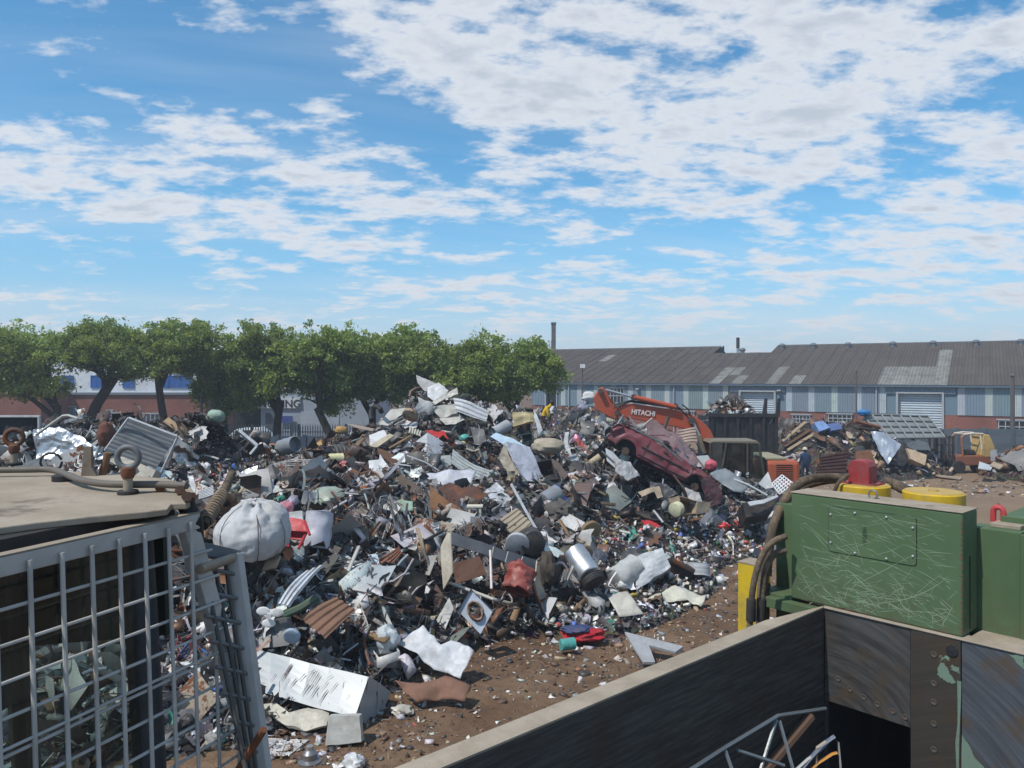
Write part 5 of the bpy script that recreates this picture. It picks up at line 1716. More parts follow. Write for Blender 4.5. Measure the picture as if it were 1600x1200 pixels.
MB().tube([P(766, 860, 16.9) - bf.location, P(768, 920, 16.3) - bf.location], .03, 7).build('leg', M_PLAST, bf, col=(.55, .48, .46, 0))
HERO_BOX.append((690, 850, 835, 930))
LAND.append((770, 890, 'the broken bed frame'))
drum('crushed_drum', 'crushed red-brown drum lying inside the broken bed frame', 'drum', (806, 924), (816, 886), 21, (.27, .055, .04), rust=.12, d=16.4, dd=.35, dent=.3, hollow=True, land='the crushed red drum')
drum('black_drum', 'black drum with its round end facing out above the bed frame', 'drum', (833, 849), (829, 841), 19, 'black', 'l', 0, d=18.4, dd=.7, dent=.02, land='the black drum')
drum('pot_lid', 'pale grey dished lid left of the black drum', 'lid', (808, 852), (809, 848), 19, 'lgrey', rust=.05, d=18.4, dd=.1)
lump('blue_plastic', 'bright blue plastic piece under the pale grey lid', 'plastic', (799, 858), 10, 6, (.03, .16, .55), 'l', .2)
drum('water_heater', 'silver water heater drum lying with its black end down right', 'drum', (922, 900), (897, 862), 19, (.60, .62, .63), 'g', .12, d=17.4, dd=.5, dent=.06, land='the silver water heater')
drum('black_ring', 'black base ring of the silver water heater drum', 'drum', (929, 912), (923, 902), 19, 'black', 'k', 0, d=17.1, dd=.1)
casing('crushed_tank', 'pale grey crushed metal tank on the litter right of the water heater', 'tank', [(990, 870), (1036, 856), (1050, 884), (994, 921)], (.50, .53, .55), .6, rust=.12, tilt=.5, d=18.6, dent=.10, land='the crushed grey tank')
drum('tank_half', 'round cream-seamed end of the pale grey crushed tank', 'tank', (960, 908), (994, 884), 20, (.44, .45, .43), rust=.2, d=18.4, dd=.4, dent=.12)
drum('washer_drum', 'grey open washing machine tub on the litter', 'tub', (1091, 900), (1091, 880), 18, (.42, .44, .46), rust=.08, d=20.4, dd=.1, dent=.04, hollow=True, land='the grey tub')
sheet('scrap_sheet', 'cream curved panel below the crushed grey tank', 'panel', [(949, 932), (966, 926), (981, 926), (1006, 960), (990, 963), (968, 965)], 'offwhite', tilt=.9, amp=.06, d=17.0, rust=.08, soft=True)
sheet('bent_sheet', 'wavy cream sheet lying right of the cream curved panel', 'sheet', [(1011, 937), (1032, 930), (1054, 915), (1080, 922), (1104, 930), (1096, 946), (1074, 938), (1056, 940), (1036, 941)], (.56, .54, .44), tilt=1.3, amp=.12, d=18.4, rust=.1, soft=True, land='the wavy cream sheet')
Q, _ = plane_pts([(976, 996), (1012, 1005), (1068, 1019), (1056, 1028), (1014, 1017), (1024, 1044), (1005, 1044), (990, 1020)], 15.0, 1.6, 0, 0)
o = MB().prism([p + Vector((0, 0, .12)) for p in Q], (0, .01, -.06)).build('steel_bracket', M_PAINT, col=(.34, .35, .36, .15), centre=True, bevel=.008)
finish(o, 'flat grey V-shaped steel plate lying near the black machine wall', 'plate', [(976, 996), (1068, 1044)], land='the V-shaped plate')
lump('bag', 'limp red bag with blue cloth on the earth at the foot of the heap', 'bag', (912, 990), 32, 10, (.42, .02, .035), 'c', .35, 2.2, d=15.9, land='the limp red bag')
lump('blue_cloth', 'dark blue cloth lying over the limp red bag', 'cloth', (902, 983), 26, 5, (.035, .06, .16), 'c', .35, 2.0, d=15.85)
drum('canister', 'turquoise plastic canister in front of the limp red bag', 'canister', (876, 1008), (897, 1005), 9, 'teal', 'l', 0, d=15.2, dd=.1, dent=.05)
st = empty('plastic_stand', P(742, 812, 20.2), 0, 'cream plastic crate stand standing right of the big rusty sheet', 'stand')
for x in (-.14, .14):
    for y in (-.1, .1):
        MB().box((x, y, .05), (.06, .06, .62)).build('leg', M_PLAST, st, col=(.66, .63, .50, 0))
for z in (-.25, .05, .36):
    MB().box((0, 0, z), (.42, .30, .035)).build('shelf', M_PLAST, st, col=(.66, .63, .50, 0))
rod('blue_strip', 'long bright blue strap slanting down right of the crushed fridge', 'strap', [(871, 758, .2), (880, 775, .1), (896, 795, 0), (911, 819, -.2)], .08, (.03, .10, .42), 'l', flat=.3, lift=.5, land='the blue strap')
drum('drum_lid', 'tan round drum lid standing right of the blue strap', 'lid', (925, 832), (922, 829), 17, (.24, .165, .08), rust=.2, dd=.1, d=20.6, land='the tan drum lid')
rod('metal_pole', 'long pale pole slanting from the crushed fridge down to the black drum', 'pole', [(799, 757, 1.2), (818, 792, .6), (840, 831, 0)], .04, 'lgrey', d=19.4)
sheet('scrap_sheet', 'brown rusty wall panel inside the left of the broken bed frame', 'panel', [(706, 881), (749, 869), (761, 897), (713, 913)], (.11, .055, .035), 'r', tilt=.6, d=17.4, rust=.4)
lump('bag', 'dark grey limp bag right of the crushed red drum', 'bag', (856, 889), 14, 27, (.05, .045, .042), 'c', .25, d=17.2)
rod('metal_strip', 'white strip standing left of the broken bed frame', 'strip', [(680, 838, .2), (688, 862, 0), (690, 890, -.1)], .05, 'lgrey', lift=.5, flat=.4)
lump('foil', 'crumpled dark grey plastic sheeting right of the long pale pole', 'plastic', (877, 800), 24, 17, (.10, .095, .09), 'c', .45, 2.4, land='the crumpled dark sheeting')
drum('grey_barrel', 'dull grey-blue barrel half buried above the dark sheeting', 'barrel', (850, 784), (872, 770), 14, (.22, .25, .28), 'l', 0, dd=.3)
sheet('scrap_sheet', 'pale crumpled sheet right of the big rusty sheet', 'sheet', [(758, 766), (776, 752), (800, 775), (806, 786), (784, 792), (766, 782)], (.42, .44, .47), tilt=1.0, amp=.14)
# ---- left part of the heap
lump('tarpaulin_bundle', 'pale green tarpaulin bundle on the far left crest', 'bundle', (337, 651), 14, 11, (.30, .42, .34), 'c', .12, d=25.2, land='the pale green bundle')
rod('white_post', 'white square post leaning on the far left crest', 'post', [(373, 673, 0), (402, 697, 0)], .07, 'white', d=24.6, flat=1.0, n=4, land='the leaning white post')
rod('white_post', 'short grey bar under the end of the leaning white post', 'bar', [(402, 697, 0), (391, 710, -.1)], .05, 'grey', d=24.5, n=4)
drum('metal_bucket', 'grey open bucket on its side on the left crest', 'bucket', (462, 694), (440, 700), 13, (.22, .24, .26), d=25.0, dd=.4, hollow=True, land='the grey bucket')
sheet('car_sheet', 'grey curved car panel left under the grey bucket', 'panel', [(407, 711), (424, 702), (440, 701), (452, 711), (436, 714), (420, 717)], (.24, .25, .25), tilt=.9, amp=.05)
wb = empty('wire_basket', P(468, 730, 23.2), .2, 'wire shopping basket below the grey bucket', 'basket')
for k in range(9):
    x = -.36 + k * .09
    MB().tube([(x, -.2, .2), (x, -.18, -.2), (x, .2, -.2), (x, .2, .2)], .010, 4).build('wire', M_GALV, wb, col=(.5, .48, .46, .3))
for z in (-.2, -.06, .08, .2):
    MB().tube([(-.37, -.2, z), (.37, -.2, z), (.37, .2, z), (-.37, .2, z)], .011, 4, closed=True).build('hoop', M_GALV, wb, col=(.5, .48, .46, .3))
sheet('plastic_piece', 'small bright turquoise plastic piece right of the grey bucket', 'plastic', [(478, 703), (486, 694), (490, 706), (484, 712)], (.04, .34, .42), 'l', tilt=.4, rust=0)
sheet('board', 'yellow-brown foam board right of the turquoise piece', 'board', [(488, 699), (504, 688), (505, 696), (491, 704)], (.48, .32, .12), 'w', tilt=.8, thick=.08, amp=.02)
drum('plastic_drum', 'white and yellow plastic drum lying on the left slope', 'drum', (514, 717), (536, 716), 8, (.66, .60, .34), 'l', 0, dd=.2, land='the white and yellow drum')
sheet('board', 'red board right below the white and yellow drum', 'board', [(528, 727), (536, 721), (552, 722), (551, 731), (534, 732)], (.34, .02, .04), 'l', tilt=.7, thick=.05, amp=.02)
lump('foam_chunk', 'orange-brown foam chunk on the brown crest left of the peak', 'foam', (533, 672), 10, 6, (.42, .25, .09), 'c', .2, d=28.3)
sheet('metal_sheet', 'shiny bent metal sheet above the bulk bag', 'sheet', [(375, 738), (388, 731), (403, 728), (400, 742), (390, 752), (383, 767), (378, 752)], 'silver', 'g', tilt=.8, amp=.1, rust=.03, land='the shiny bent sheet')
sheet('plastic_piece', 'orange-tipped white plastic strip left of the shiny bent sheet', 'strip', [(294, 744), (302, 743), (306, 760), (304, 772), (300, 768)], 'white', 'l', tilt=.4, d=15, rust=0)
ribbed('ribbed_sheet', 'small white ribbed panel at the corner of the cab roof', 'panel', [(312, 768), (334, 760), (335, 774), (311, 782)], 'lgrey', 6, tilt=.8, d=15.5)
# ---- bulk bag
bag = empty('bulk_bag', P(396, 835, 14.2), 0, 'big white woven bulk bag tied at the top on the left of the heap', 'bag')
M_BAG = surface('woven bag cloth', .75, 0, .55, dirt_scale=1.8, dust=(.30, .28, .25), fixed=(.47, .475, .48), rusty=False, bumps=.7, bscale=9)
mb = MB()
nu, nv = 96, 52
vs = []
for j in range(nv + 1):
    th = math.pi * j / nv
    for i in range(nu):
        ph = 2 * math.pi * i / nu
        x, y, z = math.sin(th) * math.cos(ph), math.sin(th) * math.sin(ph), math.cos(th)
        k = 1 + .08 * mnoise.noise(Vector((x * 1.4, y * 1.4, z * 1.4)))
        gather = max(0.0, z) ** 1.6
        wv = ph * 9 + 3.0 * mnoise.noise(Vector((x * 1.5, y * 1.5, z * 1.2)))
        k += (.012 + .085 * gather) * math.sin(wv) - .04 * gather
        k += .055 * abs(mnoise.noise(Vector((x * 3.4, y * 3.4, z * 1.5 + 5)))) - .06 * abs(mnoise.noise(Vector((x * 6.5, y * 6.5, z * 2.2)))) + .02 * mnoise.noise(Vector((x * 3, y * 3, z * 11)))
        flat = max(z, -.72)
        vs.append((x * .70 * k + .06 * z, y * .62 * k, flat * .56 * k * (1.0 + .12 * gather) + .05 * x))
mb.add(vs, [(j * nu + i, (j + 1) * nu + i, (j + 1) * nu + (i + 1) % nu, j * nu + (i + 1) % nu) for j in range(nv) for i in range(nu)])
mb.build('sack', M_BAG, bag, smooth=True)
mb = MB()
for k in range(10):
    a = k * .63
    mb.tube([(.05 * math.cos(a), .05 * math.sin(a), .50), (.13 * math.cos(a), .13 * math.sin(a), .60), (.26 * math.cos(a + .4), .22 * math.sin(a + .4), .58 + .03 * math.sin(k * 2.0))], [.05, .045, .02], 6)
mb.build('tied_neck', M_BAG, bag, smooth=True)
for a0 in (-2.2, -1.15, -.4):
    pts = []
    for j in range(12):
        th = .25 + j * .19
        pts.append((math.sin(th) * math.cos(a0) * .715, math.sin(th) * math.sin(a0) * .66, max(math.cos(th), -.7) * .60))
    MB().tube(pts, .011, 5, flat=.6).build('strap', M_CLOTH, bag, smooth=True, col=(.12, .12, .12, 0))
HERO_BOX.append((340, 455, 785, 886))
LAND.append((396, 835, 'the bulk bag'))
LAND += [(50, 930, 'the guard top left'), (190, 960, 'the guard middle'), (90, 1100, 'the guard bottom left'), (230, 1110, 'the guard foot'), (335, 1040, 'the guard post'), (250, 850, 'the guard corner'), (330, 800, 'the coiled hose'), (120, 820, 'the cab roof'), (120, 990, 'the guard wires'), (160, 1170, 'the guard bottom edge')]
# ---- scrap piled at the far left, beyond the cab roof
sheet('foil_sheet', 'large shiny crumpled foil sheet behind the cab roof', 'sheet', [(56, 673), (80, 669), (106, 674), (134, 686), (172, 712), (158, 720), (130, 716), (104, 722), (57, 716)], (.5, .53, .56), 'g', tilt=.5, amp=.16, d=19.4, rust=0, thick=.006, cuts=9, land='the crumpled foil sheet')
ribbed('ribbed_sheet', 'large grey ribbed metal box side leaning behind the cab roof', 'panel', [(201, 653), (277, 682), (244, 732), (164, 704)], (.13, .145, .155), 9, 'p', tilt=.35, yaw=.3, d=19.0, amp=.02, bend=.01, rust=.05, land='the grey ribbed box side')
for i, (a, b_) in enumerate((((201, 653), (277, 682)), ((278, 682), (246, 752)), ((201, 653), (164, 704)))):
    rod('edge_strip', ('top', 'right', 'left')[i] + ' metal edge trim of the grey ribbed box side', 'trim', [(*a, -.08), (*b_, -.08)], .035, 'lgrey', d=19.0, n=4)
casing('beige_casing', 'beige square panel leaning under the grey ribbed box side', 'panel', [(166, 718), (192, 713), (244, 734), (232, 757), (170, 754)][:4], (.42, .38, .31), .3, tilt=.4, d=18.3)
lump('rusty_bag', 'reddish rusty sack left of the grey ribbed box side', 'bag', (165, 678), 12, 19, (.15, .06, .045), 'c', .2, d=19.2)
rod('bent_pipe', 'white bent pipe above the crumpled foil sheet', 'pipe', [(56, 680, 0), (78, 664, 0), (98, 650, 0), (106, 649, 0), (121, 654, 0)], .035, 'offwhite', d=19.0)
of = empty('window_frame', P(28, 666, 21.5), 0, 'white-framed dark window unit at the left edge behind the cab roof', 'window')
MB().box((0, .1, 0), (1.2, .05, .58)).build('pane', M_DARK, of)
for z in (-.28, .28):
    MB().box((0, 0, z), (1.26, .1, .05)).build('frame_bar', M_PAINT, of, col=(.55, .57, .57, .1))
for x in (-.6, .6):
    MB().box((x, .005, 0), (.05, .1, .58)).build('frame_bar', M_PAINT, of, col=(.55, .57, .57, .1))
rod('cable_coil', 'black cable coil in front of the crumpled foil sheet', 'cable', [(80 + 17 * math.cos(a * .5), 722 + 14 * math.sin(a * .5), .1 * math.sin(a * .5)) for a in range(13)], .03, 'black', 'k', d=18.6)
cb = np.random.default_rng(8)
mb = MB()
for k in range(150):
    c_ = np.array([cb.normal(0, 18), cb.normal(0, 7)])
    pts = []
    for j in range(7):
        pts.append(P(303 + c_[0] + (j - 3) * cb.uniform(2, 7), 662 + c_[1] + 4 * math.sin(j * .9 + k) + abs(c_[0]) * .25, 25.4 + cb.normal() * .4))
    mb.tube(pts, cb.uniform(.015, .04), 4)
o = mb.build('cable_heap', M_PLAST, col=(.05, .042, .04, 0), centre=True)
tag(o, 'tangled mass of dark cable on the far left crest', 'cables', kind='stuff')
LAND.append((303, 660, 'the tangled cables'))

# ---------------------------------------------------------------- loose pieces one can still count
lr = np.random.default_rng(99)


def named_mesh(name, tv, tf, smooth=False):
    return fast_mesh(name, tv, tf, smooth=smooth)


def t_flap(r_, asp, n_f):
    """rectangular sheet with sharp straight folds across it"""
    xs = np.sort(np.concatenate([[0, 1], r_.uniform(.12, .88, n_f)]))
    x, z, a = 0.0, 0.0, 0.0
    P_ = [(0.0, 0.0)]
    for i in range(len(xs) - 1):
        L_ = xs[i + 1] - xs[i]
        P_.append((P_[-1][0] + L_ * math.cos(a), P_[-1][1] + L_ * math.sin(a)))
        a += r_.choice([-1, 1]) * r_.uniform(.35, 1.5)
    V_ = []
    sk_ = r_.normal() * .15
    for j in range(4):
        f = j / 3 - .5
        for (x, z) in P_:
            V_.append((x - .5 + sk_ * f, f * asp, z + r_.normal() * .018))
    n = len(P_)
    V_ = np.array(V_)
    V_[:, 2] -= V_[:, 2].mean()
    return V_, tri_faces([(j * n + i, j * n + i + 1, (j + 1) * n + i + 1, (j + 1) * n + i) for j in range(3) for i in range(n - 1)])


def t_channel(r_):
    k, h_ = r_.uniform(.02, .042), r_.uniform(.018, .04)
    V_, fs = [], []
    a = r_.normal() * .25
    for i in range(5):
        x = i / 4 - .5
        b_ = a * max(0, x)
        V_ += [(x, -k, h_ + b_), (x, -k, b_), (x, k, b_), (x, k, h_ + b_)]
    for i in range(4):
        fs += [(i * 4 + j, i * 4 + j + 1, i * 4 + j + 5, i * 4 + j + 4) for j in range(3)]
    return np.array(V_) + r_.normal(size=(20, 3)) * .006, tri_faces(fs)


LOOSE = [
    ('bent_sheet', 'sheet', 'bent {} metal sheet', [t_sheet(lr, 6, 4, lr.uniform(.45, .95), .38, 2) for _ in range(16)], 250, (.35, 1.05), 'p', .5),
    ('folded_sheet', 'sheet', 'sharply folded {} sheet', [t_flap(lr, lr.uniform(.35, .9), int(lr.integers(1, 4))) for _ in range(18)], 290, (.45, 1.3), 'p', .42),
    ('metal_strip', 'strip', 'twisted {} metal strip', [t_strip(lr, 10, lr.uniform(.02, .07), .8) for _ in range(12)], 280, (.5, 1.6), 'p', .3),
    ('steel_channel', 'channel', '{} steel channel', [t_channel(lr) for _ in range(8)], 150, (.6, 1.7), 'p', .35),
    ('pipe', 'pipe', '{} pipe', [t_pipe(lr, lr.uniform(.012, .028), 6, 7, .5) for _ in range(8)], 150, (.6, 1.8), 'p', .4),
    ('dented_box', 'box', 'dented {} box', [t_box(lr, (1, lr.uniform(.5, .8), lr.uniform(.3, .6)), .10) for _ in range(8)], 70, (.22, .5), 'p', .45),
    ('open_casing', 'casing', 'open {} casing', [t_openbox(lr, (1, lr.uniform(.5, .8), lr.uniform(.3, .5)), .14) for _ in range(6)], 70, (.35, .75), 'p', .4),
    ('can', 'can', '{} can', [t_can(lr, lr.uniform(.25, .36), 14, .08) for _ in range(5)], 14, (.16, .3), 'p', .4),
    ('corrugated_piece', 'sheet', '{} corrugated offcut', [t_corr(lr, 5, .035, lr.uniform(.5, 1.2), 4) for _ in range(6)], 60, (.5, 1.1), 'p', .6),
    ('plank', 'plank', '{} board', [t_box(lr, (1, lr.uniform(.1, .2), .04), .1) for _ in range(5)], 75, (.5, 1.3), 'w', .5),
    ('crumpled_bag', 'bag', 'crumpled {} bag', [(lambda mb: (np.array(mb.v), tri_faces(mb.f)))(MB().ball((0, 0, 0), .5, 18, 12, (1, .8, .5), 1.1, 2.6, k * 3.3)) for k in range(8)], 22, (.2, .45), 'c', .6),
    ('wire_tangle', 'wire', 'tangle of {} wire', [(lambda a: a)(t_wire(lr, 26, lr.uniform(2, 4))) for _ in range(7)], 130, (.5, 1.2), 'p', .5),
]
NAMED = [('white', (.74, .74, .73)), ('pale grey', (.50, .51, .52)), ('grey', (.32, .33, .35)), ('dark grey', (.13, .13, .13)), ('black', (.035, .035, .035)), ('dark brown', (.085, .06, .045)), ('rusty brown', (.18, .08, .045)),
         ('orange-brown', (.28, .12, .05)), ('tan', (.36, .27, .18)), ('cream', (.58, .52, .42)), ('red', (.45, .06, .05)), ('blue', (.05, .13, .42)), ('yellow', (.55, .42, .07)), ('green', (.06, .28, .22)), ('pink', (.55, .25, .32))]
NC = np.array([c_ for _, c_ in NAMED])
LP = np.array([[a, b_] for a, b_, _ in LAND])
HB = np.array(HERO_BOX)


def where(px, py, rank=0):
    k = ((LP - [px, py]) ** 2).sum(1).argsort()[rank]
    dx_, dy_ = px - LP[k, 0], py - LP[k, 1]
    far = math.hypot(dx_, dy_)
    rel = ('right of' if dx_ > 0 else 'left of') if abs(dx_) > abs(dy_) * 1.2 else ('below' if dy_ > 0 else 'above')
    return ('close ' if far < 28 else '') + rel + ' ' + LAND[k][2]


USED = set()


def unique(lab, px, py):
    """a label that no other loose piece has: add a second landmark where the first does not settle it"""
    base, k = lab, 1
    while lab in USED and k < 12:
        lab = base + ' and ' + where(px, py, k)
        if len(lab.split()) > 16:
            lab = base.replace(' metal', '').replace('sharply ', '').replace('close ', '') + ' and ' + where(px, py, k).replace('close ', '')
        if len(lab.split()) > 16:
            lab = base if k < 11 else ' '.join(base.split()[:16])
        k += 1
    USED.add(lab)
    return lab


for nm, cat, phrase, temps, num, (s0, s1), mk, flat in LOOSE:
    meshes = [named_mesh(nm, tv, tf, nm in ('crumpled_bag',)) for tv, tf in temps]
    for me_ in meshes:
        me_.materials.append(MAT[mk])
        if nm in ('pipe', 'can'):
            me_.polygons.foreach_set('use_smooth', [True] * len(me_.polygons))
            me_.set_sharp_from_angle(angle=math.radians(40))
    px, py = lr.uniform(20, 1215, num * 3), lr.uniform(610, 1130, num * 3)
    d_ = HEAP.hit(px, py, step=.1)
    x, y = (px - 800) / F * d_, d_
    ok = ~np.isnan(d_)
    ok[ok] &= HEAP.h(x[ok], y[ok]) > .12
    inbox = ((px[:, None] > HB[None, :, 0] - 3) & (px[:, None] < HB[None, :, 1] + 3) & (py[:, None] > HB[None, :, 2] - 2) & (py[:, None] < HB[None, :, 3] + 6)).any(1)
    ok &= ~inbox
    idx = np.where(ok)[0][:num]
    pos = np.stack([x[idx], y[idx], HEAP.h(x[idx], y[idx])], -1)
    zs = zone_of(pos, lr, 22)
    cols = pick_colours(zs, lr, .18)
    if nm in ('bent_sheet', 'folded_sheet', 'open_casing', 'corrugated_piece', 'steel_channel'):          # much of the sheet metal is pale enamel or zinc
        pale = (lr.random(len(zs)) < np.where((zs == 'pale') | (zs == 'metal'), .38, .20))[:, None]
        cols = np.where(pale, np.array([.50, .495, .475]) * lr.uniform(.72, 1.12, (len(zs), 1)), cols)
    keep = ~((zs == 'mix') & (lr.random(len(zs)) < .55))
    R_ = rand_rot(len(pos), lr, HEAP.normal(pos[:, 0], pos[:, 1]), flat)
    for i in np.where(keep)[0]:
        k = int(lr.integers(0, len(meshes)))
        sc = float(lr.uniform(s0, s1)) * (.7 if zs[i] == 'mix' else 1.0)
        colr = cols[i]
        if mk == 'w':
            colr = PAL['wood'][0][lr.choice(6, p=PAL['wood'][1])] * lr.uniform(.8, 1.2)
        mat_ = mk
        o = link(nm, meshes[k], None, None, (*[float(c_) for c_ in colr], float(lr.uniform(.05, .62))))
        M3 = Matrix([list(r) for r in R_[i]])
        o.matrix_world = Matrix.Translation(Vector(pos[i]) + Vector((0, -.05, .10 + .06 * sc))) @ M3.to_4x4() @ Matrix.Scale(sc, 4)
        cn = NAMED[int(((NC ** .5 - np.asarray(colr) ** .5) ** 2).sum(1).argmin())][0]
        lab = ('small ' if sc < s0 + .25 * (s1 - s0) else 'large ' if sc > s0 + .75 * (s1 - s0) else '') + phrase.format(cn) + ' ' + where(px[idx[i]], py[idx[i]])
        lab = unique(lab, px[idx[i]], py[idx[i]])
        tag(o, lab, cat, 'loose ' + phrase.format('').replace('  ', ' ').strip() + ' pieces on the heap')

# ================================================================ MACHINES AND PEOPLE IN THE YARD
def solid(poly, d, depth, name, mat, parent, col=None, bevel=0.02, back=0.0):
    """outline given in pixels at distance d, pushed back by its real depth"""
    Q = [P(x, y, d) for x, y in poly]
    mb = MB().prism([q_ - parent.location for q_ in Q], (0, depth, 0))
    return mb.build(name, mat, parent, col=col, bevel=bevel)


# ---------------------------------------------------------------- crushed red car on the heap
cA, cB = P(946, 690, 25.2), P(1120, 780, 24.4)
xd = (cB - cA).normalized()
side = Vector((0.10, -1.0, 0.06))
side = (side - xd * side.dot(xd)).normalized()      # outward of the side we see
upv = xd.cross(-side).normalized()
if upv.z < 0:
    upv = -upv
car = empty('crushed_car', (cA + cB) / 2, 0, 'crushed dark red car lying nose up on the heap under the excavator arm', 'car')
L = (cB - cA).length
K = L / 4.0


def CP(x, y, z):
    """car coordinates: x along, y outward of the visible side, z up; metres from the middle of the sill"""
    return xd * (x * K) + side * (y * K) + upv * (z * K)


def car_strip(prof_lo, prof_hi, y_lo, y_hi):
    pass


def arch(cx, r, n=9):
    return [(cx + r * math.cos(math.pi * (1 - i / (n - 1))), 0.02 + r * math.sin(math.pi * (1 - i / (n - 1)))) for i in range(n)]


low = [(-1.98, .10)] + arch(-1.28, .37) + arch(1.22, .37) + [(1.95, .12)]
low = sorted(low, key=lambda p: p[0])
xs_ = np.linspace(-2.0, 1.98, 60)


def lo_z(x):
    for cx in (-1.28, 1.22):
        if abs(x - cx) < .37:
            return .02 + math.sqrt(max(0, .37 ** 2 - (x - cx) ** 2))
    return .02 if -1.7 < x < 1.6 else .10


def hi_z(x):
    return float(np.interp(x, [-2.0, -1.9, -1.0, 0.0, 1.2, 1.8, 1.98], [.55, .74, .80, .72, .64, .50, .36])) - .16 * abs(mnoise.noise(Vector((x * 1.7, 4.2, 0)))) - .05 * abs(mnoise.noise(Vector((x * 5, 1.2, 0))))


def bulge(x, f):
    s_ = .05 * math.sin(f * math.pi) - .03 * f - .07 * abs(mnoise.noise(Vector((x * 2.1, f * 1.5, 12)))) + .03 * mnoise.noise(Vector((x * 5, f * 5, 1)))
    return s_ + .045 * mnoise.noise(Vector((x * 1.3, f * 2, 2))) + .03 * abs(mnoise.noise(Vector((x * 3.2, f * 3, 5)))) - .25 * max(0, x - 1.55) ** 2 - .12 * max(0, -1.6 - x)


NV = 8
for sgn, yo in ((1, 0.0), (-1, -1.5)):
    mb = MB()
    vs = []
    for j in range(NV + 1):
        f = j / NV
        for x in xs_:
            z = lo_z(x) * (1 - f) + hi_z(x) * f
            vs.append(CP(x + .03 * mnoise.noise(Vector((x * 2, f, 9))), yo + sgn * bulge(x, f), z))
    n = len(xs_)
    mb.add(vs, [(j * n + i, j * n + i + 1, (j + 1) * n + i + 1, (j + 1) * n + i) for j in range(NV) for i in range(n - 1)])
    o = mb.build('body_side', M_PAINT, car, col=(.155, .024, .036, .30), smooth=True)
    o.modifiers.new('thickness', 'SOLIDIFY').thickness = .015
for nm_, x0, x1, dr in (('bonnet', -2.0, -1.0, .05), ('boot_lid', 1.3, 1.98, -.05)):      # crumpled decks
    mb = MB().grid(lambda u, v_: CP(x0 + (x1 - x0) * u, -1.5 * v_, hi_z(x0 + (x1 - x0) * u) + dr + .13 * mnoise.noise(Vector((u * 2.4 + x0, v_ * 2.4, 3))) + .05 * abs(mnoise.noise(Vector((u * 6, v_ * 6, x0))))), 14, 14)
    o = mb.build(nm_, M_PAINT, car, col=(.18, .035, .045, .4), smooth=True)
    o.modifiers.new('thickness', 'SOLIDIFY').thickness = .012
MB().hexa([CP(-1.9, -.36, .05), CP(1.85, -.36, .05), CP(1.7, -.36, .60), CP(-1.9, -.36, .66)], side * (-.9 * K)).build('dark_interior', M_DARK, car)
for cx in (-1.28, 1.22):
    MB().tube([CP(cx, -.12, .04), CP(cx, -.34, .04)], .13 * K, 12).build('wheel_hub', M_RUST, car, col=(.06, .04, .03, .4))
MB().tube([CP(x, .045 + bulge(x, .45), .40) for x in np.linspace(-.88, .82, 14)], .028 * K, 6, flat=.6).build('rub_strip', M_RUBBER, car)
MB().tube([CP(x, .03 + bulge(x, .15), .13) for x in np.linspace(-.88, .82, 14)], .018 * K, 5).build('sill_line', M_RUBBER, car)
for x in (-.18, .78):
    MB().hexa([CP(x, .05, .56), CP(x + .19, .05, .555), CP(x + .19, .05, .61), CP(x, .05, .615)], side * .02).build('door_handle', M_RUBBER, car)
for x in (-.72, .12, .92):
    MB().tube([CP(x, .035 + bulge(x, f), .04 + f * .7) for f in (.02, .25, .5, .75, .98)], .010 * K, 4).build('door_gap', M_RUBBER, car)
for a, b_ in (((-1.0, -.05, .78), (-.35, -.2, 1.12)), ((.05, -.03, .76), (.12, -.25, 1.02)), ((1.25, -.1, .72), (.75, -.3, .98)), ((-1.0, -1.4, .78), (-.3, -1.3, 1.1)), ((1.2, -1.4, .7), (.8, -1.2, .95))):
    MB().tube([CP(*a), CP(*b_)], .045 * K, 6, flat=.5).build('roof_pillar', M_PAINT, car, col=(.18, .05, .06, .4))
mb = MB().grid(lambda u, v_: CP(-.75 + 1.75 * u, -.05 - 1.25 * v_, .86 + .62 * v_ + .14 * math.sin(u * 4) + .20 * mnoise.noise(Vector((u * 2.6, v_ * 2.6, 8))) + .12 * abs(mnoise.noise(Vector((u * 5, v_ * 5, 1)))) - .32 * u), 16, 14)
mb.f = [f for k, f in enumerate(mb.f) if k not in (20, 21, 36, 37, 75, 76, 130, 131, 147, 100)]
o = mb.build('crushed_roof', M_PAINT, car, col=(.24, .15, .15, .35))
o.modifiers.new('thickness', 'SOLIDIFY').thickness = .012
o = MB().grid(lambda u, v_: CP(-2.05 - .12 * math.sin(v_ * 3), .10 - 1.7 * u, .1 + .42 * v_ + .04 * mnoise.noise(Vector((u * 3, v_ * 3, 4)))), 12, 5).build('bumper', M_PLAST, car, col=(.20, .22, .24, 0), smooth=True)
o.modifiers.new('thickness', 'SOLIDIFY').thickness = .04
o = MB().grid(lambda u, v_: CP(-1.99 + .3 * v_, .12 - .5 * u, .35 + .35 * v_), 6, 6).build('headlight', M_PLAST, car, col=(.5, .52, .53, 0), smooth=True)

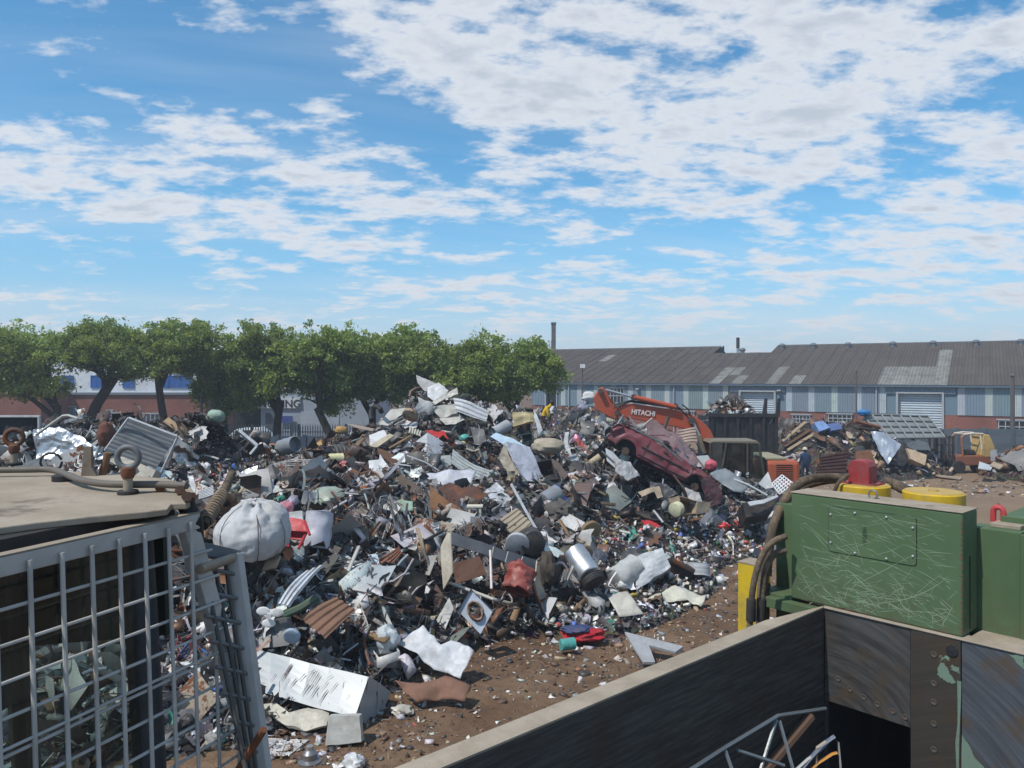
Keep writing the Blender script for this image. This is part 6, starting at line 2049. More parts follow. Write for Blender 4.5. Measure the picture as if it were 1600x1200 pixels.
for nm_, pts, c_, tl, yw, dd_, am in (('torn_roof', [(1008, 664), (1016, 655), (1026, 656), (1040, 671), (1060, 686), (1058, 706), (1046, 698), (1030, 688), (1014, 682)], (.20, .125, .125), .5, .2, 25.6, .06),
                                       ('torn_wing', [(1094, 752), (1104, 744), (1116, 750), (1127, 768), (1126, 786), (1110, 792), (1100, 780)], (.07, .018, .024), .3, .5, 24.2, .10)):
    o = sheet(nm_, None, None, pts, c_, 'p', .3, tilt=tl, yaw=yw, d=dd_, amp=am, thick=.01, cuts=7)
    o.parent = car
    o.matrix_parent_inverse = Matrix.Translation(-car.location)
for k, (pts, c_, nm_, lb) in enumerate((([(958, 716), (984, 722), (1000, 742), (980, 752), (962, 738)], (.30, .31, .32), 'bent_sheet', 'grey bent sheet pushed up against the front wheel arch of the red car'),
                                        ([(1014, 752), (1040, 756), (1060, 772), (1040, 780), (1018, 768)], (.05, .05, .055), 'bent_sheet', 'black bent sheet under the sill of the red car'),
                                        ([(1070, 762), (1092, 770), (1100, 790), (1078, 788)], (.38, .37, .35), 'bent_sheet', 'pale bent sheet under the tail of the red car'))):
    sheet(nm_, lb, 'sheet', pts, c_, 'p', .35, tilt=.6, d=(23.9, 23.6, 23.4, 25.0)[k], amp=.14, thick=.01, cuts=6)
for k, pts in enumerate(([(940, 705, 0), (965, 728, -.2), (1000, 745, -.3)], [(1052, 742, -.4), (1075, 772, -.5), (1110, 790, -.5)], [(985, 668, .2), (1030, 690, 0), (1066, 722, -.2)])):
    rod('metal_strip', ('bent dark bar across the front wheel arch of the red car', 'bent dark bar under the rear of the red car', 'bent roof bar across the windows of the red car')[k], 'bar', pts, .035, ('dgrey', 'brown', 'dgrey')[k], d=24.2)
# ---------------------------------------------------------------- excavator
ED = 31.0
ex = empty('excavator', (P(1150, 0, ED).x, ED, 0), 0, 'orange tracked excavator with dark cab and arched arm behind the heap', 'excavator')
OR = (.45, .072, .024, .2)
bm_o = solid([(966, 636), (976, 632), (992, 631), (1050, 640), (1080, 647), (1098, 659), (1111, 673), (1118, 690), (1116, 704), (1104, 712), (1100, 698), (1092, 682), (1080, 673), (1060, 668), (1020, 661), (967, 650)], ED, .50, 'boom', M_PAINT, ex, OR, .03)
st_o = solid([(929, 620), (937, 607), (943, 605), (948, 610), (953, 622), (961, 630), (965, 642), (968, 657), (956, 653), (942, 646), (931, 640)], ED + .06, .38, 'stick', M_PAINT, ex, OR, .03)
loc = ex.location
pt = lambda px, py, d: P(px, py, d) - loc
for (a, b_, r, nm, c_, mm) in (((946, 609), (992, 621), .05, 'cylinder_rod', (.6, .62, .64, 0), M_GALV), ((990, 620.5), (1056, 636), .10, 'cylinder_barrel', OR, M_PAINT),
                               ((1082, 658), (1093, 682), .06, 'cylinder_rod', (.55, .56, .58, 0), M_GALV), ((1092, 680), (1101, 708), .10, 'cylinder_barrel', (.22, .18, .13, .4), M_PAINT)):
    MB().cyl(pt(*a, ED - .10), pt(*b_, ED - .10), r, n=12).build(nm, mm, ex, col=c_, autosmooth=True)
for px, py, r in ((1081, 657, .15), (938, 611, .10), (990, 621, .13), (1055, 635, .13), (965, 645, .12)):
    MB().cyl(pt(px, py, ED - .16), pt(px, py, ED + .6), r, n=14).build('pin_boss', M_PAINT, ex, col=(.05, .035, .03, .3), autosmooth=True)
for k in range(3):
    MB().tube([pt(958 + k, 638 - 3 * k, ED - .05), pt(985, 628 - 1.2 * k, ED - .03), pt(1030, 634 - 1.2 * k, ED - .03), pt(1062, 640 - 1.5 * k, ED - .03), pt(1074, 648 + k, ED - .05)], .022, 6).build('hose', M_RUBBER, ex, autosmooth=True)
MB().tube([pt(1066, 632, ED - .1), pt(1076, 640, ED - .1), pt(1078, 650, ED - .1)], .03, 6).build('hose', M_RUBBER, ex, autosmooth=True)
ft = bpy.data.curves.new('lettering', 'FONT')
ft.body = 'HITACHI'
ft.size = .285
ft.extrude = .004
ft.offset = .006
ft.space_character = 1.02
to = bpy.data.objects.new('lettering_curve', ft)
lt = link('lettering', bpy.data.meshes.new_from_object(to), M_PLAST, bm_o, (.78, .76, .72, 0))
bpy.data.objects.remove(to)
wtx = max(v_.co.x for v_ in lt.data.vertices)
a, b_ = pt(986, 646.5, ED - .035), pt(1023, 650.5, ED - .035)
sx_ = (b_ - a).length / wtx
lt.matrix_local = Matrix.Translation(a) @ Matrix.Rotation(math.atan2(b_.z - a.z, b_.x - a.x), 4, 'Y').inverted() @ Matrix.Rotation(math.radians(90), 4, 'X') @ Matrix.Diagonal((sx_, 1.0, 1, 1))
# cab
OL = (.045, .045, .036, .2)
cx0, cx1 = pt(1108, 0, ED - 1.2).x, pt(1197, 0, ED - 1.2).x
cy0, cy1 = -1.2, .1
zr = 2.83


def cab_bar(a, b_, r=.05):
    MB().tube([Vector(a), Vector(b_)], r, 6).build('cab_pillar', M_PAINT, ex, col=OL, autosmooth=True)


MB().prism([(cx0, cy0, zr), (cx0 + .15, cy0, zr + .1), (cx1 - .35, cy0, zr + .1), (cx1 - .2, cy0, zr - .05)], (0, cy1 - cy0, 0)).build('cab_roof', M_PAINT, ex, col=(.17, .145, .10, .1), bevel=.04)
MB().span(cx0, cx1, cy0, cy1, .95, 1.45).build('cab_base', M_PAINT, ex, col=OL, bevel=.03)
xm1, xm2 = pt(1130, 0, ED - 1.2).x, pt(1168, 0, ED - 1.2).x
for y in (cy0, cy1):
    for xa, xb in ((cx0 + .05, cx0 + .05), (xm1 - .1, xm1 + .12), (xm2, xm2), (cx1 - .05, cx1 - .28)):
        cab_bar((xa, y, 1.4), (xb, y, zr))
MB().span(cx0 + .06, xm1 - .02, cy0 + .01, cy0 + .04, 1.45, zr).build('cab_panel', M_PAINT, ex, col=(.035, .035, .03, .2))
M_GLASS, t, b = material('dusty glass')
tb = t.new('ShaderNodeBsdfTransparent')
tb.inputs[0].default_value = (.42, .52, .47, 1)
gb_ = t.new('ShaderNodeBsdfGlossy')
gb_.inputs['Roughness'].default_value = .04
df = t.new('ShaderNodeBsdfDiffuse')
df.inputs[0].default_value = (.20, .19, .15, 1)
v, _ = coords(t, False)
m1, m2 = t.new('ShaderNodeMixShader'), t.new('ShaderNodeMixShader')
fr = t.new('ShaderNodeFresnel')
t.l.new(fr.outputs[0], m1.inputs[0])
t.l.new(tb.outputs[0], m1.inputs[1])
t.l.new(gb_.outputs[0], m1.inputs[2])
t.l.new(t.ramp(t.noise(v, 2.5, 4, .6), .35, .8, .03, .28), m2.inputs[0])
t.l.new(m1.outputs[0], m2.inputs[1])
t.l.new(df.outputs[0], m2.inputs[2])
t.l.new(m2.outputs[0], t.n['Material Output'].inputs[0])
for xa, xb in ((xm1 + .05, xm2 - .05), (xm2 + .05, cx1 - .15)):
    for y in (cy0 + .02, cy1 - .02):
        MB().add([(xa, y, 1.42), (xb, y, 1.42), (xb - .06, y, zr - .04), (xa + .06, y, zr - .04)], [(0, 1, 2, 3)]).build('window', M_GLASS, ex)
MB().box((xm2 - .45, -.5, 1.75), (.16, .5, .85)).build('seat', M_RUBBER, ex)
MB().span(cx0 + .1, cx1 - .1, cy1 - .05, cy1, 1.4, zr).build('cab_far_side', M_RUBBER, ex)
# upper deck, engine and tracks
tx0, tx1 = pt(1196, 0, ED - .9).x, pt(1249, 0, ED - .9).x
eng = MB().span(tx0, tx1, -1.0, 1.5, 1.0, 2.12).build('engine_housing', M_PAINT, ex, col=(.42, .09, .03, .2), bevel=.14)
gx0_, gx1_ = tx0 + .40, tx1 - .32
MB().span(gx0_, gx1_, -1.02, -.99, 1.45, 2.0).build('grille', M_RUBBER, eng)
for i in range(7):
    MB().box(((gx0_ + gx1_) / 2, -1.03, 1.48 + i * .083), (gx1_ - gx0_, .03, .03), eul(30, 0, 0)).build('louvre', M_PAINT, eng, col=(.34, .07, .03, .2))
MB().span(tx0 - .02, tx0 + .85, -.85, 1.3, 2.13, 2.24).build('hood', M_PAINT, ex, col=(.33, .30, .19, .1), bevel=.03)
MB().span(cx0 - .4, tx1, -1.1, 1.5, .85, 1.0).build('deck', M_PAINT, ex, col=(.08, .06, .05, .3))
MB().cyl((.3, .2, .5), (.3, .2, .86), .7, n=20).build('slew_ring', M_STEEL, ex)
for y in (-1.0, 1.0):
    tk = MB()
    loop = [(-1.7, .38), (-1.5, .75), (1.9, .75), (2.1, .38), (1.9, .04), (-1.5, .04)]
    tk.prism([(x, y - .28, z) for x, z in loop], (0, .56, 0))
    tk.build('track', M_STEEL, ex, bevel=.05)


# ---------------------------------------------------------------- people
def person(label, loc, joints, parts_col, hat=None, group=None, radii=None):
    """one continuous skinned body; joints in metres from the ground point"""
    J = joints
    order = ['pelvis', 'waist', 'chest', 'neck', 'head', 'crown', 'sho_l', 'elb_l', 'wri_l', 'han_l', 'sho_r', 'elb_r', 'wri_r', 'han_r', 'hip_l', 'kne_l', 'ank_l', 'toe_l', 'hip_r', 'kne_r', 'ank_r', 'toe_r']
    R0 = dict(pelvis=.15, waist=.14, chest=.165, neck=.058, head=.085, crown=.088, sho_l=.075, elb_l=.05, wri_l=.035, han_l=.04, hip_l=.095, kne_l=.068, ank_l=.048, toe_l=.045)
    ids = {k: i for i, k in enumerate(order)}
    E = [('pelvis', 'waist'), ('waist', 'chest'), ('chest', 'neck'), ('neck', 'head'), ('head', 'crown'), ('chest', 'sho_l'), ('sho_l', 'elb_l'), ('elb_l', 'wri_l'), ('wri_l', 'han_l'), ('chest', 'sho_r'), ('sho_r', 'elb_r'), ('elb_r', 'wri_r'), ('wri_r', 'han_r'),
         ('pelvis', 'hip_l'), ('hip_l', 'kne_l'), ('kne_l', 'ank_l'), ('ank_l', 'toe_l'), ('pelvis', 'hip_r'), ('hip_r', 'kne_r'), ('kne_r', 'ank_r'), ('ank_r', 'toe_r')]
    me_ = bpy.data.meshes.new('body_skeleton')
    me_.from_pydata([J[k] for k in order], [(ids[a], ids[b_]) for a, b_ in E], [])
    tmp = bpy.data.objects.new('body_tmp', me_)
    COL.objects.link(tmp)
    tmp.modifiers.new('skin', 'SKIN')
    sv_ = me_.skin_vertices[0].data
    for k in order:
        r = R0.get(k, R0.get(k[:-1] + 'l'))
        sv_[ids[k]].radius = (r, r)
    sv_[ids['pelvis']].use_root = True
    sd_ = tmp.modifiers.new('sub', 'SUBSURF')
    sd_.levels = 2
    bpy.context.view_layer.update()
    bod = bpy.data.meshes.new_from_object(tmp.evaluated_get(bpy.context.evaluated_depsgraph_get()))
    bpy.data.objects.remove(tmp)
    bod.materials.clear()
    mats = {}
    for nm in ('skin', 'top', 'legs', 'shoes'):
        mm = bpy.data.materials.get('person ' + nm + ' ' + str(parts_col[nm]))
        if mm is None:
            mm = surface('person ' + nm + ' ' + str(parts_col[nm]), .85, 0, .25, fixed=parts_col[nm], rusty=False, spec=.15)
        bod.materials.append(mm)
    segm = {('chest', 'neck'): 1, ('neck', 'head'): 0, ('head', 'crown'): 0, ('pelvis', 'waist'): 1, ('waist', 'chest'): 1}
    for poly in bod.polygons:
        c_ = poly.center
        best, mi = 9e9, 1
        for a, b_ in E:
            A, B = Vector(J[a]), Vector(J[b_])
            t_ = max(0, min(1, (c_ - A).dot(B - A) / max(1e-6, (B - A).length_squared)))
            dd_ = (c_ - A.lerp(B, t_)).length - R0.get(a, R0.get(a[:-1] + 'l')) * .8
            if dd_ < best:
                best = dd_
                if a in ('neck', 'head') or b_.startswith('han') or (b_.startswith('wri') and t_ > .55):
                    mi = 0
                elif a.startswith(('hip', 'kne')) or a == 'pelvis' and b_.startswith('hip'):
                    mi = 2
                elif a.startswith('ank'):
                    mi = 3
                else:
                    mi = 1
        poly.material_index = mi
        poly.use_smooth = True
    root = empty('person', loc, 0, label, 'person')
    o = link('body', bod, None, root)
    hd, cr, nk = Vector(J['head']), Vector(J['crown']), Vector(J['neck'])
    ax = (cr - nk).normalized()
    face = Vector(J.get('face', (0, -1, 0)))
    face = (face - ax * face.dot(ax)).normalized()
    ctr = hd.lerp(cr, .4)
    mb = MB().ball(ctr + face * .095 - ax * .01, .018, 8, 6, (1, 1, 1.4))
    mb.build('nose', bod.materials[0], root)
    if hat:
        q_ = ax.to_track_quat('Z', 'Y').to_matrix().to_4x4()
        MB().lathe([(.15, 0), (.15, .012), (.115, .02), (.11, .07), (.08, .115), (.02, .13)], 18, Matrix.Translation(ctr + ax * .035) @ q_).build('hard_hat', M_PLAST, root, col=(*hat, 0), autosmooth=True)
    else:
        MB().ball(ctr + ax * .035 - face * .02, .104, 14, 10, (1, 1, .9)).build('hair', M_RUBBER, root, smooth=True)
    return root


stand = dict(pelvis=(0, 0, .95), waist=(0, .01, 1.12), chest=(0, .02, 1.34), neck=(0, 0, 1.50), head=(0, -.02, 1.60), crown=(0, -.02, 1.71), sho_l=(-.19, .01, 1.42), elb_l=(-.25, .03, 1.15), wri_l=(-.23, -.10, .95), han_l=(-.22, -.14, .87),
             sho_r=(.19, .01, 1.42), elb_r=(.25, .03, 1.15), wri_r=(.22, -.12, .97), han_r=(.20, -.18, .92), hip_l=(-.10, 0, .88), kne_l=(-.11, -.02, .50), ank_l=(-.11, .02, .09), toe_l=(-.12, -.15, .04), hip_r=(.10, 0, .88), kne_r=(.12, -.03, .50), ank_r=(.12, .02, .09), toe_r=(.14, -.15, .04))
back = {k: ((v_[0], -v_[1], v_[2])) for k, v_ in stand.items()}
back['face'] = (.3, 1, 0)
p2 = P(1258, 0, 38.5)
person('person in dark blue overalls and pale hard hat standing behind the excavator', (p2.x, 38.5, .05), back, dict(skin=(.07, .035, .022), top=(.025, .05, .10), legs=(.022, .042, .085), shoes=(.02, .018, .016)), hat=(.72, .66, .5))
bend = dict(pelvis=(-.10, 0, .86), waist=(-.06, 0, 1.00), chest=(.06, 0, 1.22), neck=(.19, -.02, 1.36), head=(.26, -.03, 1.44), crown=(.31, -.03, 1.54), sho_l=(.06, -.19, 1.28), elb_l=(.10, -.25, 1.02), wri_l=(.19, -.20, .80), han_l=(.22, -.18, .72),
            sho_r=(.08, .18, 1.28), elb_r=(.13, .24, 1.02), wri_r=(.22, .18, .80), han_r=(.25, .16, .72), hip_l=(-.10, -.10, .80), kne_l=(.10, -.14, .46), ank_l=(-.08, -.13, .09), toe_l=(.08, -.15, .04), hip_r=(-.10, .10, .80), kne_r=(.14, .13, .46), ank_r=(-.02, .13, .09), toe_r=(.14, .15, .04), face=(1, -.2, -.3))
p1 = P(852, 661, 33.5)
person('person in a yellow shirt bending over the crest of the heap', (p1.x, 33.5, p1.z - .62), bend, dict(skin=(.07, .035, .022), top=(.62, .40, .03), legs=(.03, .022, .02), shoes=(.02, .018, .016)))
sit = dict(stand)
for s_, sg in (('l', -1), ('r', 1)):
    sit['hip_' + s_] = (-.0, sg * .10, .45)
    sit['kne_' + s_] = (-.42, sg * .13, .50)
    sit['ank_' + s_] = (-.45, sg * .13, .10)
    sit['toe_' + s_] = (-.60, sg * .13, .05)
    sit['sho_' + s_] = (0, sg * .19, .95)
    sit['elb_' + s_] = (-.10, sg * .24, .70)
    sit['wri_' + s_] = (-.34, sg * .20, .72)
    sit['han_' + s_] = (-.42, sg * .19, .74)
sit.update(pelvis=(0, 0, .50), waist=(.01, 0, .66), chest=(.01, 0, .87), neck=(-.01, 0, 1.03), head=(-.03, 0, 1.13), crown=(-.03, 0, 1.24), face=(-1, 0, 0))
person('dark-clothed operator sitting in the excavator cab', (ex.location.x + xm2 - .62, ED - .5, 1.22), sit, dict(skin=(.05, .028, .02), top=(.02, .022, .028), legs=(.02, .02, .024), shoes=(.02, .02, .02)), hat=(.03, .03, .04))

# ---------------------------------------------------------------- black skip full of scrap behind the excavator
SD = 37.0
sk = empty('scrap_skip', (P(1165, 0, SD).x, SD, 0), 0, 'black steel skip heaped with scrap behind the excavator cab', 'skip')
sx0, sx1 = P(1108, 0, SD).x - sk.location.x, P(1216, 0, SD).x - sk.location.x
BK = (.016, .018, .022, .04)
mb = MB()
for (a, b_, c_, d_2) in ((sx0, sx1, 0, .1), (sx0, sx1, 2.2, 2.3), (sx0, sx0 + .1, .1, 2.2), (sx1 - .1, sx1, .1, 2.2)):
    mb.span(a, b_, c_, d_2, .5, 3.45)
mb.span(sx0, sx1, 0, 2.3, .4, .5)
mb.build('body', M_BLACK, sk, col=BK)
for i in range(6):
    x = sx0 + .12 + i * (sx1 - sx0 - .24) / 5
    MB().box((x, -.06, 1.95), (.12, .11, 2.9)).build('rib', M_BLACK, sk, col=BK)
MB().span(sx0 - .05, sx1 + .05, -.12, .05, 3.45, 3.62).build('rim', M_BLACK, sk, col=BK)
for x in (sx1 - .75, sx1 - .12):
    MB().prism([(x, -.1, 3.6), (x + .18, -.1, 3.6), (x + .20, -.1, 4.35), (x + .12, -.1, 4.35)], (0, .2, 0)).build('lifting_post', M_BLACK, sk, col=BK)
for x in (sx0 + .6, sx1 - .6):
    MB().box((x, 1.1, .2), (.3, 2.0, .4)).build('skid', M_BLACK, sk, col=BK)

# ---------------------------------------------------------------- second heap by the warehouse and a third at the right edge
c2 = [at_px(*c) for c in [(1225, 690, 42), (1250, 668, 42.5), (1290, 662, 43), (1330, 662, 43.2), (1370, 672, 43), (1400, 690, 42.5), (1440, 705, 42.5), (1470, 722, 42.5), (1300, 705, 41), (1350, 712, 40.8), (1400, 722, 41), (1250, 715, 40.5),
                          (1570, 722, 41.0), (1600, 705, 41.5), (1640, 690, 42), (1600, 735, 39.5), (1700, 700, 42)]]
for px, py in ((1225, 752), (1300, 755), (1360, 755), (1420, 750), (1480, 741), (1540, 745), (1590, 757), (1660, 765)):
    g = G(px, py)
    c2 += [(g.x, g.y, .02), (g.x, g.y - 2, -.5)]
c2 += [(x, 46.4, .3 if 13 < x < 22 else -.2) for x in (11, 14, 18, 22, 25, 29, 34)] + [(12.8, 40, -.3), (11.5, 44, -.4), (25, 43.5, -.4), (24.5, 40.5, -.4), (36, 42, 1.5)]
HEAP2 = Field(c2, 10.5, 36, 33, 46.3, .16, .16, 4)
HEAP2.mesh_object('scrap_mound', M_MOUND, 'dark packed scrap of the farther heap in front of the warehouse')
h2 = np.random.default_rng(61)
n_ = 9000
xy = np.stack([h2.uniform(11, 35.5, n_), h2.uniform(33.5, 46, n_)], -1)
hh_ = HEAP2.h(xy[:, 0], xy[:, 1])
m_ = hh_ > .05
xy, hh_ = xy[m_], hh_[m_]
pos = np.concatenate([xy, (hh_ + h2.uniform(0, .15, len(xy)))[:, None]], 1)
zk = np.where(pos[:, 0] > 25, 'rust', np.where(h2.random(len(pos)) < .35, 'wood', np.where(h2.random(len(pos)) < .5, 'metal', 'dark')))
tag(scatter_mesh('scrap_bits', pos, HEAP2.normal(xy[:, 0], xy[:, 1]), np.clip(np.exp(h2.normal(-1.2, .5, len(pos))), .1, .9), pick_colours(zk, h2), (h2.random(len(pos)) < .15) * 1.0, T_SCRAP, h2, M_BITS), 'small scrap covering the farther heaps by the warehouse wall', kind='stuff')
# scrap heaped in the skip
n_ = 1500
u = h2.uniform(0, 1, (n_, 2))
x = sk.location.x + sx0 + .15 + u[:, 0] * (sx1 - sx0 - .3)
y = SD + .15 + u[:, 1] * 2.0
hp = 3.3 + 1.05 * np.sin(np.clip((u[:, 0] - .02) / .78, 0, 1) * math.pi) ** .8 * np.sin(u[:, 1] * math.pi) ** .5
pos = np.stack([x, y, hp * h2.uniform(.88, 1.0, n_)], -1)
tag(scatter_mesh('scrap_bits', pos, np.tile([[0, -.4, .9]], (n_, 1)), np.clip(np.exp(h2.normal(-1.0, .45, n_)), .15, .8), pick_colours(np.where(h2.random(n_) < .5, 'metal', 'dark'), h2), (h2.random(n_) < .3) * 1.0, T_SCRAP, h2, M_BITS), 'mixed scrap heaped in the black skip', kind='stuff')
# trodden scrap strewn on the yard in front of the farther heap
n_ = 900
pos = np.stack([h2.uniform(12, 30, n_), h2.normal(37.0, 1.6, n_), np.full(n_, .05)], -1)
tag(scatter_mesh('ground_litter', pos, np.tile([[0, 0, 1.0]], (n_, 1)), np.clip(np.exp(h2.normal(-1.8, .5, n_)), .06, .6), pick_colours(np.where(h2.random(n_) < .5, 'wood', 'metal'), h2), np.zeros(n_), T_SCRAP, h2, M_BITS, .8), 'flattened scrap strewn over the yard before the farther heap', kind='stuff')

_H = HEAP
HEAP = HEAP2
tp = empty('truck_bed_side', P(1410, 668, 42), 0, 'large grey steel truck side with cross ribs lying on the farther heap', 'truck side')
Q, _ = plane_pts([(1348, 648), (1450, 651), (1476, 684), (1376, 686)], 42.0, 1.0, 0, 0)
Qn = (Q[1] - Q[0]).cross(Q[3] - Q[0]).normalized()
Qn = -Qn if Qn.y > 0 else Qn
MB().hexa([q_ - tp.location for q_ in Q], -Qn * .04).build('plate', M_PAINT, tp, col=(.20, .225, .235, .15))
for k in range(5):
    u = k / 4
    MB().tube([Q[0].lerp(Q[3], u) - tp.location + Qn * .04, Q[1].lerp(Q[2], u) - tp.location + Qn * .04], .06, 4).build('rail', M_PAINT, tp, col=(.13, .15, .16, .2))
for k in range(8):
    u = k / 7
    MB().tube([Q[0].lerp(Q[1], u) - tp.location + Qn * .05, Q[3].lerp(Q[2], u) - tp.location + Qn * .05], .05, 4).build('rib', M_PAINT, tp, col=(.13, .15, .16, .2))
sheet('crumpled_sheet', 'bright silver crumpled sheet on the farther heap', 'sheet', [(1361, 674), (1382, 676), (1410, 694), (1398, 710), (1387, 727), (1372, 702)], (.60, .64, .68), 'g', tilt=.7, d=40.6, amp=.09, rust=0)
casing('black_box', 'black box standing beside the silver crumpled sheet', 'box', [(1389, 725), (1411, 692), (1428, 704), (1413, 729)], 'black', .8, 'l', tilt=.3, d=40.4)
sheet('car_roof', 'dark car roof lying behind the cream moulding on the farther heap', 'car part', [(1413, 702), (1418, 692), (1434, 688), (1450, 692), (1455, 704)], (.09, .11, .12), tilt=.6, d=41.0, amp=.06)
casing('fibreglass_moulding', 'cream and orange moulding left of the forklift mast', 'moulding', [(1417, 700), (1448, 711), (1445, 727), (1423, 717)], (.58, .43, .28), .6, tilt=.3, d=40.2, rust=.2)
ribbed('scrap_bin', 'dark maroon ribbed bin on the ground right of the person in blue', 'bin', [(1284, 712), (1326, 704), (1322, 739), (1274, 740)], (.045, .016, .014), 6, 'r', tilt=.2, d=38.8, along=0)
sheet('metal_sheet', 'brown rusty plate right of the maroon bin', 'plate', [(1336, 705), (1360, 703), (1367, 722), (1362, 738), (1340, 736)], (.19, .085, .04), 'r', tilt=.3, d=39.0)
casing('blue_cabinet', 'pale blue cabinet on top of the farther heap', 'cabinet', [(1272, 660), (1286, 657), (1297, 668), (1280, 674)], (.20, .33, .60), .6, tilt=.5, d=41.5)
casing('blue_cabinet', 'dark-framed blue cabinet right of the pale blue cabinet', 'cabinet', [(1295, 662), (1312, 660), (1316, 670), (1298, 673)], (.10, .17, .40), .5, tilt=.4, d=41.5)
lump('blue_tarpaulin', 'bright blue tarpaulin lump left of the truck side', 'tarpaulin', (1350, 645), 10, 5, (.03, .20, .45), 'c', .2, d=42.4)
for i, (a, b_, c_) in enumerate((((1222, 690), (1258, 660), 'tan'), ((1225, 698), (1266, 672), 'brown'), ((1230, 704), (1272, 678), 'tan'), ((1222, 680), (1240, 664), 'dbrown'), ((1335, 658), (1375, 668), 'rust'), ((1340, 668), (1372, 673), 'dbrown'))):
    rod('timber_beam', ('pale timber beam at the left edge of the farther heap', 'brown beam below the pale timber beam on the farther heap', 'lowest of the slanting beams on the farther heap', 'short dark beam beside the black skip',
                        'rusty beam under the blue tarpaulin', 'dark beam under the rusty beam by the truck side')[i], 'beam', [(*a, -.3), (*b_, .4)], .10, c_, 'w', d=41.2, n=4)
for i in range(46):
    tv, tf = (t_sheet(h2, 5, 4, .7, .5, 3), t_strip(h2, 8, .1, .6), t_pipe(h2, .03, 5, 6, .4), t_box(h2, (1, .6, .4), .1))[i % 4]
    px, py = h2.uniform(1225, 1450), h2.uniform(665, 735)
    if i >= 38:
        px, py = h2.uniform(1562, 1600), h2.uniform(715, 745)
    dd_ = HEAP2.hit([px], [py], 33, 46)[0]
    if np.isnan(dd_):
        continue
    me_ = fast_mesh('scrap_piece', tv, tf)
    zn = ('wood', 'metal', 'rust', 'dark')[int(h2.integers(0, 4))]
    colr = PAL[zn][0][h2.choice(len(PAL[zn][1]), p=PAL[zn][1])]
    nm, ph, ct = (('bent_sheet', 'bent {} sheet', 'sheet'), ('metal_strip', '{} metal strip', 'strip'), ('pipe', '{} pipe', 'pipe'), ('dented_box', 'dented {} box', 'box'))[i % 4]
    o = link(nm, me_, M_PAINT, None, (*[float(c_) for c_ in colr], .25))
    sc = float(h2.uniform(.7, 1.8)) * (.5 if i % 4 == 3 else 1)
    o.matrix_world = Matrix.Translation(P(px, py, dd_) + Vector((0, -.1, .15))) @ Matrix([list(r) for r in rand_rot(1, h2, np.array([[0, -.5, .8]]), .5)[0]]).to_4x4() @ Matrix.Scale(sc, 4)
    cn = NAMED[int(((NC ** .5 - np.asarray(colr) ** .5) ** 2).sum(1).argmin())][0]
    if i >= 38:
        pl_ = ('low' if py > 732 else 'high') + (' at the left of' if px < 1581 else ' on') + ' the small heap at the right edge'
    else:
        rf = [(1285, 665, 'the pale blue cabinet'), (1385, 700, 'the silver crumpled sheet'), (1300, 722, 'the maroon bin'), (1245, 680, 'the slanting beams'), (1410, 668, 'the truck side'), (1352, 720, 'the rusty plate')]
        k = min(rf, key=lambda r: (r[0] - px) ** 2 + (r[1] - py) ** 2)
        pl_ = (('right of ' if px > k[0] else 'left of ') if abs(px - k[0]) > abs(py - k[1]) else ('below ' if py > k[1] else 'above ')) + k[2] + ' on the farther heap'
    tag(o, unique(ph.format(cn) + ' ' + pl_, px, py) if i < 38 else ph.format(cn) + ' ' + pl_, ct, 'loose pieces on the farther heap')
HEAP = _H

# ---------------------------------------------------------------- forklift
FD = 43.0
fk = empty('forklift', (P(1495, 0, FD).x, FD, 0), 0, 'old rusty yellow and orange forklift in front of the grey slab wall', 'forklift')
f0 = fk.location.x
fx = lambda px: P(px, 0, FD).x - f0
fz_ = lambda py: P(0, py, FD).z
mst = empty('mast')
mst.parent = fk
for px in (1458, 1466, 1477, 1483):
    for y in (-.45, .35):
        MB().span(fx(px) - .05, fx(px) + .05, y, y + .1, .1, fz_(672) if px < 1475 else fz_(680)).build('mast_rail', M_PAINT, mst, col=(.03, .028, .03, .25))
for i in range(5):
    MB().span(fx(1456), fx(1484), -.44, -.36, .3 + i * .42, .38 + i * .42).build('crossbar', M_PAINT, mst, col=(.035, .03, .03, .3))
for y in (-.3, .25):
    MB().box((fx(1446), y, .12), (.95, .12, .06)).build('fork', M_STEEL, fk)
MB().span(fx(1486), fx(1545), -.5, .5, .45, 1.0).build('chassis', M_PAINT, fk, col=(.26, .085, .04, .4), bevel=.05)
MB().prism([(fx(1524), -.5, 1.0), (fx(1548), -.5, .7), (fx(1546), -.5, 1.5), (fx(1538), -.5, 2.15), (fx(1528), -.5, 2.2)], (0, 1.0, 0)).build('counterweight', M_PAINT, fk, col=(.55, .36, .12, .3), bevel=.05)
for y in (-.45, .45):
    MB().tube([(fx(1497), y, .95), (fx(1495), y, fz_(682)), (fx(1500), y, fz_(678))], .06, 6).build('guard_post', M_PAINT, fk, col=(.33, .12, .05, .4))
    MB().tube([(fx(1498), y, fz_(678)), (fx(1512), y, fz_(676)), (fx(1528), y, fz_(677))], .055, 6).build('guard_roof_bar', M_PAINT, fk, col=(.66, .60, .48, .2))
    MB().tube([(fx(1524), y, fz_(678)), (fx(1527), y, fz_(705))], .05, 6).build('guard_post', M_PAINT, fk, col=(.66, .60, .48, .2))
for i in range(4):
    MB().box((fx(1500 + i * 8), 0, fz_(677.5)), (.05, .9, .05)).build('guard_bar', M_PAINT, fk, col=(.6, .5, .38, .3))
MB().box((fx(1512), 0, 1.15), (.5, .6, .3)).build('seat', M_RUBBER, fk, bevel=.05)
MB().tube([(fx(1504), 0, 1.0), (fx(1501), 0, 1.45)], .03, 6).build('steering_column', M_STEEL, fk)
